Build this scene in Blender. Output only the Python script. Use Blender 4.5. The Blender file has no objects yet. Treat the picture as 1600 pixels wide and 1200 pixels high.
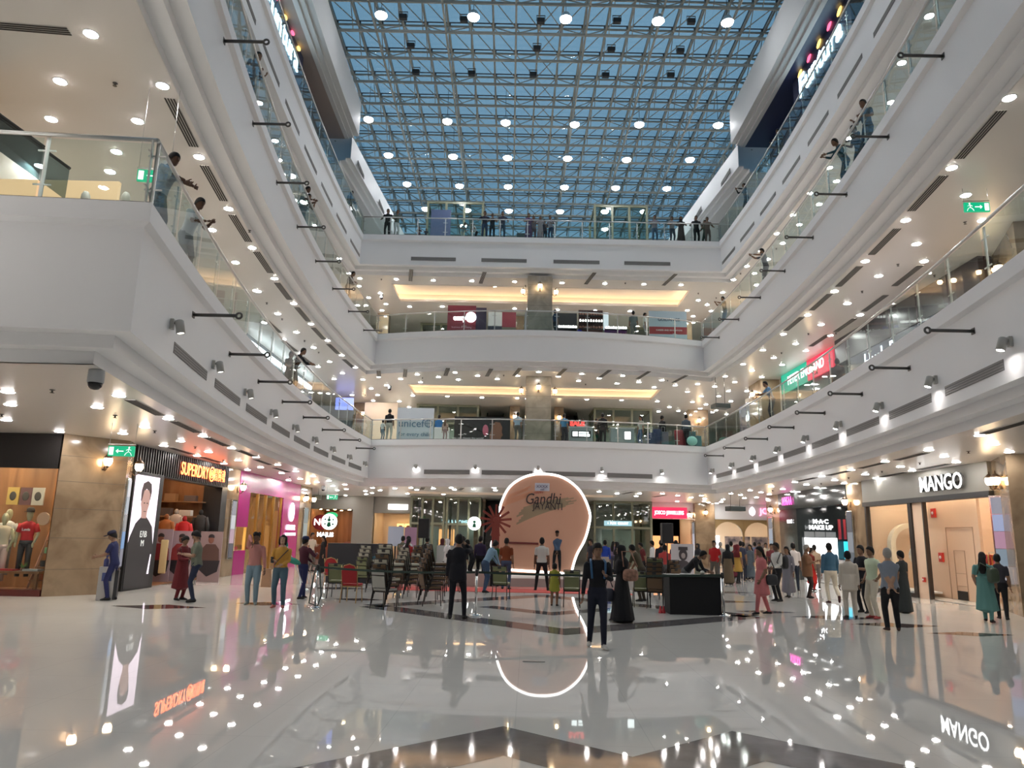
import bpy, bmesh, math, random
from mathutils import Vector, Matrix
random.seed(7)
SC = bpy.context.scene
COL = SC.collection
PI = math.pi
R = math.radians
# ------------------------------------------------------------------ camera, sky, exposure
FPX, EYE = 1150.0, 1.75
PITCH, ROLL = math.atan(238 / FPX), .021
_f = Vector((0, math.cos(PITCH), math.sin(PITCH)))
_u0 = Vector((0, -math.sin(PITCH), math.cos(PITCH)))
_r0 = Vector((1, 0, 0))
_r = math.cos(ROLL) * _r0 + math.sin(ROLL) * _u0
_u = -math.sin(ROLL) * _r0 + math.cos(ROLL) * _u0
EYEPOS = Vector((0, 0, EYE))
cam = bpy.data.cameras.new('camera')
cam.sensor_width = 36.0
cam.lens = FPX / 1600 * 36
cam.clip_start, cam.clip_end = .05, 400
camo = bpy.data.objects.new('camera', cam)
COL.objects.link(camo)
m = Matrix.Identity(4)
for i in range(3):
    m[i][0], m[i][1], m[i][2] = _r[i], _u[i], -_f[i]
m.translation = EYEPOS
camo.matrix_world = m
SC.camera = camo
vs = SC.view_settings
vs.view_transform = 'Standard'
vs.look = 'None'
vs.gamma = 1.0
vs.exposure = .55
vs.use_curve_mapping = False
SC.cycles.max_bounces = 7
SC.cycles.diffuse_bounces = 4
SC.cycles.glossy_bounces = 4
SC.cycles.transparent_max_bounces = 24
SC.cycles.caustics_reflective = False
SC.cycles.caustics_refractive = False
SC.cycles.sample_clamp_indirect = 6.0
w = bpy.data.worlds.new('dusk_sky')
SC.world = w
w.use_nodes = True
nt = w.node_tree
bg = nt.nodes['Background']
tc = nt.nodes.new('ShaderNodeTexCoord')
nz = nt.nodes.new('ShaderNodeTexNoise')
nz.inputs['Scale'].default_value = 3.0
nz.inputs['Detail'].default_value = 3.0
rp = nt.nodes.new('ShaderNodeValToRGB')
rp.color_ramp.elements[0].color = (.046, .100, .150, 1)
rp.color_ramp.elements[1].color = (.085, .150, .205, 1)
rp.color_ramp.elements[0].position = .3
rp.color_ramp.elements[1].position = .75
nt.links.new(tc.outputs['Generated'], nz.inputs['Vector'])
nt.links.new(nz.outputs['Fac'], rp.inputs['Fac'])
nt.links.new(rp.outputs['Color'], bg.inputs['Color'])
bg.inputs['Strength'].default_value = 1.65


def pray(px, py):
    return _f + _r * ((px - 800) / FPX) + _u * ((600 - py) / FPX)


def atz(px, py, z):          # where the sight line of a photo pixel meets a level
    d = pray(px, py)
    return EYEPOS + d * ((z - EYE) / d.z)


def aty(px, py, Y):          # ... or a cross wall
    d = pray(px, py)
    return EYEPOS + d * (Y / d.y)


def atx(px, py, X):          # ... or a side wall
    d = pray(px, py)
    return EYEPOS + d * (X / d.x)


# ------------------------------------------------------------------ materials
MATS = {}


def mat(name, col=(.8, .8, .8), rough=.5, metal=0., emit=None, es=0., spec=.5, alpha=None):
    if name in MATS:
        return MATS[name]
    mm = bpy.data.materials.new(name)
    mm.use_nodes = True
    b = mm.node_tree.nodes['Principled BSDF']
    b.inputs['Base Color'].default_value = (*col, 1)
    b.inputs['Roughness'].default_value = rough
    b.inputs['Metallic'].default_value = metal
    b.inputs['Specular IOR Level'].default_value = spec
    if emit is not None:
        b.inputs['Emission Color'].default_value = (*emit, 1)
        b.inputs['Emission Strength'].default_value = es
    MATS[name] = mm
    return mm


def nodes(mm):
    return mm.node_tree.nodes, mm.node_tree.links, mm.node_tree.nodes['Principled BSDF']


def mat_noise(name, c1, c2, scale=2., rough=.4, detail=6., dist=0., spec=.5, lo=.35, hi=.65, stretch=(1, 1, 1)):
    if name in MATS:
        return MATS[name]
    mm = mat(name, c1, rough, spec=spec)
    n, l, b = nodes(mm)
    t = n.new('ShaderNodeTexCoord')
    mp = n.new('ShaderNodeMapping')
    mp.inputs['Scale'].default_value = stretch
    z = n.new('ShaderNodeTexNoise')
    z.inputs['Scale'].default_value = scale
    z.inputs['Detail'].default_value = detail
    z.inputs['Distortion'].default_value = dist
    r = n.new('ShaderNodeValToRGB')
    r.color_ramp.elements[0].color = (*c1, 1)
    r.color_ramp.elements[1].color = (*c2, 1)
    r.color_ramp.elements[0].position = lo
    r.color_ramp.elements[1].position = hi
    l.new(t.outputs['Object'], mp.inputs['Vector'])
    l.new(mp.outputs['Vector'], z.inputs['Vector'])
    l.new(z.outputs['Fac'], r.inputs['Fac'])
    l.new(r.outputs['Color'], b.inputs['Base Color'])
    return mm


def mat_glass(name, tint=(.86, .95, .93), refl=.06, rough=.02):
    if name in MATS:
        return MATS[name]
    mm = bpy.data.materials.new(name)
    mm.use_nodes = True
    n, l = mm.node_tree.nodes, mm.node_tree.links
    n.clear()
    o = n.new('ShaderNodeOutputMaterial')
    tr = n.new('ShaderNodeBsdfTransparent')
    tr.inputs['Color'].default_value = (*tint, 1)
    g = n.new('ShaderNodeBsdfGlossy')
    g.inputs['Roughness'].default_value = rough
    fr = n.new('ShaderNodeLayerWeight')
    fr.inputs['Blend'].default_value = .5
    pw = n.new('ShaderNodeMath')
    pw.operation = 'POWER'
    pw.inputs[1].default_value = 4.
    l.new(fr.outputs['Facing'], pw.inputs[0])
    ad = n.new('ShaderNodeMath')
    ad.operation = 'ADD'
    ad.use_clamp = True
    ad.inputs[1].default_value = refl
    mx = n.new('ShaderNodeMixShader')
    l.new(pw.outputs['Value'], ad.inputs[0])
    l.new(ad.outputs['Value'], mx.inputs['Fac'])
    l.new(tr.outputs['BSDF'], mx.inputs[1])
    l.new(g.outputs['BSDF'], mx.inputs[2])
    l.new(mx.outputs['Shader'], o.inputs['Surface'])
    MATS[name] = mm
    return mm


def glow(name, col, s):
    return mat(name, tuple(.12 * c for c in col), .5, emit=col, es=s)


WHITE = mat('white_paint', (.83, .83, .84), .55)
CEIL = mat('ceiling_paint', (.68, .65, .615), .3, spec=.4)
STEEL = mat('brushed_steel', (.55, .55, .54), .3, 1.)
CHROME = mat('polished_steel', (.75, .75, .74), .12, 1.)
DARKMETAL = mat('dark_metal', (.10, .095, .09), .4, .6)
BLACK = mat('black', (.012, .012, .013), .45)
RUBBER = mat('black_rubber', (.02, .02, .02), .7)
GREYVENT = mat('vent_grey', (.17, .165, .165), .6)
GLASS = mat_glass('railing_glass', (.80, .91, .89), .05)
CLEAR = mat_glass('shop_glass', (.90, .95, .94), .045)
DGLASS = mat_glass('dark_glass', (.25, .33, .36), .10)
SKYGLASS = mat_glass('roof_glass', (.88, .94, .97), .015)
LAMP = glow('downlight_glow', (1, .955, .915), 118.)
HIGHBAY = glow('highbay_glow', (.97, .98, 1), 46.)
COVE = glow('cove_glow', (1, .66, .36), 10.)
BRASSGLOW = glow('lantern_glow', (1, .72, .42), 26.)
BRONZE = mat('bronze', (.11, .07, .045), .4, .8)
MARBLE = mat_noise('brown_marble', (.17, .115, .07), (.33, .245, .16), 1.1, .12, 8., .9, lo=.3, hi=.72)
MARBLEG = mat_noise('grey_brown_marble', (.20, .175, .135), (.36, .32, .26), 1.3, .2, 8., .9, lo=.3, hi=.7)
GREYWALL = mat('warm_grey_wall', (.34, .32, .29), .5)
CREAM = mat('cream_wall', (.78, .62, .46), .5)
WOOD = mat_noise('brown_wood', (.17, .075, .03), (.30, .15, .07), 2., .45, 5., 1., stretch=(1, 1, .15))
DWOOD = mat('dark_wood', (.035, .02, .014), .4)
REDCLOTH = mat('red_cloth', (.45, .02, .02), .8)
SKIN_A = mat('skin_brown', (.30, .155, .085), .6)


# ------------------------------------------------------------------ mesh helpers
class MB:
    """collects shapes; build() links them as one mesh object"""

    def __init__(s):
        s.v, s.f, s.m, s.sm = [], [], [], []
        s.mi = 0
        s.smooth = False

    def face(s, ids):
        s.f.append(ids)
        s.m.append(s.mi)
        s.sm.append(s.smooth)

    def add(s, vs_, fs_):
        o = len(s.v)
        s.v += [tuple(v) for v in vs_]
        for f in fs_:
            s.face([o + i for i in f])
        return s

    def quad(s, a, b, c, d):
        return s.add([a, b, c, d], [(0, 1, 2, 3)])

    def poly(s, pts):
        return s.add(pts, [tuple(range(len(pts)))])

    def box(s, x0, x1, y0, y1, z0, z1, M=None, bev=0.):
        if bev > 0:
            return s.bevbox(x0, x1, y0, y1, z0, z1, bev, M)
        vs_ = [(x, y, z) for z in (z0, z1) for (x, y) in ((x0, y0), (x1, y0), (x1, y1), (x0, y1))]
        if M:
            vs_ = [M @ Vector(v) for v in vs_]
        return s.add(vs_, [(3, 2, 1, 0), (4, 5, 6, 7), (0, 1, 5, 4), (1, 2, 6, 5), (2, 3, 7, 6), (3, 0, 4, 7)])

    def bevbox(s, x0, x1, y0, y1, z0, z1, b, M=None):
        bm = bmesh.new()
        bmesh.ops.create_cube(bm, size=1)
        for v in bm.verts:
            v.co = Vector(((x0 + x1) / 2 + v.co.x * (x1 - x0), (y0 + y1) / 2 + v.co.y * (y1 - y0), (z0 + z1) / 2 + v.co.z * (z1 - z0)))
        bmesh.ops.bevel(bm, geom=bm.edges[:], offset=b, segments=2, affect='EDGES', profile=.7)
        vs_ = [M @ v.co if M else v.co.copy() for v in bm.verts]
        bm.verts.index_update()
        fs_ = [[v.index for v in f.verts] for f in bm.faces]
        bm.free()
        return s.add(vs_, fs_)

    def bar(s, a, b, w, h=None, up=(0, 0, 1)):
        """box section bar from a to b"""
        a, b = Vector(a), Vector(b)
        h = h or w
        d = (b - a).normalized()
        upv = Vector(up)
        if abs(d.dot(upv)) > .98:
            upv = Vector((0, 1, 0))
        x = d.cross(upv).normalized()
        z = x.cross(d)
        vs_ = []
        for p in (a, b):
            for sx, sz in ((-1, -1), (1, -1), (1, 1), (-1, 1)):
                vs_.append(p + x * (sx * w / 2) + z * (sz * h / 2))
        return s.add(vs_, [(3, 2, 1, 0), (4, 5, 6, 7), (0, 1, 5, 4), (1, 2, 6, 5), (2, 3, 7, 6), (3, 0, 4, 7)])

    def tube(s, pts, r, n=8, cap=True, r2=None):
        pts = [Vector(p) for p in pts]
        sm, s.smooth = s.smooth, True
        o = len(s.v)
        k = len(pts)
        px = None
        for i, p in enumerate(pts):
            d = (pts[min(i + 1, k - 1)] - pts[max(i - 1, 0)]).normalized()
            if px is None:
                up = Vector((0, 0, 1)) if abs(d.z) < .9 else Vector((1, 0, 0))
                px = d.cross(up).normalized()
            else:
                px = (px - d * px.dot(d)).normalized()
            py = d.cross(px)
            rr = r[i] if isinstance(r, (list, tuple)) else (r if r2 is None else r + (r2 - r) * i / (k - 1))
            for j in range(n):
                t = 2 * PI * j / n
                s.v.append(tuple(p + px * (rr * math.cos(t)) + py * (rr * math.sin(t))))
        for i in range(k - 1):
            for j in range(n):
                a, b = o + i * n + j, o + i * n + (j + 1) % n
                s.face([a, b, b + n, a + n])
        if cap:
            s.smooth = False
            s.face([o + j for j in reversed(range(n))])
            s.face([o + (k - 1) * n + j for j in range(n)])
        s.smooth = sm
        return s

    def lathe(s, prof, n=16, M=None, smooth=True):
        """prof: (radius, z) list"""
        sm, s.smooth = s.smooth, smooth
        o = len(s.v)
        for (r_, z) in prof:
            for j in range(n):
                t = 2 * PI * j / n
                v = Vector((r_ * math.cos(t), r_ * math.sin(t), z))
                s.v.append(tuple(M @ v if M else v))
        for i in range(len(prof) - 1):
            for j in range(n):
                a, b = o + i * n + j, o + i * n + (j + 1) % n
                s.face([a, b, b + n, a + n])
        s.smooth = False
        s.face([o + j for j in reversed(range(n))])
        s.face([o + (len(prof) - 1) * n + j for j in range(n)])
        s.smooth = sm
        return s

    def ball(s, c, rx, ry=None, rz=None, n=10, k=7, M=None):
        ry, rz = ry or rx, rz or rx
        c = Vector(c)
        prof = [(max(math.sin(PI * i / k), .02), -math.cos(PI * i / k)) for i in range(k + 1)]
        MM = Matrix.Translation(c) @ (M or Matrix.Identity(4)) @ Matrix.Diagonal((rx, ry, rz, 1))
        return s.lathe(prof, n, MM)

    def prism(s, pts, d, M=None):
        """flat outline pts (2D, in the xz plane, y=0) extruded to y=d"""
        n = len(pts)
        vs_ = [Vector((x, 0, z)) for x, z in pts] + [Vector((x, d, z)) for x, z in pts]
        if M:
            vs_ = [M @ v for v in vs_]
        return s.add(vs_, [tuple(range(n)), tuple(reversed(range(n, 2 * n)))] +
                     [(i, i + n, (i + 1) % n + n, (i + 1) % n) for i in range(n)])

    def build(s, name, mats, parent=None, loc=None):
        me = bpy.data.meshes.new(name)
        me.from_pydata(s.v, [], s.f)
        if not isinstance(mats, (list, tuple)):
            mats = [mats]
        for q in mats:
            me.materials.append(q)
        me.polygons.foreach_set('material_index', s.m)
        me.polygons.foreach_set('use_smooth', s.sm)
        me.update()
        o = bpy.data.objects.new(name, me)
        COL.objects.link(o)
        if parent:
            o.parent = parent
        if loc:
            o.location = loc
        return o


def tag(o, label, cat, group=None, kind=None):
    o['label'] = label
    o['category'] = cat
    if group:
        o['group'] = group
    if kind:
        o['kind'] = kind
    return o


def thing(name, label, cat, loc=(0, 0, 0), rz=0., group=None):
    o = bpy.data.objects.new(name, None)
    o.empty_display_size = .1
    COL.objects.link(o)
    o.location = loc
    o.rotation_euler = (0, 0, rz)
    return tag(o, label, cat, group)


def struct(o, label=None):
    o['kind'] = 'structure'
    if label:
        o['label'] = label
    return o


def dup(root, loc, rz=0., label=None, group=None, scale=None):
    def cp(o, par):
        c = o.copy()
        COL.objects.link(c)
        if par:
            c.parent = par
        for ch in KIDS.get(o.name, ()):
            cp(ch, c)
        return c
    if root.name not in KIDS:
        index_kids(root)
    c = cp(root, None)
    c.location = loc
    c.rotation_euler = (0, 0, rz)
    if scale:
        c.scale = scale
    if label:
        c['label'] = label
    if group:
        c['group'] = group
    return c


KIDS = {}


def index_kids(root):
    def rec(o):
        KIDS[o.name] = list(o.children)
        for ch in KIDS[o.name]:
            rec(ch)
    rec(root)


def text_mesh(txt, size, depth, shear=0., font_scale_x=1., spacing=1., bold=0.):
    cu = bpy.data.curves.new('lettering', 'FONT')
    cu.body = txt
    cu.size = size
    cu.extrude = depth
    cu.shear = shear
    cu.space_character = spacing
    cu.offset = bold
    cu.align_x = 'CENTER'
    cu.align_y = 'CENTER'
    cu.resolution_u = 3
    o = bpy.data.objects.new('lettering', cu)
    COL.objects.link(o)
    dg = bpy.context.evaluated_depsgraph_get()
    me = bpy.data.meshes.new_from_object(o.evaluated_get(dg))
    bpy.data.objects.remove(o)
    bpy.data.curves.remove(cu)
    if font_scale_x != 1.:
        me.transform(Matrix.Diagonal((font_scale_x, 1, 1, 1)))
    return me


def letters(txt, size, material, parent, loc, rz, depth=.02, name='lettering', tilt=0., **k):
    """lettering standing upright; rz turns its face: 0 faces -y (towards the camera)"""
    me = text_mesh(txt, size, depth, **k)
    me.materials.clear()
    me.materials.append(material)
    o = bpy.data.objects.new(name, me)
    COL.objects.link(o)
    o.matrix_local = Matrix.Translation(loc) @ Matrix.Rotation(rz, 4, 'Z') @ Matrix.Rotation(PI / 2, 4, 'X') @ Matrix.Rotation(tilt, 4, 'Z')
    if parent:
        o.parent = parent
    return o
# ------------------------------------------------------------------ plan of the atrium
Z1, Z2, Z3 = 6.51, 12.18, 17.86          # gallery floor edges
C0, C1, C2, C3 = 4.17, 10.2, 15.78, 20.2  # ceilings
ZB = 22.0                                 # underside of the roof bulkhead


def XL(y):
    y = max(y, 9.)
    return -7.45 + .0047 * (y - 31) ** 2


def XR(y):
    y = max(y, 9.)
    return 10.2 - .0040 * (y - 33) ** 2


def XL3(y):
    y = max(y, 10.)
    return -8.4 + .003 * (y - 34) ** 2


def XR3(y):
    y = max(y, 10.)
    return 11.25 - .0033 * (y - 35) ** 2


def YB(x, mid):
    return mid + (x - 1.4) ** 2 * (38 - mid) / 75.


def path_for(level):
    """edge of a gallery: (left, back, right) point lists running left-front -> back -> right-front, void on the right-hand side"""
    if level == 3:
        left = [(XL3(y), y) for y in range(-8, 38, 1)]
        back = [(XL3(38), 38.), (XR3(38), 38.)]
        right = [(XR3(y), y) for y in range(37, -9, -1)]
        return left, back, right
    mid = 36.8 if level == 1 else 36.55
    ys = [10.21] + list(range(11, 38)) if level == 1 else list(range(-8, 38))
    left = [(XL(y), y) for y in ys]
    if level == 1:
        left = [(-20, 9.25)] + left
    xs = [XL(38) + (XR(38) - XL(38)) * i / 24 for i in range(25)]
    back = [(x, YB(x, mid)) for x in xs]
    right = [(XR(y), y) for y in range(37, -9, -1)]
    return left, back, right


def offset_path(pts, d):
    """shift a polyline by d to its left (away from the void), mitred"""
    out = []
    n = len(pts)
    for i, (x, y) in enumerate(pts):
        t1 = Vector((pts[i][0] - pts[i - 1][0], pts[i][1] - pts[i - 1][1])).normalized() if i else None
        t2 = Vector((pts[i + 1][0] - x, pts[i + 1][1] - y)).normalized() if i < n - 1 else None
        t1 = t1 or t2
        t2 = t2 or t1
        n1, n2 = Vector((-t1.y, t1.x)), Vector((-t2.y, t2.x))
        b = (n1 + n2).normalized()
        k = d / max(b.dot(n1), .3)
        out.append((x + b.x * k, y + b.y * k))
    return out


def sweep(full, i0, i1, prof, name, m_):
    mb = MB()
    cols = [offset_path(full, s_) for s_, _ in prof]
    for i in range(i0, i1):
        for j in range(len(prof) - 1):
            a, b = cols[j][i], cols[j][i + 1]
            c, d = cols[j + 1][i + 1], cols[j + 1][i]
            mb.quad((*a, prof[j][1]), (*b, prof[j][1]), (*c, prof[j + 1][1]), (*d, prof[j + 1][1]))
    return mb.build(name, m_)


def fascia_profile(zt, zf):
    return [(.0, zt), (.0, zt - .30), (.05, zt - .33), (.10, zt - .36), (.10, zf), (.42, zf + .02), (.42, zf - .18), (.78, zf - .16), (.78, zf - .37)]


PATHS = {}
ZF = {1: 4.54, 2: 10.56, 3: 16.15}
for lv, zt in ((1, Z1), (2, Z2), (3, Z3)):
    le, ba, ri = path_for(lv)
    full = le + ba + ri
    PATHS[lv] = (le, ba, ri, full)
    a, b = len(le), len(le) + len(ba) - 1
    pr = fascia_profile(zt, ZF[lv])
    nm = {1: 'lower', 2: 'middle', 3: 'upper'}[lv]
    struct(sweep(full, 0, a, pr, 'wall_left_' + nm, WHITE))
    struct(sweep(full, a, b, pr, 'wall_far_' + nm, WHITE))
    struct(sweep(full, b, len(full) - 1, pr, 'wall_right_' + nm, WHITE))


def rect_with_hole(mb, x0, x1, y0, y1, h, z, flip):
    """horizontal sheet with a rectangular hole h=(hx0,hx1,hy0,hy1)"""
    hx0, hx1, hy0, hy1 = h
    for (a, b, c, d) in ((x0, x1, y0, hy0), (x0, x1, hy1, y1), (x0, hx0, hy0, hy1), (hx1, x1, hy0, hy1)):
        q = [(a, c, z), (b, c, z), (b, d, z), (a, d, z)]
        mb.poly(q[::-1] if flip else q)


XOL, XOR, YFAR, YNEAR = -26., 27., 64., -16.
COVES = {1: (-6.0, 8.6, 41.5, 44.7), 2: (-7.0, 10.1, 40.2, 43.3), 0: (-6.0, 6.2, 42.5, 44.4)}


def plate(level, z, up, s_):
    """floor (up) or ceiling sheet around the void of one gallery"""
    le, ba, ri, full = PATHS[level]
    mb = MB()
    lo, bo, ro = le, ba, ri
    off = offset_path(full, s_)
    lo, bo, ro = off[:len(le)], off[len(le):len(le) + len(ba)], off[len(le) + len(ba):]
    lc = lo + [bo[0]]
    for p, q in zip(lc[:-1], lc[1:]):
        f_ = [(XOL, p[1], z), (*p, z), (*q, z), (XOL, q[1], z)]
        mb.poly(f_ if up else f_[::-1])
    rc = [bo[-1]] + ro
    for p, q in zip(rc[:-1], rc[1:]):
        f_ = [(*p, z), (XOR, p[1], z), (XOR, q[1], z), (*q, z)]
        mb.poly(f_[::-1] if up else f_)
    yb = 39.3
    mb.poly([(XOL, bo[0][1], z), (*bo[0], z), (bo[0][0], yb, z), (XOL, yb, z)][::1 if up else -1])
    mb.poly([(*bo[-1], z), (XOR, bo[-1][1], z), (XOR, yb, z), (bo[-1][0], yb, z)][::1 if up else -1])
    for p, q in zip(bo[:-1], bo[1:]):
        f_ = [(*p, z), (*q, z), (q[0], yb, z), (p[0], yb, z)]
        mb.poly(f_ if up else f_[::-1])
    k = {1: 0, 2: 1, 3: 2}[level]
    if up:
        mb.poly([(XOL, yb, z), (XOR, yb, z), (XOR, YFAR, z), (XOL, YFAR, z)])
    else:
        rect_with_hole(mb, XOL, XOR, yb, YFAR, COVES[k], z, True)
    return mb


FLOORSTONE = mat('gallery_floor', (.62, .60, .56), .2)
for lv, z in ((1, Z1), (2, Z2), (3, Z3)):
    struct(plate(lv, z - .01, True, .02).build('floor_' + {1: 'first', 2: 'second', 3: 'third'}[lv], FLOORSTONE))
for lv, z in ((1, C0), (2, C1), (3, C2)):
    struct(plate(lv, z, False, .77).build('ceiling_' + {1: 'ground', 2: 'first', 3: 'second'}[lv], CEIL))
    k = lv - 1
    x0, x1, y0, y1 = COVES[k]
    mb = MB()
    h = .55 if k else .3
    mb.mi = 0
    g = .35
    mb.quad((x0 - g, y0 - g, z + h), (x0 - g, y1 + g, z + h), (x1 + g, y1 + g, z + h), (x1 + g, y0 - g, z + h))
    for (a, b) in (((x0 - g, y0 - g), (x1 + g, y0 - g)), ((x1 + g, y0 - g), (x1 + g, y1 + g)), ((x1 + g, y1 + g), (x0 - g, y1 + g)), ((x0 - g, y1 + g), (x0 - g, y0 - g))):
        mb.quad((*a, z + .02), (*b, z + .02), (*b, z + h), (*a, z + h))
    # upturned lip that hides the strip lights
    for (a, b) in (((x0, y0), (x1, y0)), ((x1, y0), (x1, y1)), ((x1, y1), (x0, y1)), ((x0, y1), (x0, y0))):
        mb.bar((*a, z + .05), (*b, z + .05), .05, .16)
    o = struct(mb.build('ceiling_recess_' + {0: 'ground', 1: 'first', 2: 'second'}[k], CEIL))
    st = MB()
    e = .2
    for (a, b) in (((x0 - e, y0 - e), (x1 + e, y0 - e)), ((x1 + e, y0 - e), (x1 + e, y1 + e)), ((x1 + e, y1 + e), (x0 - e, y1 + e)), ((x0 - e, y1 + e), (x0 - e, y0 - e))):
        st.bar((*a, z + .05), (*b, z + .05), .06, .05)
    st.build('light_strip', COVE, o)

# ------------------------------------------------------------------ ground floor with dark stone bands
TILE = mat('polished_tile', (.70, .68, .635), .018, spec=.2)
n, l, b = nodes(TILE)
t = n.new('ShaderNodeTexCoord')
mp = n.new('ShaderNodeMapping')
mp.inputs['Rotation'].default_value = (0, 0, R(1.5))
mp.inputs['Location'].default_value = (.1, .35, 0)
br = n.new('ShaderNodeTexBrick')
br.offset = 0.
br.inputs['Color1'].default_value = (.71, .685, .64, 1)
br.inputs['Color2'].default_value = (.69, .665, .62, 1)
br.inputs['Mortar'].default_value = (.60, .58, .545, 1)
br.inputs['Scale'].default_value = 1.
br.inputs['Mortar Size'].default_value = .004
br.inputs['Brick Width'].default_value = 1.2
br.inputs['Row Height'].default_value = 1.2
zz = n.new('ShaderNodeTexNoise')
zz.inputs['Scale'].default_value = .35
mxx = n.new('ShaderNodeMixRGB')
mxx.blend_type = 'MULTIPLY'
mxx.inputs['Fac'].default_value = .12
l.new(t.outputs['Object'], mp.inputs['Vector'])
l.new(mp.outputs['Vector'], br.inputs['Vector'])
l.new(t.outputs['Object'], zz.inputs['Vector'])
l.new(br.outputs['Color'], mxx.inputs['Color1'])
l.new(zz.outputs['Fac'], mxx.inputs['Color2'])
l.new(mxx.outputs['Color'], b.inputs['Base Color'])
BAND = mat_noise('dark_stone_band', (.125, .112, .112), (.17, .155, .152), 3., .05, 4., spec=.25)
BROWNST = mat('brown_stone', (.095, .06, .052), .06, spec=.3)
fl = MB()
fl.poly([(XOL, YNEAR, 0), (XOR, YNEAR, 0), (XOR, YFAR, 0), (XOL, YFAR, 0)])


def band(pts, w_, z=.002, mi=1):
    fl.mi = mi
    a = offset_path(pts, -w_ / 2)
    b_ = offset_path(pts, w_ / 2)
    for i in range(len(pts) - 1):
        fl.poly([(*a[i], z), (*a[i + 1], z), (*b_[i + 1], z), (*b_[i], z)])


# zigzag star in front, large lozenge further on, loose lozenges down both sides
CX = 1.05
band([(CX - 6.5, 2.2), (CX - 1.06, 6.95), (CX, 6.05), (CX + 1.08, 6.95), (CX + 6.5, 2.2)], .72)
band([(CX - 4.4, 18.9), (CX + .05, 14.6), (CX + 4.8, 18.3)], .75)
band([(CX - 1.6, 19.4), (CX, 17.9), (CX + 1.7, 19.5)], .55)
band([(CX - 4.4, 18.9), (CX + .0, 23.2), (CX + 4.8, 18.3)], .75)
for (x, y, r1, r2, q) in ((-8.0, 17.6, 1.1, .55, 2), (-5.9, 18.9, .8, .5, 2), (-4.0, 20.6, .7, .4, 2), (8.6, 17.0, 1.0, .5, 2), (7.9, 18.4, 1.1, .5, 1), (9.4, 15.6, .9, .35, 2), (6.6, 19.5, .8, .4, 1), (6.2, 22.5, 1.2, .5, 1), (7.5, 26.5, 1.3, .5, 1), (-5.5, 24.5, 1.2, .5, 1)):
    fl.mi = q
    fl.poly([(x - r1, y, .002), (x, y - r2, .002), (x + r1, y, .002), (x, y + r2, .002)])
struct(fl.build('floor', [TILE, BAND, BROWNST]))

# ------------------------------------------------------------------ outer walls, and an added one that closes the hall
ow = MB()
ow.quad((XOL, YNEAR, 0), (XOL, YFAR, 0), (XOL, YFAR, 24), (XOL, YNEAR, 24))
struct(ow.build('wall_left', WHITE))
ow = MB()
ow.quad((XOR, YFAR, 0), (XOR, YNEAR, 0), (XOR, YNEAR, 24), (XOR, YFAR, 24))
struct(ow.build('wall_right', WHITE))
ow = MB()
ow.quad((XOR, YNEAR, 0), (XOL, YNEAR, 0), (XOL, YNEAR, 24), (XOR, YNEAR, 24))  # added unseen wall where the hall goes on; keeps sky light out
struct(ow.build('wall_sky_block', WHITE))
ow = MB()
ow.quad((XOL, YFAR, 0), (XOR, YFAR, 0), (XOR, YFAR, 17.8), (XOL, YFAR, 17.8))
struct(ow.build('wall_far', GREYWALL))
# ------------------------------------------------------------------ upper bulkheads along the skylight
GREYBLUE = mat('bulkhead_paint', (.62, .62, .62), .6)
NAVY = mat('navy_panel', (.020, .026, .075), .35)
SOFFIT = mat('brown_soffit', (.30, .24, .215), .5)


def xB(side, y):
    return (-8.25 + .002 * (y - 34) ** 2) if side < 0 else (11.15 - .002 * (y - 35) ** 2)


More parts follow.
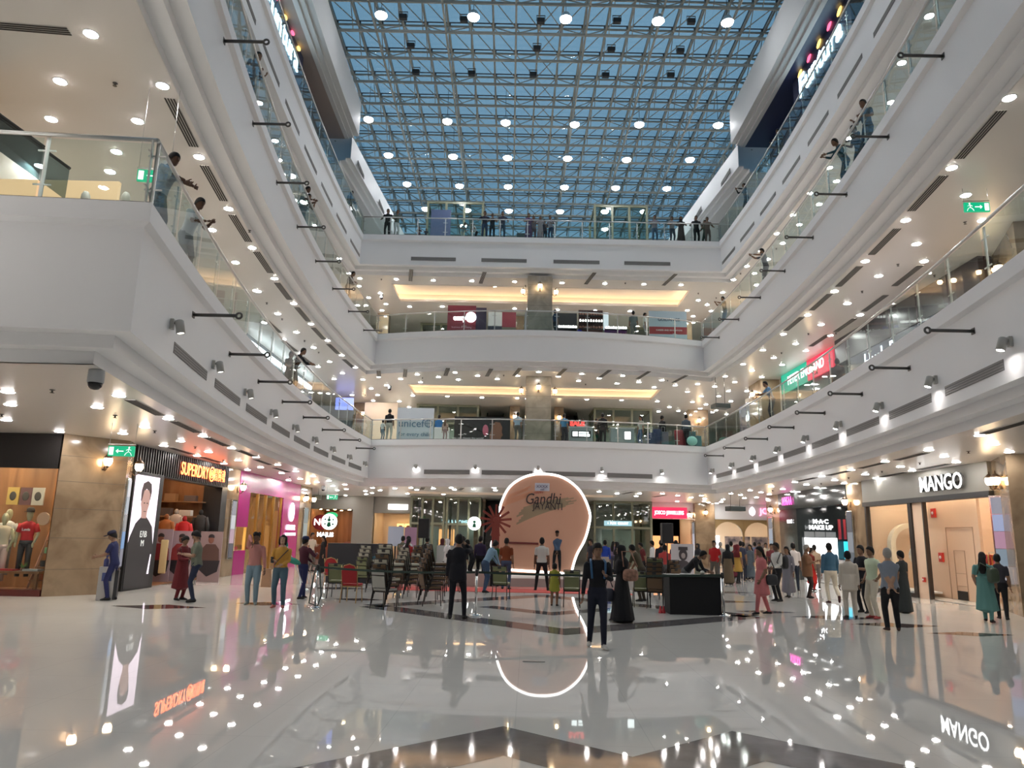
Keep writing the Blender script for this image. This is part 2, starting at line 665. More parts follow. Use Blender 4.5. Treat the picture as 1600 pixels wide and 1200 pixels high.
for side in (-1, 1):
    ys = [-8 + i * 2.15 for i in range(21)]            # ends at y = 35
    prof = [(.25, 24.3), (.0, 23.9), (.0, ZB), (.28, ZB + .02), (.28, ZB - .08), (.52, ZB - .07), (.52, ZB - .16), (.72, ZB - .15)]
    mb = MB()
    for i in range(len(ys) - 1):
        for j in range(len(prof) - 1):
            q = []
            for (yy, (s_, z_)) in ((ys[i], prof[j]), (ys[i + 1], prof[j]), (ys[i + 1], prof[j + 1]), (ys[i], prof[j + 1])):
                q.append((xB(side, yy) + side * s_, yy, z_))
            mb.poly(q)
    # end cap
    mb.poly([(xB(side, 35) + side * s_, 35., z_) for s_, z_ in prof] + [(xB(side, 35) + side * 2.2, 35., ZB - .15), (xB(side, 35) + side * 2.2, 35., 24.3)])
    mb.mi = 1
    for i in range(len(ys) - 1):
        a, c = ys[i], ys[i + 1]
        mb.poly([(xB(side, a) + side * .72, a, ZB - .15), (xB(side, c) + side * .72, c, ZB - .15), (xB(side, c) + side * 2.1, c, ZB - .15), (xB(side, a) + side * 2.1, a, ZB - .15)])
    nm = 'left' if side < 0 else 'right'
    struct(mb.build('wall_%s_bulkhead' % nm, [GREYBLUE, SOFFIT if side < 0 else NAVY]))
    # shop front on the third gallery under the soffit: navy fascia over dark glazing
    mb = MB()
    for i in range(len(ys) - 1):
        a, c = ys[i], ys[i + 1]
        xa, xc = xB(side, a) + side * 2.0, xB(side, c) + side * 2.0
        mb.mi = 0
        mb.poly([(xa, a, ZB - .15), (xc, c, ZB - .15), (xc, c, 20.4), (xa, a, 20.4)])
        mb.mi = 1
        mb.poly([(xa, a, 20.4), (xc, c, 20.4), (xc, c, Z3), (xa, a, Z3)])
    struct(mb.build('wall_%s_arcade_front' % nm, [NAVY, mat('dark_glazing', (.02, .035, .05), .12)]))
    # white fascia with its own mouldings beyond the bulkhead
    yy = [35. + i * 2. for i in range(12)]
    prof2 = [(2.2, 22.0), (.25, 22.0), (.25, 20.75), (.5, 20.77), (.5, 20.62), (.8, 20.63), (.8, 20.45), (1.1, 20.45)]

    def xw(y):
        return xB(side, 35) + side * 0.1 - side * .075 * (y - 35)
    mb = MB()
    for i in range(len(yy) - 1):
        for j in range(len(prof2) - 1):
            q = []
            for (y_, (s_, z_)) in ((yy[i], prof2[j]), (yy[i + 1], prof2[j]), (yy[i + 1], prof2[j + 1]), (yy[i], prof2[j + 1])):
                q.append((xw(y_) + side * s_, y_, z_))
            mb.poly(q)
        a, c = yy[i], yy[i + 1]
        mb.poly([(xw(a) + side * 1.1, a, 20.45), (xw(c) + side * 1.1, c, 20.45), (side * 26, c, 20.45), (side * 26, a, 20.45)])
    struct(mb.build('wall_%s_high_fascia' % nm, WHITE))
    # corridor wall on the third gallery beyond the arcade
    mb = MB()
    mb.quad((side * 1 + (-12.5 if side < 0 else 15.5), 35, Z3), (side * 1 + (-12.5 if side < 0 else 15.5), 57, Z3), (side * 1 + (-12.5 if side < 0 else 15.5), 57, 20.5), (side * 1 + (-12.5 if side < 0 else 15.5), 35, 20.5))
    struct(mb.build('wall_%s_third' % nm, CREAM))
    for k in range(3):
        y = 37.2 + k * 4.6
        vb = MB()
        vb.box(-.012, .012, -1.3, 1.3, -.13, .13)
        for q in range(4):
            vb.box(-.02, .02, -1.3, 1.3, -.11 + q * .06, -.09 + q * .06)
        o = vb.build('air_vent', GREYVENT, None, (xw(y) + side * .24, y, 21.0))
        tag(o, 'dark slot vent in the %s high white fascia beside the skylight, %s' % (nm, ('next to the bulkhead', 'middle of three', 'at the far end')[k]), 'vent', 'vents in the high fascias')

# ------------------------------------------------------------------ skylight: space frame and glass
TRUSS = mat('truss_paint', (.34, .335, .295), .5)
TRUSSD = mat('truss_dark', (.10, .10, .105), .5)
ZLO, ZHI, ZGL = 24.4, 25.45, 25.7
YS = [-9.1 + 1.95 * i for i in range(34)]
sky = struct(MB().build('window_1', TRUSS))
lo, hi, dg_, pu, gl = MB(), MB(), MB(), MB(), MB()
XS = [-13 + 1.07 * i for i in range(28)]
XBIG = [XS[i] for i in range(0, 28, 3)]
for i, y in enumerate(YS):
    lo.bar((-13.2, y, ZLO), (16.2, y, ZLO), .07, .12)
    hi.bar((-13.2, y + .97, ZHI), (16.2, y + .97, ZHI), .06, .08)
for y in YS:
    pu.bar((-13.2, y + .86, ZHI + .12), (16.2, y + .86, ZHI + .12), .035, .05)
for i, x in enumerate(XBIG):
    lo.bar((x, YS[0], ZLO), (x, YS[-1], ZLO), .08, .12)
for i, x in enumerate(XS):
    hi.bar((x, YS[0], ZHI), (x, YS[-1], ZHI), .09, .12)
    pu.bar((x, YS[0], ZHI + .2), (x, YS[-1], ZHI + .2), .05, .06)
for i, y in enumerate(YS[:-1]):
    for j, x in enumerate(XS[:-1]):
        if y < 18:
            continue
        dg_.bar((x, y + .97, ZHI), (XBIG[min(range(len(XBIG)), key=lambda k_: abs(XBIG[k_] - x))], y, ZLO), .04)
        dg_.bar((x, y + .97, ZHI), (x + (1.07 if x < 1.4 else -1.07), y + 2.92, ZHI), .036)
        dg_.bar((x, y + .97, ZHI), (x, y + 1.95, ZLO + .03), .036)
        pu.box(x - .10, x + .10, y + .93, y + 1.01, ZHI + .06, ZHI + .18)
lo.build('bottom_chord', TRUSS, sky)
hi.build('top_chord', TRUSS, sky)
dg_.build('bracing', TRUSS, sky)
pu.build('purlin', TRUSSD, sky)
gl.quad((-13.2, YS[0], ZGL), (16.2, YS[0], ZGL), (16.2, YS[-1], ZGL), (-13.2, YS[-1], ZGL))
gl.build('glass', SKYGLASS, sky)
# glazed end and side gables of the roof light behind the lifts
gab = struct(MB().build('window_2', TRUSS))
fr, pn = MB(), MB()
YG = 56.
for i, x in enumerate(XS):
    fr.bar((x, YG, Z3), (x, YG, ZLO), .09 if i % 3 else .16)
for k in range(6):
    z = Z3 + .3 + k * 1.3
    fr.bar((-13.2, YG, z), (16.2, YG, z), .08)
for i in range(0, 27, 3):
    for k in range(5):
        z = Z3 + .3 + k * 1.3
        fr.bar((XS[i], YG - .3, z), (XS[min(i + 3, 27)], YG - .3, z + 1.3), .06)
        fr.bar((XS[min(i + 3, 27)], YG - .3, z), (XS[i], YG - .3, z + 1.3), .05)
fr.build('mullion', TRUSS, gab)
pn.quad((-13.2, YG + .1, Z3), (16.2, YG + .1, Z3), (16.2, YG + .1, ZGL), (-13.2, YG + .1, ZGL))
pn.build('glass', SKYGLASS, gab)
for side in (-1, 1):
    x = -9.6 if side < 0 else 12.4
    g2 = struct(MB().build('window_%d' % (3 if side < 0 else 4), TRUSS))
    fr, pn = MB(), MB()
    for k in range(9):
        y = 35.5 + k * 2.4
        fr.bar((x, y, 22), (x, y, ZLO), .10)
        if k < 8:
            fr.bar((x, y, 22), (x, y + 2.4, ZLO), .06)
            fr.bar((x, y, ZLO), (x, y + 2.4, 22), .06)
    for z in (22.1, 23.2, ZLO):
        fr.bar((x, 35, z), (x, YG, z), .10)
    fr.build('mullion', TRUSS, g2)
    pn.quad((x, 35, 22), (x, YG, 22), (x, YG, ZGL), (x, 35, ZGL))
    pn.build('glass', SKYGLASS, g2)
# roof slab outside the skylight strip
rs = MB()
rs.quad((XOL, YNEAR, 24.35), (-9.4, YNEAR, 24.35), (-9.4, 35, 24.35), (XOL, 35, 24.35))
rs.quad((12.2, YNEAR, 24.35), (XOR, YNEAR, 24.35), (XOR, 35, 24.35), (12.2, 35, 24.35))
rs.quad((XOL, YNEAR, 24.36), (XOR, YNEAR, 24.36), (XOR, -9, 24.36), (XOL, -9, 24.36))
struct(rs.build('ceiling_roof', WHITE))

# high-bay lamps under the skylight
hb_rows = [[(576, 186), (699, 189), (790, 191), (898, 194), (999, 194), (1122, 195)],
           [(607, 242), (708, 244), (793, 246), (887, 247), (979, 249), (1078, 249)],
           [(636, 287), (718, 290), (794, 291), (882, 292), (962, 293), (1042, 294)],
           [(665, 326), (730, 328), (795, 329), (875, 330), (945, 330), (1006, 330)]]
hbase = None
for ri_, row in enumerate(hb_rows):
    for ci, (px, py) in enumerate(row):
        p = atz(px, py, 23.75)
        lab = 'bright round pendant lamp under the glass roof, %s row, %s of six' % (
            ('nearest', 'second', 'third', 'farthest')[ri_], ('leftmost', 'second from left', 'third from left', 'third from right', 'second from right', 'rightmost')[ci])
        if hbase is None:
            hbase = thing('pendant_lamp', lab, 'lamp', p, 0, 'pendant lamps under the skylight')
            q = MB()
            q.lathe([(.05, .30), (.16, .24), (.27, .02), (.28, -.02), (.26, -.02), (.25, .0)], 14)
            q.build('shade', STEEL, hbase)
            q = MB()
            q.lathe([(.255, .0), (.24, -.07), (.16, -.13), (.04, -.15)], 14)
            q.build('lens', HIGHBAY, hbase)
            q = MB()
            q.tube([(0, 0, .28), (0, 0, 1.98)], .014, 6)
            q.build('stem', DARKMETAL, hbase)
        else:
            dup(hbase, p, 0, lab)
for (y, xs) in ((28, (-6, -2, 2, 6, 9)), (18, (-5, -1, 3, 7)), (8, (-5, -1, 3, 7))):  # lamps added nearer than the measured rows, to light the floor
    for x in xs:
        dup(hbase, (x, y, 23.75), 0, 'added round pendant lamp under the glass roof, lighting the near floor')
# floodlights clamped under the truss
fl0 = None
for k, (px, py) in enumerate(((630, 27), (725, 31), (845, 33), (964, 33), (1080, 34), (642, 72), (839, 76), (955, 78), (1063, 80), (650, 113), (737, 115), (833, 117), (946, 118), (1048, 118))):
    p = atz(px, py, ZLO - .28)
    lab = 'small black floodlight clamped under the roof truss, %s row' % ('first' if k < 5 else 'second' if k < 9 else 'third')
    if fl0 is None:
        fl0 = thing('floodlight', lab, 'floodlight', p, 0, 'floodlights under the roof truss')
        q = MB()
        q.box(-.17, .17, -.10, .10, -.10, .12, bev=.02)
        q.build('housing', BLACK, fl0)
        q = MB()
        for sx in (-.19, .19):
            q.bar((sx, 0, 0), (sx, 0, .28), .02)
        q.bar((-.2, 0, .27), (.2, 0, .27), .03)
        q.build('bracket', DARKMETAL, fl0)
    else:
        dup(fl0, p, 0, lab)
# ------------------------------------------------------------------ glass railings
def rail_run(pts, z, label, group):
    """one railing along an edge: handrail, posts and panes"""
    root = thing('glass_railing', label, 'railing', (pts[0][0], pts[0][1], z), 0, group)
    o = Vector((pts[0][0], pts[0][1], z))
    # resample
    P = [Vector((p[0], p[1], 0)) for p in pts]
    L = [0]
    for a_, b_ in zip(P[:-1], P[1:]):
        L.append(L[-1] + (b_ - a_).length)
    n_ = max(1, round(L[-1] / 1.55))

    def at(s_):
        for i in range(len(P) - 1):
            if s_ <= L[i + 1] + 1e-6:
                return P[i].lerp(P[i + 1], (s_ - L[i]) / max(L[i + 1] - L[i], 1e-6))
        return P[-1]
    S = [at(L[-1] * i / n_) for i in range(n_ + 1)]
    hr = MB()
    hr.tube([s_ - Vector((o.x, o.y, 0)) + Vector((0, 0, 1.04)) for s_ in S], .032, 8)
    hr.build('handrail', STEEL, root)
    for i in range(n_ + 1):
        q = MB()
        p = S[i]
        d = ((S[min(i + 1, n_)] - S[max(i - 1, 0)])).normalized()
        nn = Vector((-d.y, d.x, 0)) * .06
        p = p - Vector((o.x, o.y, 0)) + nn
        q.bar(p, p + Vector((0, 0, 1.02)), .055, .02, up=nn)
        po = q.build('post', STEEL, root)
        for zz in (.25, .8):
            q = MB()
            q.bar(p + d * -.13 + Vector((0, 0, zz)), p + d * .13 + Vector((0, 0, zz)), .022)
            q.build('clamp', STEEL, po)
        if i < n_:
            a_, b_ = S[i] - Vector((o.x, o.y, 0)), S[i + 1] - Vector((o.x, o.y, 0))
            e = (b_ - a_).normalized() * .03
            q = MB()
            q.quad(a_ + e + Vector((0, 0, .0)), b_ - e + Vector((0, 0, .0)), b_ - e + Vector((0, 0, .98)), a_ + e + Vector((0, 0, .98)))
            q.build('glass_pane', GLASS, root)
    sk = MB()
    for i in range(n_):
        a_, b_ = S[i] - Vector((o.x, o.y, 0)), S[i + 1] - Vector((o.x, o.y, 0))
        sk.bar(a_ + Vector((0, 0, .012)), b_ + Vector((0, 0, .012)), .03, .024)
    sk.build('base_channel', DARKMETAL, root)
    return root


for lv, z in ((1, Z1), (2, Z2), (3, Z3)):
    le, ba, ri, full = PATHS[lv]
    off = offset_path(full, .05)
    a, b = len(le), len(le) + len(ba)
    wd = {1: 'lowest', 2: 'middle', 3: 'top'}[lv]
    if lv == 1:
        rail_run(off[0:2], z, 'short glass railing across the white balcony end, facing the camera', 'glass railings')
        lp = off[1:a + 1]
    else:
        lp = off[8 if lv == 2 else 16:a + 1]
    rail_run(lp, z, 'curved glass railing along the %s gallery, left side' % wd, 'glass railings')
    rail_run(off[a:b], z, 'glass railing across the far end of the %s gallery' % wd, 'glass railings')
    rp_ = off[b - 1:-1 - (16 if lv != 1 else 15)]
    rail_run(rp_, z, 'curved glass railing along the %s gallery, right side' % wd, 'glass railings')

# ------------------------------------------------------------------ rods with ring tips on the fascias
rod = None
NUM = ('nearest the camera', 'second from the camera', 'third from the camera', 'fourth from the camera', 'fifth from the camera', 'fourth from the far end', 'third from the far end', 'next to the far corner', 'at the far corner')
for lv, z in ((1, 5.76), (2, 11.66)):
    for side in (-1, 1):
        for k in range(8):
            y = 13.5 + 3.13 * k
            x = (XL(y) - .10) if side < 0 else (XR(y) + .10)
            lab = 'dark rod with ring tip on the %s %s fascia, %s' % ({1: 'lowest', 2: 'middle'}[lv], 'left' if side < 0 else 'right', NUM[k])
            if rod is None:
                rod = thing('flag_rod', lab, 'rod', (x, y, z), 0, 'rods on the gallery fascias')
                q = MB()
                q.tube([(0, 0, 0), (.84, 0, 0)], .034, 8)
                q.build('rod', DARKMETAL, rod)
                q = MB()
                q.tube([(.88 + .055 * math.cos(t * PI / 6), 0, .055 * math.sin(t * PI / 6)) for t in range(13)], .022, 6)
                q.build('ring_tip', DARKMETAL, rod)
                q = MB()
                q.box(0, .015, -.06, .06, -.06, .06)
                q.build('wall_plate', DARKMETAL, rod)
            else:
                dup(rod, (x, y, z), 0 if side < 0 else PI, lab)

# ------------------------------------------------------------------ vents and spotlights on the lowest fascia
def vent(loc, rz, w_, h_, lab, grp):
    q = MB()
    q.box(-w_ / 2, w_ / 2, -.012, .02, -h_ / 2, h_ / 2)
    q.mi = 1
    k_ = max(2, int(h_ / .045))
    for i in range(k_):
        zc = -h_ / 2 + (i + .5) * h_ / k_
        q.box(-w_ / 2 + .02, w_ / 2 - .02, -.02, -.010, zc - .008, zc + .008)
    o = q.build('air_vent', [GREYVENT, mat('vent_blade', (.30, .29, .285), .5)], None, loc)
    o.rotation_euler = (0, 0, rz)
    return tag(o, lab, 'vent', grp)


spot = None


def spotlight(loc, rz, lab, lit):
    """rz: direction the bracket points away from the wall (local -y)"""
    global spot, spot_off
    if spot is None:
        spot = {}
        for kind in (0, 1, 2):
            r_ = thing('wall_spotlight', lab, 'spotlight', loc, rz, 'spotlights on the lowest fascia')
            q = MB()
            q.box(-.05, .05, -.06, 0, -.09, .09, bev=.008)
            q.build('bracket', mat('spot_grey', (.42, .41, .38), .4), r_)
            q = MB()
            M_ = Matrix.Translation((0, -.16, -.04)) @ Matrix.Rotation(R((-12, -18, 62)[kind]), 4, 'X')
            q.lathe([(.055, .12), (.075, .10), (.075, -.12), (.062, -.12), (.06, -.10)], 12, M_)
            q.tube([(0, -.05, .02), (0, -.16, .03)], .02, 6)
            q.build('head', mat('spot_grey', (.42, .41, .38), .4), r_)
            q = MB()
            q.lathe([(.058, -.112), (.058, -.108)], 12, M_)
            q.build('lens', LAMP if kind else glow('dim_lens', (1, .95, .85), 3.), r_)
            spot[kind] = r_
            index_kids(r_)
            r_['unused'] = 1
    c = spot[int(lit)]
    if c.get('unused'):
        del c['unused']
        c.location, c.rotation_euler = loc, (0, 0, rz)
        c['label'] = lab
        return c
    return dup(c, loc, rz, lab)


def beam(loc, aim, power=34.):
    li = bpy.data.lights.new('spot_beam', 'SPOT')
    li.energy = power
    li.color = (1, .92, .82)
    li.spot_size = R(27)
    li.spot_blend = .35
    li.shadow_soft_size = .04
    o = bpy.data.objects.new('spot_beam', li)
    COL.objects.link(o)
    o.location = loc
    o.rotation_euler = Vector(aim).to_track_quat('-Z', 'Y').to_euler()
    return o


for side in (-1, 1):
    sd = 'left' if side < 0 else 'right'
    for k in range(9):
        y = 12.2 + 3.1 * k
        x = (XL(y) - .10) if side < 0 else (XR(y) + .10)
        sl = (XL(y + .5) - XL(y - .5)) if side < 0 else (XR(y + .5) - XR(y - .5))
        rz = (PI / 2 - math.atan(sl)) if side < 0 else (-PI / 2 - math.atan(sl))
        s_ = spotlight((x, y, 5.2), rz, 'small grey spotlight on the lowest %s fascia, %s' % (sd, NUM[k]), side > 0)
        if side > 0:
            b_ = beam((0, -.16, -.16), (0, .16, -1))
            b_.parent = s_
        if k < 8:
            yv = y + 1.55
            xv = (XL(yv) - .10) if side < 0 else (XR(yv) + .10)
            sl = (XL(yv + .5) - XL(yv - .5)) if side < 0 else (XR(yv + .5) - XR(yv - .5))
            rz = (PI / 2 - math.atan(sl)) if side < 0 else (-PI / 2 - math.atan(sl))
            vent((xv, yv, 4.88), rz, 2.45, .20, 'grey slot vent low on the lowest %s fascia, %s' % (sd, NUM[k]), 'vents on the lowest side fascias')
CN = ('leftmost', 'second from left', 'middle one', 'second from right', 'rightmost')
for k, x in enumerate((-4.76, -1.74, 1.4, 4.58, 7.66)):
    y = YB(x, 36.8) + .10
    sl = .032 * (x - 1.4)
    s_ = spotlight((x, y, 5.15), math.atan(sl), 'lit spotlight on the lowest far fascia above the stage, %s' % CN[k], 1 if k > 2 else 2)
    b_ = beam((0, -.16, -.16) if k > 2 else (0, -.32, -.2), (0, .25, -1) if k > 2 else (0, -.8, -.6), 34. if k > 2 else 60.)
    b_.parent = s_
for k, (xa, xb) in enumerate(((-4.37, -2.02), (-1.42, 1.12), (1.76, 4.26), (4.87, 7.21))):
    x = (xa + xb) / 2
    vent((x, YB(x, 36.8) + .09, 4.86), math.atan(.032 * (x - 1.4)), xb - xa, .22, 'grey slot vent on the lowest far fascia, %s of four' % ('leftmost', 'second from left', 'third from left', 'rightmost')[k], 'vents on the lowest far fascia')
for k, (xa, xb) in enumerate(((-5.67, -3.22), (-1.82, .66), (2.13, 4.65), (6.01, 8.53))):
    vent(((xa + xb) / 2, 38.09, 16.53), 0, xb - xa, .2, 'dark slot vent on the top far fascia, %s of four' % ('leftmost', 'second from left', 'third from left', 'rightmost')[k], 'vents on the top far fascia')
for side in (-1, 1):
    for k in range(7):
        y = 18.2 + k * 3.1
        X = XL3 if side < 0 else XR3
        x = X(y) + side * .10
        sl = X(y + .5) - X(y - .5)
        rz = (PI / 2 - math.atan(sl)) if side < 0 else (-PI / 2 - math.atan(sl))
        vent((x, y, 16.55), rz, 2.2, .17, 'dark slot vent on the top %s fascia, %s' % ('left' if side < 0 else 'right', NUM[k] if k < 5 else ('next to last before the far corner', 'last before the far corner')[k - 5]), 'vents on the top side fascias')
# ------------------------------------------------------------------ recessed downlights
DLPX = {
 ('first', C1, 'left'): '142,53 94,127 254,134 80,186 215,189 311,245 182,237 172,268 62,259 246,320 357,326 331,359 394,387 368,410 400,454 429,435 459,474 486,506 512,532 534,555 555,574 403,455 434,490 463,519 490,543 515,565 535,583 413,504 443,530 471,553 497,573 522,592 550,617 550,634 580,607 590,617 583,626',
 ('first', C1, 'far'): '567,593 592,589 626,592 652,585 685,589 657,597 711,582 716,593 746,587 777,592 809,587 604,602 599,635 611,632 624,627 645,618 639,636 699,619 753,621 808,622 842,581 872,588 909,584 904,595 936,591 964,599 973,587 998,597 1034,594 1022,605 1055,602 1090,600 1074,612 1027,627 1046,636 1029,643 1060,642 917,624 971,625 1082,628 1072,646',
 ('first', C1, 'right'): '1096,619 1117,604 1133,588 1138,611 1123,619 1148,597 1161,569 1175,579 1167,611 1142,627 1103,632 1094,638 1135,647 1113,644 1119,641 1509,305 1415,344 1535,344 1432,381 1352,408 1444,408 1373,431 1304,455 1324,474 1344,492 1262,492 1283,507 1297,524 1224,522 1243,537 1259,548 1209,559 1222,570 1577,153 1487,262 1192,547 1190,589',
 ('second', C2, 'left'): '405,161 430,220 436,250 475,322 492,352 530,404 545,427 562,435 561,447 576,465 594,458 603,475 597,485 594,495 559,477 572,477',
 ('second', C2, 'far'): '619,436 677,438 737,439 659,458 714,459 773,461 640,479 691,479 804,440 878,442 945,443 1006,444 1064,445 904,463 963,464 1020,464 804,482 871,484 930,485 984,486 1036,487 1074,485 1083,494 1083,504',
 ('second', C2, 'right'): '1105,476 1091,469 1129,457 1146,437 1167,416 1189,392 1132,487 1182,445 1179,427 1111,486 1200,405 1214,365 1223,380 1239,336 1249,351 1266,302 1280,319 1409,98 1452,25 1327,216 1349,224 1392,160 1296,262 1307,283',
 ('ground', C0, 'left'): '12,612 186,618 16,632 152,636 10,656 263,654 226,667 192,677 93,674 55,680 317,681 282,689 256,696 362,700 326,706 308,712 372,719 350,724 387,734 400,714 407,730 434,726 440,739 451,750 462,736 469,748 481,755 489,744 495,753 514,751 520,759 539,757 541,764 527,766 540,774',
 ('ground', C0, 'far'): '571,767 572,772 582,762 594,766 581,770 617,763 642,762 651,765 637,771 677,763 705,762 710,765 740,764 772,762 774,766 693,772 936,768 964,771 999,771 994,775 1035,771 1059,774 1058,783 1080,777',
 ('ground', C0, 'right'): '1096,774 1101,779 1100,783 1107,785 1120,786 1127,784 1130,780 1142,771 1157,773 1163,778 1172,766 1189,769 1182,777 1531,680 1553,694 1577,706 1581,718 1451,703 1475,713 1494,722 1383,721 1407,729 1425,735 1330,734 1352,741 1369,747 1284,744 1304,750 1319,755 1242,753 1260,757 1276,762 1205,760 1223,764 1239,768 1202,772'}
dlm = MB()
dlm.lathe([(.135, .01), (.14, -.004), (.118, -.008), (.11, .0)], 14)
dlm.mi = 1
dlm.lathe([(.110, -.006), (.102, -.014), (.07, -.018), (.02, -.019)], 14)
dl0 = dlm.build('downlight', [WHITE, LAMP])
first = True
BUSY = []


def free_spot(x, y, z):
    return all(abs(z - c) > .1 or (x - a_) ** 2 + (y - b_) ** 2 > .25 for a_, b_, c in BUSY)


for (nm, z, sd), s_ in DLPX.items():
    lab = 'round white recessed downlight, one of many in the %s ceiling, %s side' % (
        {'ground': 'lowest', 'first': 'middle', 'second': 'top'}[nm], {'left': 'left', 'right': 'right', 'far': 'far'}[sd])
    for q in s_.split():
        px, py = map(float, q.split(','))
        p = atz(px, py, z)
        o = dl0 if first else dl0.copy()
        if not first:
            COL.objects.link(o)
        first = False
        o.location = (p.x, p.y, z - .002)
        BUSY.append((p.x, p.y, z))
        k_ = {'ground': 0, 'first': 1, 'second': 2}[nm]
        x0, x1, y0, y1 = COVES[k_]
        if x0 < p.x < x1 and y0 < p.y < y1:
            o.location.z = z + (.55 if k_ else .3) - .002     # sits in the raised recess
        tag(o, lab, 'downlight', 'downlights in the %s ceiling, %s side' % ({'ground': 'lowest', 'first': 'middle', 'second': 'top'}[nm], sd))
# the same ceilings go on beside and behind the camera
offv = MB()
for z in (C0, C1):
    for side in (-1, 1):
        for k in range(7):
            for j in range(2):
                x = side * (9.5 + j * 3.2) + (0 if side < 0 else 1.2)
                y = -9 + k * 2.9
                if side < 0 and z == C0 and y > 9.5:
                    continue
                offv.lathe([(.112, -.004), (.110, -.007), (.02, -.008)], 10, Matrix.Translation((x, y, z - .002)))
# unseen lamps added to light the floor around the camera
o = offv.build('added_downlights', LAMP)
tag(o, 'added unseen downlights beside and behind the viewpoint, lighting the floor', 'downlight', None, 'stuff')
# ------------------------------------------------------------------ ground floor: columns, shop fronts, signs
def frame(name, x, y, rz, z=0.):
    """an untagged carrier is never kept: returns the matrix of a wall frame (local x along the wall, -y into the hall)"""
    return Matrix.Translation((x, y, z)) @ Matrix.Rotation(rz, 4, 'Z')


LW = lambda y0, x=-11.1, z=0.: frame('l', x, y0, PI / 2, z)      # left wall: local x = +y
RW = lambda y0, x=14.0, z=0.: frame('r', x, y0, -PI / 2, z)      # right wall: local x = -y
BW = lambda x0, y=50., z=0.: frame('b', x0, y, 0, z)             # cross wall


def put(o, M):
    o.matrix_world = M
    return o


def room(M, w_, d_, h_, cw, cf, cc, name, lamp=None, n_=3, lampz=None):
    """open-fronted shop interior behind the wall line"""
    q = MB()
    q.mi = 0
    q.quad((0, d_, 0), (w_, d_, 0), (w_, d_, h_), (0, d_, h_))
    q.quad((0, 0, 0), (0, d_, 0), (0, d_, h_), (0, 0, h_))
    q.quad((w_, d_, 0), (w_, 0, 0), (w_, 0, h_), (w_, d_, h_))
    q.mi = 1
    q.quad((0, 0, .012), (w_, 0, .012), (w_, d_, .012), (0, d_, .012))
    q.mi = 2
    q.quad((0, 0, h_), (0, d_, h_), (w_, d_, h_), (w_, 0, h_))
    o = put(struct(q.build(name, [cw, cf, cc])), M)
    if lamp:
        s = MB()
        for i in range(n_):
            for j in range(2):
                x, y = w_ * (i + .5) / n_, d_ * (j + .4) / 2
                s.lathe([(.09, h_ - .01), (.085, h_ - .02), (.01, h_ - .021)], 10, Matrix.Translation((x, y, 0)))
        s.build('ceiling_spot', lamp, o)
    return o


def slab(M, x0, x1, y0, y1, z0, z1, m_, name, bev=0.):
    q = MB()
    q.box(x0, x1, y0, y1, z0, z1, bev=bev)
    return put(struct(q.build(name, m_)), M)


def sign(M, txt, size, col, es, label, cat='sign', name='shop_sign', depth=.006, back=None, loc=(0, -.06, 0), group=None, **k):
    t = thing(name, label, cat, (0, 0, 0), 0, group)
    t.matrix_world = M @ Matrix.Translation(loc)
    mm = glow('sign_glow_%s' % name + txt[:6].strip(), col, es) if es else mat('sign_ink_' + txt[:6].strip(), col, .5)
    if txt:
        letters(txt, size, mm, t, (0, 0, 0), 0, depth, **k)
    if not back and txt:
        q = MB()
        wd = size * .30 * max(len(v) for v in txt.split('\n')) * k.get('font_scale_x', 1.)
        q.box(-wd, wd, .004, .13, -.006, .006)
        q.build('mounting_rail', DARKMETAL, t)
    if back:
        q = MB()
        q.box(*back[:6])
        q.build('panel', back[6], t)
    return t


lant = None


def lantern(loc, rz, label):
    """rz as for the walls; projects along local -y"""
    global lant
    if lant is None:
        lant = thing('wall_lantern', label, 'lantern', loc, rz, 'brass wall lanterns')
        q = MB()
        q.box(-.05, .05, -.02, .0, -.12, .12, bev=.008)
        q.tube([(0, -.02, -.02), (0, -.10, -.14), (0, -.20, -.10), (0, -.22, -.02)], .012, 6)
        q.build('bracket', BRONZE, lant)
        q = MB()
        q.lathe([(.05, -.02), (.10, .05), (.115, .12), (.10, .20)], 10, Matrix.Translation((0, -.22, 0)))
        q.build('globe', BRASSGLOW, lant)
        q = MB()
        q.lathe([(.135, .19), (.10, .25), (.05, .29), (.02, .31), (.018, .36), (.0, .38)], 10, Matrix.Translation((0, -.22, 0)))
        q.lathe([(.02, -.07), (.055, -.02), (.05, .0)], 10, Matrix.Translation((0, -.22, 0)))
        q.build('cap', BRONZE, lant)
        return lant
    return dup(lant, loc, rz, label)


# ---- left: marble column with its slim light box
def column(pts, z0, z1, m_, name):
    q = MB()
    n_ = len(pts)
    for i in range(n_):
        a, b = pts[i], pts[(i + 1) % n_]
        q.quad((*a, z0), (*b, z0), (*b, z1), (*a, z1))
    for z in (z0 + (z1 - z0) * .16, z0 + (z1 - z0) * .35, z0 + (z1 - z0) * .53, z0 + (z1 - z0) * .7, z0 + (z1 - z0) * .86):
        for i in range(n_):
            a, b = Vector(pts[i]), Vector(pts[(i + 1) % n_])
            q.mi = 1
            nv = Vector((b.y - a.y, a.x - b.x)).normalized() * .002
            q.quad((*(a + nv), z - .006), (*(b + nv), z - .006), (*(b + nv), z + .006), (*(a + nv), z + .006))
            q.mi = 0
    return struct(q.build(name, [m_, mat('marble_joint', (.10, .075, .05), .4)]))


column([(-11.85, 19.45), (-10.75, 20.75), (-10.95, 21.45), (-12.3, 21.6)], 0, C0 + .02, MARBLE, 'column_left')
lantern((-11.14, 20.28, 3.42), R(49.7), 'brass lantern on the broad face of the brown marble column, left')
lantern((-10.78, 21.0, 3.36), R(106), 'brass lantern on the corner of the left marble column beside the tall poster')


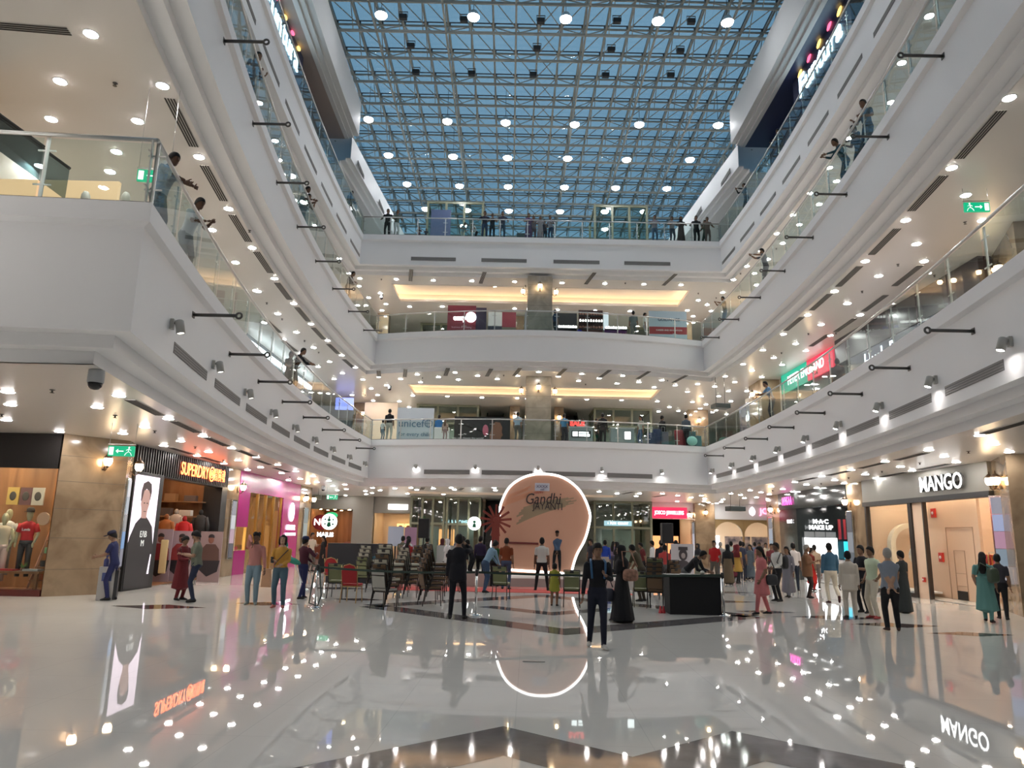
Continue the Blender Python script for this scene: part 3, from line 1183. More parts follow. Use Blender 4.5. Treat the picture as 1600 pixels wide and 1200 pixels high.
def lightbox(M, w_, h_, z0, label, cols):
    t = thing('light_box', label, 'light box', (0, 0, 0), 0, 'slim light boxes on the columns')
    t.matrix_world = M
    q = MB()
    q.box(-w_ / 2 - .05, w_ / 2 + .05, -.05, 0, z0 - .05, z0 + h_ + .05, bev=.01)
    q.build('frame', CHROME, t)
    q = MB()
    n_ = len(cols)
    for i, c in enumerate(cols):
        q.mi = i
        q.box(-w_ / 2, w_ / 2, -.062, -.045, z0 + h_ * i / n_ + .005, z0 + h_ * (i + 1) / n_ - .005)
    q.build('panel', [glow('lightbox_%d_%d_%d' % tuple(int(v * 99) for v in c), c, .55) for c in cols], t)
    return t


lightbox(frame('', -10.86, 21.12, R(106)), .34, 2.4, .7, 'slim lit directory panel on the left marble column beside the tall poster', [(.25, .25, .3), (.2, .35, .6), (.3, .3, .3), (.4, .45, .5), (.6, .62, .66)])

# ---- left: shop with mannequins in a warm window
M = BW(-21.5, 19.5)
room(M, 9.6, 2.6, 3.9, WOOD, WOOD, mat('dark_ceiling', (.03, .025, .022), .6), 'wall_left_window_shop', glow('window_spot', (1, .78, .52), 330.), 5)
slab(M, 0, 9.6, -.05, .1, 3.25, C0, mat('dark_fascia', (.02, .018, .018), .25), 'trim_1')
slab(M, 0, 9.6, -.05, .4, 0, .16, mat('window_plinth', (.11, .022, .018), .3), 'trim_2')
for x in (1.5, 4.7, 7.6):
    slab(M, x, x + .05, -.04, .02, .16, 3.25, BLACK, 'trim_3')
q = MB()
q.quad((0, 0, .16), (9.55, 0, .16), (9.55, 0, 3.25), (0, 0, 3.25))
put(struct(q.build('window_5', CLEAR)), M)


# ---- left: tall video poster
M = LW(21.55, -10.98)
t = thing('video_wall', 'tall lit poster of a dark-haired man in a black jacket, beside the shop door', 'poster')
t.matrix_world = M
q = MB()
q.box(-.06, 1.78, -.10, .05, 0, 3.4, bev=.01)
q.build('frame', BLACK, t)
q = MB()
q.quad((0, -.105, 1.0), (1.5, -.105, 1.0), (1.5, -.105, 3.3), (0, -.105, 3.3))
q.build('screen', glow('poster_pink', (.95, .80, .90), 1.15), t)
q = MB()
q.prism([(0, 0), (1.5, 0), (1.5, 1.15), (1.32, 1.75), (1.05, 1.95), (.88, 2.05), (.58, 2.03), (.30, 1.85), (.05, 1.45), (0, 1.3)], -.012, Matrix.Translation((0, -.105, .05)))
q.build('jacket_picture', mat('poster_black', (.03, .028, .032), .5), t)
q = MB()
q.prism([(.58, 0), (.86, 0), (.88, .22), (.96, .42), (.95, .72), (.84, .84), (.60, .84), (.50, .70), (.48, .42), (.56, .22)], -.02, Matrix.Translation((0, -.105, 2.05)))
q.build('face_picture', glow('poster_skin', (.62, .36, .30), .55), t)
q = MB()
q.prism([(.46, .50), (.44, .80), (.52, 1.02), (.74, 1.10), (.96, 1.02), (1.02, .80), (.97, .55), (.94, .78), (.72, .88), (.55, .80)], -.026, Matrix.Translation((0, -.105, 2.05)))
q.build('hair_picture', mat('poster_hair', (.05, .03, .03), .6), t)
q = MB()
for x_ in (.60, .78):
    q.box(x_, x_ + .08, -.132, -.128, 2.48, 2.51)
q.box(.64, .80, -.132, -.128, 2.24, 2.26)
q.build('features_picture', mat('poster_hair', (.05, .03, .03), .6), t)
letters('E/\\B\nM', .26, glow('poster_print', (.75, .75, .7), .7), t, (.8, -.13, 1.45), 0, .004, name='print')
q = MB()
q.prism([(1.30, .42), (1.40, .42), (1.44, .98), (1.40, 1.0)], -.01, Matrix.Translation((0, -.115, 0)))
q.build('light_gap', glow('poster_pink', (.95, .80, .90), 1.15), t)

# ---- left: brown clothes shop with red neon name
M = LW(23.4)
room(M, 5.1, 5.0, 4.0, WOOD, WOOD, mat('brown_ceiling', (.07, .04, .03), .5), 'wall_left_clothes_shop', glow('warm_spot', (1, .62, .36), 130.), 3)
FASC = mat('black_fascia', (.014, .013, .013), .35)
slab(LW(21.5), 0, 7.3, -.12, .2, 3.35, C0, FASC, 'trim_4')
q = MB()
for i in range(46):
    q.box(.05 + i * .158, .10 + i * .158, -.20, -.12, 3.38, C0 - .02)
put(q.build('slat', FASC), LW(21.5))
struct(bpy.context.scene.objects['slat']).name = 'trim_5'
slab(LW(28.45), 0, .55, -.1, .6, 0, 3.4, BLACK, 'trim_6')
slab(LW(23.25), 0, .12, -.08, .5, 0, 3.4, BLACK, 'trim_7')
NEON = glow('neon_orange', (1, .16, .045), 4.5)
t = thing('shop_sign', 'glowing orange neon shop name with three characters on the black slatted fascia, left', 'sign')
t.matrix_world = LW(26.0) @ Matrix.Translation((0, -.24, 3.72))
letters('SUPERDRY', .60, NEON, t, (-.45, 0, 0), 0, .008, font_scale_x=.80, bold=.002)
letters('\u5192\u967a\u9b42', .50, NEON, t, (1.72, 0, .0), 0, .006, font_scale_x=.70)
q = MB()
q.tube([(.22 * math.cos(a * PI / 8), 0, .25 * math.sin(a * PI / 8)) for a in range(17)], .022, 6)
q.tube([(.12 * math.cos(a * PI / 6), 0, .14 * math.sin(a * PI / 6)) for a in range(13)], .018, 6)
o = q.build('ring', NEON, t)
o.location = (.98, 0, .02)
letters('R', .2, NEON, t, (.98, 0, .02), 0, .02, name='ring_letter')

# pilaster, then the magenta jeweller
column([(-11.0, 28.98), (-11.0, 30.25), (-12, 30.25), (-12, 28.98)], 0, C0 + .02, MARBLE, 'column_left.001')
lantern((-10.98, 30.0, 3.35), R(90), 'brass lantern on the narrow pilaster between the black and magenta shops')
lightbox(LW(29.7, -10.98), .42, 2.2, .7, 'slim lit advert on the pilaster between the black and magenta shops', [(.1, .1, .12), (.5, .35, .42), (.6, .62, .65), (.3, .3, .34)])
MAG = mat('magenta_panel', (.36, .012, .17), .2)
M = LW(30.3)
room(M, 8.8, 4.0, 3.5, mat('gold_wall', (.62, .42, .20), .4), FLOORSTONE, CEIL, 'wall_left_jeweller', glow('warm_white', (1, .82, .58), 110.), 4)
slab(M, 0, 8.8, -.1, .12, 3.35, C0, MAG, 'trim_8')
slab(M, 0, 1.3, -.1, .12, 1.9, 3.35, MAG, 'trim_9')
slab(M, 0, 1.3, -.1, .9, 0, .95, MAG, 'trim_10')
slab(M, 6.0, 8.8, -.1, .12, 0, 3.35, MAG, 'trim_11')
BRASS = mat('brass_frame', (.55, .36, .13), .28, 1.)
for x in (1.3, 2.5, 3.6, 4.75, 5.92):
    slab(M, x, x + .09, -.06, .06, 0, 3.35, BRASS, 'trim_12')
q = MB()
q.quad((1.3, 0, 0), (6, 0, 0), (6, 0, 3.35), (1.3, 0, 3.35))
put(struct(q.build('window_6', mat_glass('gold_glass', (.75, .62, .42), .06))), M)
sign(M, 'MALABAR', .36, (1, .93, 1), 2.6, 'white lit name on the magenta jeweller panel under the oval emblem', loc=(7.45, -.14, 1.95), font_scale_x=.9, bold=.003)
sign(M, 'GOLD & DIAMONDS', .19, (1, .93, 1), 2.6, 'small white lit second line on the magenta jeweller panel', loc=(7.45, -.14, 1.62))
t = thing('emblem', 'white oval emblem on the magenta jeweller panel, far left shop front', 'emblem')
t.matrix_world = M @ Matrix.Translation((7.45, -.13, 2.72))
q = MB()
q.tube([(.30 * math.cos(a * PI / 10), 0, .42 * math.sin(a * PI / 10)) for a in range(21)], .05, 6)
q.build('oval', glow('emblem_white', (1, .93, 1), 2.6), t)
letters('M', .5, glow('emblem_white', (1, .93, 1), 2.6), t, (0, 0, 0), 0, .02, name='initial', bold=.02)
for k in range(3):
    c = MB()
    c.box(-.55, .55, -.3, .3, 0, .9, bev=.02)
    o = thing('display_counter', 'lit jewellery counter inside the magenta shop, %s' % ('nearest', 'middle', 'farthest')[k], 'counter', (0, 0, 0), 0, 'jewellery counters')
    o.matrix_world = M @ Matrix.Translation((1.9 + k * 1.6, 1.2, 0))
    c.build('base', mat('white_lacquer', (.75, .7, .62), .3), o)
    c = MB()
    c.box(-.5, .5, -.26, .26, .9, 1.12)
    c.build('glass_top', CLEAR, o)
    c = MB()
    for i in range(4):
        c.lathe([(.06, .905), (.05, .94), (.03, 1.04), (.035, 1.06)], 8, Matrix.Translation((-.35 + i * .23, 0, 0)))
    c.build('bust', mat('velvet', (.6, .1, .2), .8), o)
slab(M, .12, 1.2, .35, .4, .95, 1.9, glow('niche_glow', (1, .80, .48), 1.6), 'trim_13')
column([(-11.0, 39.15), (-11.0, 41.4), (-12.6, 41.4), (-12.6, 39.15)], 0, C0 + .02, MARBLE, 'column_left.002')
lantern((-10.98, 39.5, 3.4), R(90), 'brass lantern on the marble column past the magenta shop, near side')
lantern((-10.98, 41.0, 3.4), R(90), 'brass lantern on the marble column past the magenta shop, far side')
lightbox(LW(40.3, -10.98), .7, 2.4, .6, 'slim lit panel on the marble column past the magenta shop', [(.2, .25, .25), (.35, .4, .4), (.25, .3, .3)])

# ---- far left: coffee shop, grey walls
GW = mat('taupe_wall', (.30, .275, .245), .5)
M = BW(-15.5)
room(BW(-13.3), 2.9, 4., 3.3, WOOD, WOOD, DWOOD, 'wall_far_coffee_shop', glow('warm_spot2', (1, .55, .22), 130.), 3)
slab(M, 0, 6.4, -.05, .2, 3.3, C0, GW, 'wall_far_coffee_fascia')
slab(M, 0, 2.2, -.05, .2, 0, 3.3, GW, 'wall_far_coffee_side')
slab(M, 5.1, 6.45, -.35, .3, 0, C0, GW, 'column_far_grey')
t = thing('round_sign', 'white round lit coffee sign in the orange-lit far left shop', 'sign')
t.matrix_world = BW(-11.95, 49.8, 2.45)
q = MB()
q.lathe([(.52, -.05), (.52, .05)], 24, Matrix.Rotation(PI / 2, 4, 'X'), smooth=False)
q.build('disc', glow('round_white', (.95, 1, .95), 4.), t)
q = MB()
for a in range(6):
    q.ball((.3 * math.cos(a * PI / 3 + .5), -.055, .3 * math.sin(a * PI / 3 + .5)), .07, .01, .07)
q.ball((0, -.055, .12), .12, .01, .12)
q.prism([(-.16, -.3), (.16, -.3), (.10, -.02), (-.10, -.02)], -.012, Matrix.Translation((0, -.05, 0)))
q.build('motif', mat('coffee_green', (.01, .16, .09), .5), t)
q = MB()
q.ball((.12, .02, .42), .42, .03, .22)
o = q.build('green_top', glow('green_rim', (.02, .35, .12), 1.2), t)
t = thing('round_sign', 'red oval sign with white letter partly behind the white coffee sign', 'sign')
t.matrix_world = BW(-12.55, 49.85, 2.4)
q = MB()
q.lathe([(.5, -.03), (.5, .03)], 24, Matrix.Rotation(PI / 2, 4, 'X') @ Matrix.Diagonal((1.1, 1, 1, 1)), smooth=False)
q.build('disc', mat('sign_maroon', (.25, .02, .03), .4), t)
letters('N', .6, glow('round_white', (.95, 1, .95), 4.), t, (-.2, -.05, 0), 0, .01, name='letter')
sign(BW(-12.15, 49.8, 1.6), 'MAJLIS', .38, (1, .97, .95), 4., 'white lit letters below the round signs in the orange-lit far shop', bold=.01)
for k in range(3):
    o = MB().box(-.5, .5, -.3, .3, 0, .95 + .1 * k, bev=.02).build('coffee_counter', [mat('red_brown', (.25, .07, .04), .4)], None)
    put(o, BW(-12.6 + k * .95, 51.2 + .2 * k))
    tag(o, 'red-brown counter in the orange-lit coffee shop, %s' % ('left', 'middle', 'right')[k], 'counter', 'coffee shop counters')
M = BW(-9.05)
room(M, 2.6, 4., 3.2, CREAM, FLOORSTONE, DWOOD, 'wall_far_food_shop', glow('warm_white2', (1, .75, .45), 80.), 2)
slab(M, 0, 2.65, -.05, .15, 3.1, C0, GW, 'wall_far_food_fascia')
sign(M, 'COFFEE HOUSE', .17, (.03, .03, .03), 0, 'small white lit shop name board on the grey far wall, left of the lifts', loc=(1.6, -.14, 3.52), bold=.004, back=(-.65, .65, .015, .08, -.17, .17, glow('board_white', (1, .98, .95), 3.)))
for k in range(2):
    q = MB()
    q.box(-.24, .24, -.03, 0, -.32, .32)
    q.mi = 1
    for z in (-.15, .12):
        q.ball((0, -.035, z), .15, .01, .09)
    o = put(q.build('menu_board', [glow('menu_yellow', (1, .62, .2), 1.6), mat('menu_dish', (.25, .08, .03), .5)]), BW(-7.75 + k * .56, 53.6, 2.15))
    tag(o, 'lit yellow menu picture in the shop left of the lifts, %s one' % ('left', 'right')[k], 'menu board', 'menu boards')
# ---- far middle: glass lift shafts and entrance lobby
LIFTGL = mat_glass('lift_glass', (.55, .66, .60), .09)
OLIVE = mat('olive_frame', (.20, .205, .135), .4)
BACKW = mat('lobby_wall', (.36, .34, .29), .5)


def lift(x0, x1, y0, y1, z0, z1, label):
    t = thing('glass_lift', label, 'lift', ((x0 + x1) / 2, y0, z0), 0)
    w_, d_, h_ = (x1 - x0) / 2, y1 - y0, z1 - z0
    f = MB()
    for x in (-w_, -w_ * .33, w_ * .33, w_):
        f.box(x - .07, x + .07, -.07, .07, 0, h_)
    for x in (-w_, w_):
        f.box(x - .07, x + .07, d_ - .07, d_ + .07, 0, h_)
    for z in (.05, 2.45, h_ - .08):
        f.box(-w_, w_, -.06, .06, z - .07, z + .07)
        f.box(-w_ - .06, -w_ + .06, 0, d_, z - .07, z + .07)
        f.box(w_ - .06, w_ + .06, 0, d_, z - .07, z + .07)
    f.build('frame', OLIVE, t)
    g = MB()
    g.quad((-w_, 0, 0), (w_, 0, 0), (w_, 0, h_), (-w_, 0, h_))
    g.quad((-w_, 0, 0), (-w_, d_, 0), (-w_, d_, h_), (-w_, 0, h_))
    g.quad((w_, 0, 0), (w_, d_, 0), (w_, d_, h_), (w_, 0, h_))
    g.build('glazing', LIFTGL, t)
    d = MB()
    d.box(-w_ * .6, w_ * .6, d_ * .5, d_ * .55, .05, 2.3)
    d.build('car_door', STEEL, t)
    return t


lift(-6.3, -4.2, 48, 51, 0, C0, 'green-tinted glass lift shaft on the ground floor, left of the escalator, left half')
lift(-4.0, -1.9, 48, 51, 0, C0, 'green-tinted glass lift shaft on the ground floor, left of the escalator, right half')
lift(5.6, 9.3, 49, 53, 0, C0, 'glazed entrance lobby with olive frames right of the stage backdrop')
slab(BW(-6.4, 54.), 0, 20., 0, .2, 0, C0, BACKW, 'wall_far_lobby')
sign(BW(-3.9, 53.8, 2.65), 'ZARA HOME', .42, (.55, .85, 1), 2.2, 'pale blue lit letters seen through the ground floor lift glass', font_scale_x=.8)
t = thing('round_sign', 'small white round lit sign between the lifts and the escalator', 'sign')
t.matrix_world = BW(-2.2, 47.5, 2.5)
q = MB()
q.lathe([(.42, -.05), (.42, .05)], 20, Matrix.Rotation(PI / 2, 4, 'X'), smooth=False)
q.build('disc', glow('round_white', (.95, 1, .95), 4.), t)
q = MB()
q.ball((0, -.055, .1), .1, .01, .1)
q.prism([(-.14, -.25), (.14, -.25), (.08, -.0), (-.08, -.0)], -.012, Matrix.Translation((0, -.05, 0)))
q.build('motif', mat('coffee_green', (.01, .16, .09), .5), t)
for k in range(3):
    o = put(MB().box(-.5, .5, 0, .05, -.24, 1.9).build('lit_display', glow('display_orange', (1, .45, .18), 1.3) if k < 2 else glow('display_white', (.9, .95, 1), 2.4)), BW((-4.6, -3.5, 7.3)[k], 53.7, .25))
    tag(o, ('orange lit display behind the lift glass, left', 'orange lit display behind the lift glass, right', 'white lit display behind the glazed entrance lobby')[k], 'display')
sign(BW(7.1, 48.85, 2.72), 'i  FUN  COURT', .2, (1, 1, 1), 2.5, 'green and blue hanging direction sign in the glazed lobby', name='direction_sign', back=(-.9, .9, .015, .06, -.16, .16, glow('dir_blue', (.3, .5, .55), .9)))


def escalator(x, y0, y1, z0, z1, w_, label):
    t = thing('escalator', label, 'escalator', (x, y0, z0), 0)
    L_, h_ = y1 - y0, z1 - z0
    n_ = 18
    s = MB()
    for i in range(n_):
        s.box(-w_ / 2 + .15, w_ / 2 - .15, L_ * i / n_, L_ * (i + 1) / n_, h_ * i / n_ - .3, h_ * (i + 1) / n_)
    s.build('steps', mat('step_dark', (.05, .05, .05), .5, .5), t)
    for sx in (-1, 1):
        b = MB()
        xx = sx * (w_ / 2 - .08)
        b.add([(xx - .06, 0, -.3), (xx + .06, 0, -.3), (xx + .06, L_, h_ - .3), (xx - .06, L_, h_ - .3), (xx - .06, 0, .2), (xx + .06, 0, .2), (xx + .06, L_, h_ + .2), (xx - .06, L_, h_ + .2)],
              [(0, 1, 2, 3), (4, 5, 6, 7), (0, 1, 5, 4), (1, 2, 6, 5), (2, 3, 7, 6), (3, 0, 4, 7)])
        b.build('skirt', mat('escalator_black', (.015, .015, .018), .15), t)
        g = MB()
        g.quad((xx, 0, .2), (xx, L_, h_ + .2), (xx, L_, h_ + .98), (xx, 0, .98))
        g.build('balustrade', DGLASS, t)
        r_ = MB()
        r_.tube([(xx, -.3, .7), (xx, -.1, .98), (xx, L_, h_ + 1.0)], .045, 8)
        r_.build('handrail', RUBBER, t)
    return t


escalator(-1.0, 45.5, 53.5, 0, C0 + .6, 1.3, 'dark escalator rising behind the stage backdrop on the ground floor')
# ---- far right: red jeweller sign, arched shop
M = BW(9.4)
room(M, 2.9, 4., 3.2, CREAM, FLOORSTONE, CEIL, 'wall_far_red_shop', glow('warm_white3', (1, .85, .65), 80.), 2)
slab(M, -.1, 2.9, -.05, .15, 3.1, C0, WHITE, 'wall_far_red_fascia')
sign(M, 'JOSCO JEWELLERS', .33, (1, .80, .85), 3.4, 'red sign with pale capital letters over the far right jeweller', loc=(1.25, -.3, 3.5), font_scale_x=.72, bold=.002, back=(-1.2, 1.2, .03, .12, -.36, .36, glow('sign_red', (.85, .02, .09), .9)))
for k in range(2):
    o = put(MB().box(-.45, .45, 0, .04, -.49, 1.5).build('lit_display', glow('display_orange2', (1, .40, .15), 1.0)), M @ Matrix.Translation((.8 + k * 1.2, 2.5, .5)))
    tag(o, 'orange lit poster inside the shop under the red sign, %s' % ('left', 'right')[k], 'display')
column([(12.3, 49.4), (13.6, 49.4), (13.6, 50.8), (12.3, 50.8)], 0, C0 + .02, MARBLE, 'column_far_right')
lantern((12.95, 49.38, 3.45), 0, 'brass lantern on the far marble column between the red sign and the white arches')
lantern((12.28, 49.9, 3.3), R(-90), 'brass lantern on the left corner of the far marble column')
lightbox(frame('', 12.28, 49.75, R(-90)), .5, 2.2, .7, 'slim lit advert on the left side of the far right marble column', [(.5, .55, .6), (.45, .5, .6), (.2, .22, .25)])
M = BW(13.6)
room(M, 6., 4.5, 3.4, CREAM, FLOORSTONE, CEIL, 'wall_far_arch_shop', glow('warm_white4', (1, .9, .75), 110.), 4)
slab(M, 0, 6., -.08, .15, 3.15, C0, WHITE, 'wall_far_arch_fascia')
ar = MB()
GOLD = mat('gold_arch', (.40, .27, .12), .4)
for k in range(2):
    x0 = .05 + k * 2.0
    n_ = 12
    for i in range(n_):
        a0, a1 = PI * i / n_, PI * (i + 1) / n_
        p = lambda a: (x0 + 1 - .95 * math.cos(a), 2.1 + .9 * math.sin(a))
        (xa, za), (xb, zb) = p(a0), p(a1)
        ar.add([(xa, 0, za), (xb, 0, zb), (xb, 0, 3.16), (xa, 0, 3.16), (xa, .2, za), (xb, .2, zb), (xb, .2, 3.16), (xa, .2, 3.16)],
               [(0, 1, 2, 3), (0, 1, 5, 4), (4, 5, 6, 7)])
    ar.box(x0 - .04, x0 + .06, 0, .2, 0, 3.16)
put(struct(ar.build('wall_far_arches', GOLD)), M)
t = thing('shop_sign', 'pink capital letters beside a pearl drop emblem on the white arched shop', 'sign')
t.matrix_world = M @ Matrix.Translation((3.1, -.14, 3.72))
letters('JOSCO', .55, glow('pink_glow', (1, .25, .45), 2.6), t, (.9, 0, 0), 0, .02)
q = MB()
q.lathe([(.01, -.30), (.17, -.18), (.2, 0), (.14, .18), (.01, .30)], 12, Matrix.Diagonal((1, .3, 1, 1)))
o = q.build('drop_emblem', glow('pearl', (1, .8, .85), 1.8), t)
o.location = (-.45, 0, 0)
for k in range(2):
    o = put(MB().box(-.85, .85, 0, .05, 0, 1.5).build('poster', mat_noise('poster_faces', (.10, .10, .14), (.75, .62, .58), 2.2, .4, 2.)), M @ Matrix.Translation((1.9 + k * 1.8, .9, .55)))
    tag(o, 'dark poster of two faces under the arches of the white shop, %s' % ('left', 'right')[k], 'poster')
o = put(MB().box(-.6, .6, 0, .05, 0, 1.2).build('lit_display', glow('display_white', (.9, .95, 1), 2.4)), M @ Matrix.Translation((.9, 3.8, .9)))
tag(o, 'bright white lit display inside the first arch of the white shop', 'display')
# ---- right: dark beauty shop
DARKG = mat('dark_grey_gloss', (.035, .04, .04), .1, spec=.7)
column([(14.0, 40.6), (14.0, 38.6), (15.3, 38.6), (15.3, 40.6)][::-1], 0, C0 + .02, MARBLE, 'column_right')
lantern((13.98, 39.3, 3.3), R(-90), 'brass lantern on the marble column between the arched shop and the dark shop')
lightbox(RW(39.9, 13.98), .5, 2.3, .7, 'slim lit advert on the marble column between the arched shop and the dark shop', [(.7, .72, .75), (.3, .38, .45), (.35, .4, .48), (.2, .22, .25)])
M = RW(38.55)
room(M, 7.75, 5., 3.6, DARKG, FLOORSTONE, BLACK, 'wall_right_dark_shop', LAMP, 4)
slab(M, 0, 7.75, -.08, .2, 3.35, C0, DARKG, 'trim_14')
slab(M, 0, 2.3, -.05, .15, 0, 3.35, DARKG, 'trim_15')
sign(M, 'NYKAA', .58, (1, .08, .55), 2.6, 'magenta lit shop name on the dark grey shop front, right', loc=(1.35, -.14, 3.74), font_scale_x=.66, shear=.15, bold=.002)
sign(M, 'M\u00b7A\u00b7C', .24, (1, 1, 1), 2.5, 'small white lit name on the dark side panel under the magenta name', loc=(1.5, -.1, 2.75), bold=.006)
MM = M
M = BW(14.0, 38.3)
q = MB()
q.box(1.1, 2.75, .0, .06, .2, 2.0)
o = put(q.build('video_screen', glow('screen_white', (1, 1, 1), 2.4)), M)
tag(o, 'big blank white screen inside the dark shop, right', 'screen')
q = MB()
for i in range(3):
    q.box(1.1 + i * .55, 1.6 + i * .55, 0, .06, 2.03, 2.3)
o = put(q.build('picture_strip', mat('picture_grey', (.5, .52, .54), .4)), M)
tag(o, 'row of small pictures above the blank white screen', 'picture strip')
sign(M, 'M\u00b7A\u00b7C\nMAKE UP', .30, (1, 1, 1), 2.4, 'white lit two-line name above the blank white screen', loc=(1.95, -.02, 2.66), bold=.01)
q = MB()
for i in range(9):
    q.mi = i % 2
    q.box(2.85 + i * .13, 2.98 + i * .13, .0, .06, 1.95, 2.95)
o = put(q.build('striped_panel', [mat('stripe_red', (.55, .05, .06), .5), mat('stripe_dark', (.03, .02, .03), .5)]), M)
tag(o, 'red and black striped panel inside the dark shop', 'panel')
sign(M, 'Ace', .36, (1, 1, 1), 2.2, 'turquoise poster inside the dark shop beside the white screen', cat='poster', name='poster', loc=(3.35, -.3, 1.22), back=(-.38, .38, .03, .08, -.25, .62, glow('turquoise', (.03, .55, .75), 1.3)))
M = MM
for k in range(3):
    o = MB().box(-.5, .5, -.3, .3, 0, 1.0, bev=.015).build('make_up_counter', [mat('counter_white', (.7, .7, .7), .25)])
    put(o, M @ Matrix.Translation((3.0 + k * 1.6, 1.1, 0)))
    tag(o, 'white make-up counter inside the dark shop, %s' % ('far one', 'middle one', 'near one')[k], 'counter', 'make-up counters')
# ---- right: white and cream fashion shop
column([(13.95, 30.75), (13.95, 29.1), (15, 29.1), (15, 30.75)][::-1], 0, C0 + .02, MARBLE, 'column_right.001')
lantern((13.93, 30.4, 3.3), R(-90), 'brass lantern on the marble pilaster between the dark shop and the white-lettered shop')
lightbox(RW(30.5, 13.93), .45, 2.4, .6, 'slim lit panel on the marble pilaster between the dark shop and the white-lettered shop', [(.12, .14, .16), (.25, .27, .3), (.1, .1, .12)])
M = RW(29.05, 13.9)
CRW = mat('peach_wall', (.72, .52, .37), .5)
room(M, 7.6, 3.2, 3.9, CRW, FLOORSTONE, WHITE, 'wall_right_fashion_shop', glow('warm_white5', (1, .82, .62), 190.), 5)
slab(M, 0, 7.75, -.10, .2, 3.32, C0, mat('champagne_metal', (.21, .20, .18), .4, .2), 'trim_16')
slab(M, 0, 7.75, -.13, .2, 3.16, 3.32, BLACK, 'trim_17')
BK = mat('black_brown', (.018, .012, .01), .35)
slab(M, 0, .14, -.06, .1, 0, 3.16, BK, 'trim_18')
slab(M, 3.15, 3.36, -.06, .1, 0, 3.16, BK, 'trim_19')
slab(M, .14, 3.15, -.06, .1, 0, .14, BK, 'trim_20')
slab(M, .14, 3.15, .0, .9, .14, .2, WHITE, 'trim_21')
slab(M, 3.36, 4.0, 0, .1, 0, 3.16, CRW, 'wall_right_cream_pier')
slab(M, 4.0, 4.07, -.03, .1, 0, 3.16, BK, 'trim_22')
slab(M, 2.5, 5.4, .95, 1.05, 0, 3.9, CRW, 'wall_right_cream_screen')
q = MB()
q.quad((.14, 0, .14), (3.15, 0, .14), (3.15, 0, 3.16), (.14, 0, 3.16))
put(struct(q.build('window_7', CLEAR)), M)
# arch niche in the window
arch_mb = MB()
N = 16
for i in range(N):
    a0, a1 = PI * i / N, PI * (i + 1) / N
    for (r0, r1, yy) in ((.62, .80, 1.0),):
        pts = [(2.45 - r * math.cos(a), yy, 1.75 + r * math.sin(a)) for r, a in ((r0, a0), (r0, a1), (r1, a1), (r1, a0))]
        arch_mb.poly(pts)
        arch_mb.quad(pts[0], pts[1], (pts[1][0], yy + .3, pts[1][2]), (pts[0][0], yy + .3, pts[0][2]))
        arch_mb.quad(pts[3], pts[2], (pts[2][0], yy + .3, pts[2][2]), (pts[3][0], yy + .3, pts[3][2]))
arch_mb.box(2.45 - .8, 2.45 - .62, 1.0, 1.3, .2, 1.75)
arch_mb.box(2.45 + .62, 2.45 + .8, 1.0, 1.3, .2, 1.75)
o = put(arch_mb.build('arch', mat('arch_cream', (.85, .72, .55), .5)), BW(12.75, 27.3))
tag(o, 'cream arch standing in the shop window under the white letters', 'arch')
sign(M, 'MANGO', .70, (1, 1, .98), 2.8, 'big white lit capital letters on the champagne fascia, right', loc=(5.55, -.24, 3.68), font_scale_x=.9, bold=.004, depth=.006)
letters('MANGO', .70, mat('letter_side', (.10, .10, .105), .4), [o for o in bpy.data.objects if o.get('label', '').startswith('big white lit capital')][0], (0, .05, 0), 0, .04, name='letter_body', font_scale_x=.9, bold=.004)
for k, (x, z, s_) in enumerate(((3.02, 2.85, .12), (3.25, 1.35, .12), (3.8, .62, .06))):
    q = MB()
    q.box(-s_, s_, -.06, 0, -s_ * 1.3, s_ * 1.3, bev=.008)
    q.mi = 1
    q.ball((0, -.07, 0), s_ * .45, .02, s_ * .45)
    o = put(q.build('fire_alarm', [mat('alarm_red', (.55, .03, .02), .4), WHITE]), M @ Matrix.Translation((x, .94 if k < 2 else -.02, z)))
    tag(o, ('red fire alarm box high on the cream wall of the fashion shop', 'red fire alarm box at shoulder height on the cream wall of the fashion shop', 'small brown socket low on the cream pier')[k], 'alarm')
q = MB()
TR = mat('panel_joint', (.42, .28, .19), .5)
for (x0, x1, z0, z1) in ((3.6, 5.1, 0, 2.35), (3.95, 4.55, 0, 1.6)):
    q.box(x0, x0 + .02, .93, .96, z0, z1)
    q.box(x1 - .02, x1, .93, .96, z0, z1)
    q.box(x0, x1, .93, .96, z1 - .02, z1)
for z in (.45, .85):
    q.box(3.95, 4.55, .93, .96, z, z + .015)
q.mi = 1
q.box(3.98, 4.52, .92, .96, .02, .3)
put(struct(q.build('door_1', [TR, BLACK])), M)
# near right marble column
column([(13.15, 19.5), (13.9, 21.25), (16.5, 21.25), (16.5, 19.0)], 0, C0 + .02, MARBLE, 'column_right.002')
lantern((13.75, 20.95, 3.45), R(-66.8), 'brass lantern on the edge of the near right marble column by the white letters')
lantern((13.40, 20.15, 3.40), R(-66.8), 'second brass lantern on the near right marble column')
lightbox(frame('', 13.62, 20.65, R(-66.8)), .42, 2.35, .75, 'slim lit advert on the near right marble column beside the fashion shop', [(.5, .48, .52), (.22, .28, .34), (.45, .25, .35), (.35, .4, .6), (.3, .3, .36)])
o = MB().box(-.25, .25, -.25, .25, 0, .75, bev=.03).build('floor_bin', [mat('bin_slate', (.08, .10, .12), .4)], None, (13.4, 19.0, 0))
tag(o, 'dark slate floor bin at the foot of the near right marble column', 'bin')
# ------------------------------------------------------------------ upper galleries: back walls, shops, columns
WARMWALL = mat('gallery_wall', (.72, .66, .58), .5)
GLASSY = mat('shop_glazing', (.10, .12, .125), .08)


def sheet(pts, m_, name):
    q = MB()
    q.poly(pts)
    return struct(q.build(name, m_))


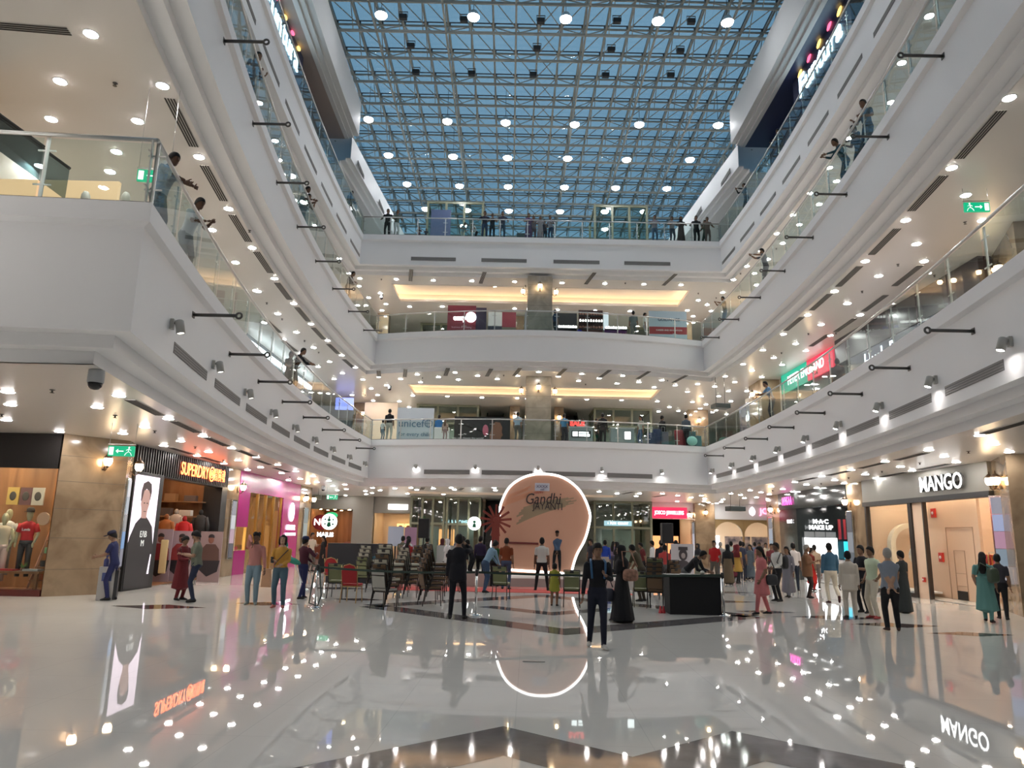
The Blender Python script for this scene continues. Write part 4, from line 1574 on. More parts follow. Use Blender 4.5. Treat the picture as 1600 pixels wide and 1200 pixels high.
def side_wall(x, y0, y1, z0, z1, m_, name):
    p = [(x, y0, z0), (x, y1, z0), (x, y1, z1), (x, y0, z1)]
    return sheet(p if x < 0 else p[::-1], m_, name)


side_wall(-11.6, 15.0, 31.0, Z1, C1, WARMWALL, 'wall_left_first')
side_wall(-11.6, 31.0, 42.0, Z1, C1, mat('slate_glazing', (.10, .13, .15), .12), 'wall_left_first_shop')
sheet([(-20, 15.0, Z1), (-11.6, 15.0, Z1), (-11.6, 15.0, C1), (-20, 15, C1)], WARMWALL, 'wall_left_first_return')
side_wall(14.2, 38.0, 20.0, Z1, C1, GLASSY, 'wall_right_first')
side_wall(14.2, 20.0, -16.0, Z1, C1, WARMWALL, 'wall_right_first_near')
side_wall(14.2, 44.0, 38.0, Z1, C1, WARMWALL, 'wall_right_first_far')
side_wall(-11.6, -16.0, 42.0, Z2, C2, WARMWALL, 'wall_left_second')
side_wall(14.2, 44.0, -16.0, Z2, C2, WARMWALL, 'wall_right_second')
sheet([(-20, 56, Z1), (20, 56, Z1), (20, 56, C1), (-20, 56, C1)], mat('far_glazing', (.34, .36, .32), .2), 'wall_far_first')
sheet([(-20, 54, Z2), (20, 54, Z2), (20, 54, C2), (-20, 54, C2)], WARMWALL, 'wall_far_second')
# lit window bands of the shops along the first gallery
for nm, sd, x, y0, y1, z0, z1 in (('a', 'left', -11.55, 31.2, 41.5, 9.75, 9.95),):
    q = MB()
    q.box(x - .06, x + .05, y0, y1, z0, z1)
    o = q.build('light_strip', glow('cool_strip', (.9, .95, 1), 5.))
    tag(o, 'white light strip over the slate shop front on the first gallery, left', 'light')
sign(LW(36.0, -11.5, 0), 'VAMP', .95, (.95, .98, 1), 2.2, 'big white lit letters on the slate shop front of the first gallery, left', loc=(0, -.08, 8.95), font_scale_x=.9, bold=.004)
# right: red and green shop name, long dark fascia with white script name
sign(RW(34.3, 14.1), 'PETER ENGLAND', .62, (1, 1, 1), 2.2, 'green and red sign with white capital letters on the first gallery, right', loc=(0, -.12, 9.72), font_scale_x=.92, bold=.004,
     back=(-3.1, .25, .02, .10, -.48, .48, glow('sign_green', (.0, .33, .20), 1.0)))
q = MB()
q.box(.25, 3.1, .02, .10, -.48, .48)
o = q.build('panel', glow('sign_red2', (.75, .015, .06), 1.0), bpy.data.objects['shop_sign.%03d' % (len([o for o in bpy.data.objects if o.name.startswith('shop_sign')]) - 1)])
q = MB()
q.box(13.75, 14.15, 20.6, 30.4, 9.15, C1)
struct(q.build('trim_23', mat('fascia_plum', (.035, .025, .03), .3)))
sign(RW(25.6, 13.72), 'Hush Puppies', .95, (.92, .93, 1), 2.4, 'white lit rounded script name on the dark fascia of the first gallery, right', loc=(0, -.04, 8.6), font_scale_x=.85, bold=.005,
     back=(-3.4, 3.4, .02, .08, -.55, .5, mat('fascia_blue', (.03, .035, .07), .3)))
for k, y in enumerate((22.6, 24.6, 26.6, 28.6)):
    q = MB()
    q.box(-.8, .8, -.05, .05, 0, 2.0)
    o = put(q.build('shop_glow_panel', glow('display_dim', (1, .62, .42), .8)), RW(y, 14.1, Z1 + .05))
    tag(o, 'warm lit window display under the white script name, %s from the near column' % ('first', 'second', 'third', 'fourth')[k], 'display', 'window displays under the script name')
q = MB()
q.box(-.9, .9, -.05, .05, 0, 1.1)
o = put(q.build('poster', glow('mint', (.25, .75, .62), .9)), RW(30.0, 13.6, Z1 + .3))
tag(o, 'mint green smiling poster behind the glass railing on the first gallery, right', 'poster')
# marble columns on the galleries
column([(13.2, 18.2), (14.3, 20.9), (16.5, 20.9), (16.5, 17.4)], Z1, C1 + .02, MARBLE, 'column_right.003')
lantern((13.75, 19.55, 9.25), R(-67.8), 'brass lantern on the near marble column of the first gallery, right')
lantern((14.2, 20.65, 9.25), R(-67.8), 'brass lantern at the far edge of the near marble column of the first gallery, right')
column([(13.2, 40.2), (13.2, 38.2), (14.6, 38.2), (14.6, 40.2)][::-1], Z1, C1 + .02, MARBLE, 'column_right.004')
lantern((13.18, 38.9, 9.4), R(-90), 'brass lantern on the marble column past the green and red sign')
lantern((13.18, 31.0, 9.0), R(-90), 'brass lantern beside the red end of the green and red sign')
for lv, z0, z1, yy in ((1, Z1, C1, 38.6), (2, Z2, C2, 38.4)):
    nm = {1: 'first', 2: 'second'}[lv]
    column([(.75, yy), (2.1, yy), (2.1, yy + 1.3), (.75, yy + 1.3)], z0, z1 + .02, MARBLEG, 'column_far_' + nm)
    lantern((1.42, yy - .02, z1 - .75), 0, 'brass lantern on the front of the grey-brown column, %s gallery' % nm)
    lantern((.73, yy + .6, z1 - .8), R(-90), 'brass lantern on the left side of the grey-brown column, %s gallery' % nm)
    lantern((2.12, yy + .6, z1 - .8), R(90), 'brass lantern on the right side of the grey-brown column, %s gallery' % nm)
for k, (x, y, w_) in enumerate(((-.1, 48, .65), (2.85, 48, .6), (-10.4, 48, 1.3), (11.7, 48, 1.3))):
    column([(x, y), (x + w_, y), (x + w_, y + .7), (x, y + .7)], Z1, C1 + .02, MARBLE, 'column_far_first.%03d' % (k + 1))
    lantern((x + w_ / 2, y - .02, 9.35), 0, 'brass lantern on a marble column deep in the first gallery, %s' % ('second from left', 'third from left', 'leftmost', 'rightmost')[k])
for k, (x, w_) in enumerate(((.0, .7), (10.4, 1.2), (-8.9, .8))):
    column([(x, 46), (x + w_, 46), (x + w_, 46.7), (x, 46.7)], Z2, C2 + .02, MARBLE, 'column_far_second.%03d' % (k + 1))
    lantern((x + w_ / 2, 45.98, Z2 + 1.9), 0, 'brass lantern on a marble pier deep in the second gallery, %s' % ('near the middle', 'rightmost', 'leftmost')[k])
# lifts and escalators above the ground floor
for lv, z0, z1 in (('first', Z1, C1), ('second', Z2, C2), ('third', Z3, 23.2)):
    yl = 45 if lv == 'third' else 48
    lift(*((-5.75, -2.15) if lv == 'third' else (-6.2, -2.2)), yl, yl + 3, z0, z1, 'green-tinted glass lift shaft on the %s gallery, left of centre' % lv)
    lift(*((5.2, 8.6) if lv == 'third' else (5.5, 9.2)), yl, yl + 3, z0, z1, 'green-tinted glass lift shaft on the %s gallery, right of centre' % lv)
q = MB()
q.box(-5.5, -4.2, 44.7, 44.8, Z3, 22.5)
o = q.build('lift_poster', mat('poster_navy', (.06, .085, .17), .4))
tag(o, 'dark blue poster panel on the left glass lift of the top gallery', 'poster')
escalator(3.9, 44.5, 52.5, Z1 - .3, C1 + .3, 1.3, 'dark escalator rising behind the first gallery, right of the grey-brown column')
escalator(-1.1, 45.5, 53.5, Z1 - .3, C1 + .3, 1.3, 'dark escalator rising behind the first gallery, left of the grey-brown column')
q1, q0 = aty(80, 306, 12.6), aty(0, 247, 12.6)
t = thing('escalator', 'escalator coming down behind the glass railing at the white balcony end, far left', 'escalator', (q1.x, 12.6, Z1))
P1 = Vector((0, 0, q1.z - Z1))
P0 = P1 + 4.5 * Vector((q0.x - q1.x, 0, q0.z - q1.z))
e = MB()
for yy in (-.4, .4):
    a_, b_ = P0 + Vector((0, yy, .12)), P1 + Vector((0, yy, .12))
    e.quad(a_, b_, b_ + Vector((0, 0, .62)), a_ + Vector((0, 0, .62)))
e.build('balustrade', DGLASS, t)
e = MB()
for yy in (-.4, .4):
    e.tube([P0 + Vector((0, yy, .76)), P1 + Vector((0, yy, .76))], .03, 8)
e.build('handrail', RUBBER, t)
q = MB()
q.box(-13.5, q1.x - .1, 14.85, 14.95, Z1 + .3, 9.15)  # the wall's warm light is put in as this panel's own glow
o = q.build('shop_glow_panel', glow('wall_glow_peach', (1, .66, .36), .55))
tag(o, 'glowing panel for the warm lit shop wall under the balcony end escalator', 'display')
# ------------------------------------------------------------------ things standing on the far first gallery
t = thing('standee', 'pale grey standee board with blue charity lettering behind the far first railing', 'sign board', (-5.15, 39.2, Z1))
MB().box(-.98, .98, -.04, .04, 0, 1.92).build('board', mat('board_pale', (.55, .60, .66), .5), t)
INK = mat('ink_blue', (.08, .17, .27), .5)
letters('unicef', .58, INK, t, (-.22, -.06, 1.05), 0, .006)
letters('for every child', .30, INK, t, (.0, -.06, .48), 0, .006, name='lettering_small')
q = MB()
q.tube([(.2 * math.cos(a * PI / 8), 0, .2 * math.sin(a * PI / 8)) for a in range(17)], .02, 5)
q.tube([(.1 * math.cos(a * PI / 8), 0, .2 * math.sin(a * PI / 8)) for a in range(17)], .012, 5)
q.tube([(-.2, 0, 0), (.2, 0, 0)], .012, 5)
o = q.build('globe_emblem', INK, t)
o.location = (.72, -.06, 1.08)
t = thing('hoarding', 'long black hoarding with a sculpted brown face behind the far first railing', 'hoarding', (-1.55, 39.2, Z1))
MB().box(-1.5, 1.5, -.05, .05, 0, 1.5).build('board', mat('hoarding_black', (.014, .013, .014), .4), t)
q = MB()
q.prism([(.45, .05), (1.0, .05), (1.02, .4), (1.12, .55), (1.05, .7), (1.08, .95), (.95, 1.2), (.72, 1.25), (.52, 1.1), (.47, .75), (.40, .55)], -.02, Matrix.Translation((0, -.05, 0)))
q.build('face_picture', mat('face_print', (.22, .10, .06), .5), t)
q = MB()
q.ball((.18, -.06, .78), .16, .02, .3)
q.build('pink_picture', mat('pink_print', (.45, .10, .16), .5), t)
letters('you can change the world', .16, mat('print_white', (.8, .8, .8), .5), t, (-.75, -.06, .33), 0, .004, name='lettering')
letters('one drop at a time', .14, mat('print_white', (.8, .8, .8), .5), t, (-.75, -.06, .14), 0, .004, name='lettering')
o = MB().box(-.42, .42, -.1, .1, 0, .95, bev=.06).build('white_display', [mat('car_white', (.75, .75, .74), .25)], None, (-3.75, 39.6, Z1))
tag(o, 'low white rounded display between the grey standee and the black hoarding', 'display')
for k, (x, scr) in enumerate(((3.7, (-.42, .45, .48, .74)), (5.9, (.1, .42, .38, .78)))):
    t = thing('kiosk', ('grey kiosk with wide lit screen and red sale sign, far first gallery', 'grey kiosk with a small lit screen on the far first gallery')[k], 'kiosk', (x, 38.9, Z1))
    MB().box(-.62, .62, -.3, .3, 0, .95, bev=.02).build('body', mat('kiosk_grey', (.30, .36, .36), .35), t)
    MB().box(-.66, .66, -.34, .34, .95, 1.0).build('top', mat('kiosk_top', (.5, .52, .52), .3), t)
    q = MB()
    if k == 0:
        q.box(-.5, .52, -.33, -.30, .42, .78)
    else:
        q.box(scr[0] - .03, scr[1] + .03, -.33, -.30, scr[2] - .03, scr[3] + .03)
    q.build('screen_frame', BLACK, t)
    q = MB()
    if k == 0:
        q.box(-.44, -.18, -.345, -.33, .48, .73)
        q.box(-.12, .40, -.345, -.33, .64, .72)
        q.box(-.12, .46, -.345, -.33, .48, .60)
    else:
        q.box(*scr[:2], -.345, -.33, *scr[2:])
    q.build('screen', glow('screen_white', (1, 1, 1), 3.2), t)
    if k == 0:
        letters('SALE', .36, glow('sale_red', (.9, .06, .05), 1.5), t, (-.2, -.3, 1.16), 0, .04, bold=.02, name='red_letters')
sc = [(.05, .07, .13), (.04, .06, .14), (.07, .09, .13), (.05, .075, .06), (.28, .03, .04), (.24, .025, .04), (.05, .12, .13), (.06, .16, .17)]
case0 = None
for k, c in enumerate(sc):
    x = 7.35 + k * .36 + (.1 if k > 3 else 0)
    y = YB(x, 36.8) + 1.0 + .18 * (k % 2)
    t = thing('suitcase', '%s upright suitcase behind the right end of the far first railing' % ('navy', 'dark blue', 'blue-grey', 'dark green', 'dark red', 'wine red', 'dark teal', 'teal')[k], 'suitcase', (x, y, Z1), .15 * ((k * 7) % 5 - 2), 'suitcases on the far first gallery')
    h_ = (.72, .95, .8, .62, .95, .85, .9, .72)[k]
    MB().box(-.21, .21, -.13, .13, .05, h_, bev=.05).build('shell', mat('suitcase_%d' % k, c, .35), t)
    q = MB()
    for sx in (-.09, .09):
        q.tube([(sx, .08, h_ - .02), (sx, .08, h_ + .28)], .01, 6)
    q.tube([(-.10, .08, h_ + .28), (.10, .08, h_ + .28)], .016, 6)
    q.build('handle', STEEL, t)
    for sx in (-.15, .15):
        for sy in (-.08, .08):
            MB().lathe([(.03, -.015), (.03, .015)], 8, Matrix.Translation((sx, sy, .03)) @ Matrix.Rotation(PI / 2, 4, 'Y'), smooth=False).build('wheel', RUBBER, t)
o = MB().ball((0, 0, .25), .28, .2, .25).build('round_bag', mat('mint_bag', (.22, .55, .47), .5), None, (9.35, 37.75, Z1))
tag(o, 'mint green rounded bag on the floor at the right end of the far first railing', 'bag')
sign(RW(43, 14.1), '', .1, (1, 1, 1), 0, 'dark navy lit shop panel with white fruit emblem, first gallery far right', loc=(0, -.1, 8.9), back=(-1.6, 1.6, .0, .08, -.9, .9, mat('navy_shop', (.03, .04, .09), .3)))
q = MB()
q.ball((-.1, 0, 0), .17, .03, .2)
q.ball((.1, 0, 0), .17, .03, .2)
q.ball((.08, 0, .30), .05, .03, .1)
o = q.build('fruit_emblem', glow('screen_white', (1, 1, 1), 3.2), [o for o in bpy.data.objects if o.get('label', '').startswith('dark navy lit shop panel')][0])
o.location = (0, -.03, 0)
q = MB()
q.box(-1.0, 1.0, 0, .05, 0, .9)
o = put(q.build('shop_glow_panel', glow('warm_white6', (1, .82, .6), 2.2)), BW(-8.2, 53, 8.2))
tag(o, 'warm lit shop opening deep in the first gallery left of the grey standee', 'display')
sheet([(-9.3, 46, Z1), (-7.2, 46, Z1), (-7.2, 46, 9.9), (-9.3, 46, 9.9)], CREAM, 'wall_far_first_left')
q = MB()
q.box(-10.9, -9.8, 44.9, 45., 9.2, 9.95)
o = q.build('shop_sign', glow('sign_violet', (.25, .3, .9), 1.6))
tag(o, 'small violet lit sign board deep in the first gallery, left corner', 'sign')
# ------------------------------------------------------------------ far second gallery
t = thing('kiosk', 'dark red pop-up stall wall with white lit round logo on the far second gallery', 'stall', (-2.65, 40.6, Z2))
MB().box(-1.12, .50, -.08, .08, 0, 2.5).build('red_wall', mat('stall_red', (.16, .012, .025), .5), t)
MB().box(.50, 1.1, -.06, .10, 0, 2.4).build('navy_wall', mat('stall_navy', (.03, .02, .045), .5), t)
letters('eazy', .42, glow('logo_white', (1, .95, 1), 4.), t, (-.42, -.11, 1.75), 0, .02, bold=.012)
q = MB()
q.lathe([(.30, -.03), (.30, .03)], 20, Matrix.Translation((.22, -.12, 1.8)) @ Matrix.Rotation(PI / 2, 4, 'X'), smooth=False)
q.build('round_logo', glow('logo_white', (1, .95, 1), 4.), t)
letters('business & banking', .15, mat('print_pink', (.6, .4, .5), .5), t, (-.3, -.1, 1.2), 0, .004, name='small_print')
for k, (x, c1, c2, z_) in enumerate(((-1.05, (.70, .70, .72), (.03, .035, .06), 1.35), (-.25, (.26, .03, .05), (.14, .14, .11), 1.3))):
    t = thing('partition', ('white and navy partition panel beside the dark red stall', 'red and olive partition panel beside the grey-brown column')[k], 'partition', (x, 40.7, Z2))
    MB().box(-.4, .4, -.05, .05, z_, 2.2).build('upper_panel', mat('part_u%d' % k, c1, .5), t)
    MB().box(-.4, .4, -.05, .05, 0, z_).build('lower_panel', mat('part_l%d' % k, c2, .5), t)
SHELFG = glow('shelf_glow', (1, .93, .9), 2.6)
for k, (x, w_, c, h_) in enumerate(((2.95, .62, (.02, .018, .02), 1.95), (4.35, .68, (.05, .02, .015), 2.15), (5.75, .62, (.10, .01, .16), 1.15))):
    t = thing('display_stall', 'stall of small lit goods on the far second gallery, %s' % ('dark, left of three', 'tallest, middle of three', 'low and purple, right of three')[k], 'stall', (x, 39.8, Z2))
    MB().box(-w_, w_, .0, .12, 0, h_).build('back_panel', mat('stall_%d' % k, c, .4), t)
    for j in range(5 if k == 1 else 3):
        z = .25 + j * .38
        if z > h_:
            break
        q = MB()
        q.box(-w_, w_, -.22, 0, z, z + .02)
        q.build('shelf', BLACK, t)
        q = MB()
        for i in range(9):
            xx = -w_ + .09 + i * (2 * w_ - .16) / 8
            q.ball((xx, -.1, z + .11), .05 + .012 * ((i * 3 + j) % 3), .05, .08 + .02 * ((i + j) % 2), n=6, k=5)
        q.build('goods', SHELFG if (j + k) % 2 == 0 else mat('goods_brown', (.35, .16, .12), .4), t)['kind'] = 'stuff'
o = MB().ball((0, 0, 1.35), .26, .2, .55).build('blue_garment', mat('blue_silk', (.03, .04, .5), .4), None, (3.75, 39.9, Z2))
tag(o, 'bright blue hanging garment between two dark display stalls on the far second gallery', 'garment')
o.location.z = Z2 - .8
t = thing('banner', 'pale blue banner with a red band at the right end of the far second railing', 'banner', (8.6, 39.4, Z2))
MB().box(-1.05, 1.05, -.03, .03, 0, 2.05).build('board', mat('banner_blue', (.42, .54, .62), .5), t)
MB().box(-1.05, 1.05, -.045, -.03, .72, 1.14).build('red_band', mat('banner_red', (.32, .02, .03), .5), t)
letters('GUIDANCE', .24, mat('ink_dark', (.05, .07, .12), .5), t, (.05, -.05, 1.55), 0, .004, bold=.004)
letters('CAREER AND EDUCATION', .12, mat('print_white', (.8, .8, .8), .5), t, (.05, -.055, .94), 0, .004, name='white_line')
letters('free counselling here', .14, mat('ink_dark', (.05, .07, .12), .5), t, (.05, -.05, .42), 0, .004, name='small_line')
t = thing('banner', 'slim grey screen beside the tallest display stall on the far second gallery', 'screen', (5.22, 39.9, Z2))
MB().box(-.14, .14, -.04, .04, 1.05, 2.05).build('screen', glow('screen_grey', (.6, .65, .7), .8), t)
MB().box(-.03, .03, -.03, .03, 0, 1.05).build('stand', STEEL, t)
# ------------------------------------------------------------------ roof-level signs
for side in (-1, 1):
    M = LW(25.6, -9.35) if side < 0 else RW(26.7, 12.3)
    t = thing('shop_sign', 'big pale blue lit bubbly letters high under the roof bulkhead, %s' % ('left' if side < 0 else 'right'), 'sign')
    t.matrix_world = M @ Matrix.Translation((0, -.05, 21.05))
    letters('Funtura', 1.35, glow('cyan_white', (.62, .88, 1), 3.), t, (0, 0, 0), 0, .02, bold=.02)
    for i, x in enumerate((-1.9, -.9, .1, 1.1, 2.0)):
        q = MB()
        q.ball((x, 0, .68 + .06 * (i % 2)), .22, .05, .10, M=Matrix.Rotation(R(-25), 4, 'Y'))
        q.build('confetti_dot', glow('confetti_red', (.9, .1, .2), 2.) if i % 2 else glow('confetti_yellow', (1, .65, .15), 2.), t)
    q = MB()
    q.box(-2.8, 2.8, .03, .1, -.75, .9)
    q.build('panel', NAVY, t)

# ------------------------------------------------------------------ hanging exit signs, cameras, sprinklers, slot diffusers
def exit_sign(c, rz, ztop, label, left):
    t = thing('exit_sign', label, 'exit sign', c, rz, 'green exit signs')
    GR = glow('exit_green', (.0, .36, .17), .9)
    WH = glow('exit_white', (.85, 1, .9), 1.3)
    MB().box(-.34, .34, -.03, .03, -.12, .12, bev=.008).build('case', GR, t)
    q = MB()
    s_ = -1 if left else 1
    q.box(min(s_ * .20, s_ * .31), max(s_ * .20, s_ * .31), -.036, -.03, -.09, .09)
    q.bar((s_ * -.06, -.034, 0), (s_ * .13, -.034, 0), .006, .02)
    q.prism([(s_ * .14, 0), (s_ * .08, .05), (s_ * .08, -.05)], -.004, Matrix.Translation((0, -.031, 0)))
    # running figure
    f = -s_
    q.ball((f * .20, -.034, .085), .022, .004, .022, n=8, k=6)
    for a, b in (((f * .20, .06), (f * .19, -.01)), ((f * .19, -.01), (f * .13, -.05)), ((f * .13, -.05), (f * .10, -.10)), ((f * .19, -.01), (f * .25, -.04)), ((f * .25, -.04), (f * .28, -.10)), ((f * .20, .05), (f * .13, .02)), ((f * .20, .05), (f * .26, .02))):
        q.bar((a[0], -.034, a[1]), (b[0], -.034, b[1]), .006, .022, up=(0, 1, 0))
    q.build('pictogram', WH, t)
    q = MB()
    for x in (-.33, .33):
        q.tube([(x, 0, .15), (x, 0, ztop - c[2])], .006, 5)
    q.box(-.36, .36, -.012, .012, .15, .17)
    q.build('hanger', STEEL, t)
    t.scale = (.86, .86, 1)


p = aty(190, 705, 17.2)
exit_sign((p.x, p.y, p.z), R(6), C0, 'green exit sign with arrow hung from the lowest ceiling by the left marble column', True)
p = aty(1526, 324, 16.4)
exit_sign((p.x, p.y, p.z), R(-4), C1, 'green exit sign with arrow hung from the middle ceiling, right', False)
p = aty(240, 276, 13.0)
exit_sign((p.x, p.y, p.z), R(8), C1, 'green exit sign behind the corner of the glass railing, upper left', True)
p = aty(519, 777, 40.)
exit_sign((p.x, p.y, p.z), R(4), C0, 'small distant green exit sign under the lowest ceiling, far left', True)


def camera_dome(px, py, z, label, s_=1., drop=.0):
    p = atz(px, py, z - .12)
    t = thing('dome_camera', label, 'camera', (p.x, p.y, z))
    q = MB()
    q.lathe([(.10, 0), (.105, -.04), (.105, -.17), (.10, -.18)], 14)
    q.build('housing', mat('camera_grey', (.36, .38, .40), .35), t)
    q = MB()
    q.lathe([(.095, -.18), (.085, -.23), (.05, -.265), (.01, -.275)], 14)
    q.build('dome', mat('camera_dome', (.01, .01, .012), .08), t)
    t.scale = (s_, s_, s_)


camera_dome(150, 590, C0, 'grey dome camera hung under the white balcony end, left', 1.15)
camera_dome(609, 606, C1, 'grey dome camera under the middle ceiling near the far left corner')
camera_dome(596, 464, C2, 'grey dome camera under the top ceiling near the far left corner')
camera_dome(505, 763, C0, 'grey dome camera under the lowest ceiling near the far left shops')
for k, (px, py, z, sd) in enumerate(((1149, 795, C0, 'lowest'), (1126, 635, C1, 'middle'), (490, 777, C0, 'lowest'))):
    p = aty(px, py, 38 if k != 2 else 42)
    t = thing('projector', 'black projector hung from the %s ceiling, %s' % (sd, ('right of the marble column', 'above the right end of the far railing', 'far left')[k]), 'projector', (p.x, p.y, p.z), .2)
    MB().box(-.42, .42, -.3, .3, -.12, .12, bev=.03).build('body', mat('projector_black', (.02, .03, .028), .4), t)
    q = MB()
    for x in (-.25, .25):
        q.tube([(x, 0, .12), (x, 0, z - p.z)], .012, 6)
    q.build('hanger', DARKMETAL, t)
spr = MB()
spr.lathe([(.05, 0), (.045, -.01), (.018, -.015), (.018, -.05), (.04, -.055), (.04, -.06)], 8)
spr0 = spr.build('sprinkler', DARKMETAL)
fs = True
for z, nm, s_ in ((C1, 'middle', '180,130 390,360 417,473 441,498 476,532 498,550 1508,347 1460,430 1403,413 1347,455 1306,520 1263,521 1221,551 660,590 787,586 915,600 1043,594 571,617'),
                  (C2, 'top', '536,415 596,436 676,437 821,446 915,442 977,442 1091,458 1157,427 1213,388 1279,330 1119,465'),
                  (C0, 'lowest', '82,609 180,649 242,673 305,698 3,647 349,719 390,732 453,745 1513,705 1437,723 1378,736 1326,746 1283,755 1207,766')):
    for q in s_.split():
        px, py = map(float, q.split(','))
        p = atz(px, py, z)
        o = spr0 if fs else spr0.copy()
        if not fs:
            COL.objects.link(o)
        fs = False
        o.location = (p.x, p.y, z)
        tag(o, 'small dark sprinkler head in the %s ceiling' % nm, 'sprinkler', 'sprinklers in the %s ceiling' % nm)
sl = MB()
sl.box(-.95, .95, -.11, .11, -.012, .0)
sl.mi = 1
for k in range(4):
    sl.box(-.95, .95, -.10 + k * .055, -.065 + k * .055, -.018, -.012)
sl0 = sl.build('slot_diffuser', [mat('slot_white', (.6, .57, .53), .5), mat('slot_dark', (.025, .023, .022), .7)])
fs = True
for z, nm, side, s_ in ((C1, 'middle', -1, '285,193 335,287 376,357 412,410 443,455 473,491 498,521 521,545 545,568 427,510 453,541 481,564'),
                        (C1, 'middle', 1, '1530,212 1448,303 1381,378 1326,432 1282,472 1240,506 1417,431 1366,474 1320,508 1280,532'),
                        (C0, 'lowest', -1, '228,637 291,667 339,690 385,708 283,704 330,718 412,722 440,734'),
                        (C0, 'lowest', 1, '1423,713 1362,727 1310,739 1260,749 1458,729 1396,741 1573,667'),
                        (C1, 'middle', 0, '592,585 633,583 698,581 764,582 808,581 877,582 945,584 1005,586 1062,592 18,41'),
                        (C2, 'top', 0, '642,430 754,434 922,435 1046,437'),
                        (C0, 'lowest', 0, '660,763 720,764 980,770 1030,775')):
    for k, q in enumerate(s_.split()):
        px, py = map(float, q.split(','))
        p = atz(px, py, z)
        o = sl0 if fs else sl0.copy()
        if not fs:
            COL.objects.link(o)
        fs = False
        o.location = (p.x, p.y, z)
        if side:
            X = XL if side < 0 else XR
            o.rotation_euler = (0, 0, PI / 2 - math.atan(X(p.y + .5) - X(p.y - .5)))
        elif px < 100:
            o.rotation_euler = (0, 0, .1)
        tag(o, 'dark slot diffuser in the %s ceiling, %s' % (nm, {-1: 'left side', 1: 'right side', 0: 'across the far end'}[side]), 'vent', 'slot diffusers in the %s ceiling, %s' % (nm, {-1: 'left', 1: 'right', 0: 'far end'}[side]))
p = aty(815, 365, 39.4)
t = thing('planter', 'grey-green planter box on the top gallery left of the standing group', 'planter', (p.x, 39.4, Z3))
MB().box(-.28, .28, -.25, .25, 0, .75, bev=.02).build('box', mat('planter_green', (.06, .085, .075), .5), t)
# ------------------------------------------------------------------ the stage with its backdrop
PEACH = mat('peach_board', (.66, .36, .245), .5)
EDGE = glow('edge_glow', (1, .97, .94), 3.2)
BX, BY = 1.35, 30.5


def smooth_closed(pts, k=4):
    out = []
    n_ = len(pts)
    for i in range(n_):
        p0, p1, p2, p3 = (Vector(pts[(i + j - 1) % n_]) for j in range(4))
        for q in range(k):
            t_ = q / k
            out.append(.5 * ((2 * p1) + (p2 - p0) * t_ + (2 * p0 - 5 * p1 + 4 * p2 - p3) * t_ ** 2 + (3 * p1 - p0 - 3 * p2 + p3) * t_ ** 3))
    return out


head = [(-1.75, 2.55), (-1.70, 3.05), (-1.35, 3.75), (-.70, 4.18), (.05, 4.30), (.85, 4.16), (1.55, 3.62), (1.93, 2.80), (1.90, 2.25), (1.72, 1.65), (1.40, 1.05), (1.22, .45), (1.18, .02), (.4, .0), (-.8, .0), (-1.75, .02), (-1.78, .6), (-1.86, 1.05), (-2.05, 1.35), (-1.95, 1.75)]
HP = smooth_closed(head)
bd = thing('stage_backdrop', 'large peach head-shaped stage backdrop with glowing white edge and holiday lettering', 'backdrop', (BX, BY, .0))
q = MB()
q.prism([(p.x, max(p.y, .30)) for p in HP], .22)
q.build('board', PEACH, bd)
q = MB()
q.tube([(p.x, .0, max(p.y, .30)) for p in HP if p.y > .32], .05, 6)
q.build('edge_light', EDGE, bd)
BR1 = mat('brush_tan', (.36, .27, .17), .6)
BR2 = mat('brush_orange', (.70, .33, .20), .6)
q = MB()
for k in range(8):
    w0, w1 = .055 * k, .055 * (k + 1) + .004
    xa, xb = -1.05 + .09 * ((k * 5) % 4), .95 + .11 * ((k * 3) % 5)
    f_ = lambda x, w_: (x, 2.36 + .36 * (x + 1.55) + .10 * math.sin((x + 1.5) * 1.3) - .11 + (w_ - .2) * (1.5 - .28 * (x + 1.5)))
    xs = [xa + (xb - xa) * i / 8 for i in range(9)]
    q.prism([f_(x, w0) for x in xs] + [f_(x, w1) for x in xs[::-1]], -.003, Matrix.Translation((0, -.001, 0)))
q.build('tan_stroke', BR1, bd)
q = MB()
for k in range(5):
    x0, x1, z0 = -1.6 + .06 * k, -.6 + .1 * (k % 3), 2.95 + .10 * k
    q.prism([(x0, z0), (x1, z0 + .38), (x1, z0 + .46), (x0, z0 + .08)], -.002, Matrix.Translation((0, -.001, 0)))
q.build('orange_stroke', BR2, bd)
INKB = mat('board_ink', (.05, .035, .035), .5)
letters('Gandhi', .62, INKB, bd, (.0, -.02, 3.27), 0, .008, shear=.22, name='script_lettering', tilt=R(2), font_scale_x=.82)
letters('JAYANTI', .40, INKB, bd, (.22, -.02, 2.97), 0, .006, name='capital_lettering', tilt=R(-1), font_scale_x=.8)
letters('HAPPY', .13, mat('small_red', (.5, .08, .06), .5), bd, (-.16, -.02, 3.53), 0, .004, name='small_lettering')
q = MB()
q.box(-.32, .28, -.03, -.004, 3.60, 3.92, bev=.01)
q.build('logo_plate', mat('logo_plate', (.62, .62, .70), .4), bd)
letters('XXXX', .17, mat('logo_ink', (.12, .12, .2), .5), bd, (-.02, -.04, 3.78), 0, .004, name='logo_lettering')
letters('mall', .10, mat('logo_ink', (.12, .12, .2), .5), bd, (-.02, -.04, 3.66), 0, .004, name='logo_lettering')
q = MB()
q.tube([(-1.5, -.03, 1.50), (-.15, -.03, 1.48)], .045, 6)
q.build('red_rod', mat('rod_red', (.16, .022, .018), .5), bd)
sw = thing('spinning_wheel', 'dark red spiky spoked wheel on a post in front of the backdrop, left', 'wheel', (-.52, 29.4, .3))
SWR = mat('wheel_red', (.22, .035, .022), .5)
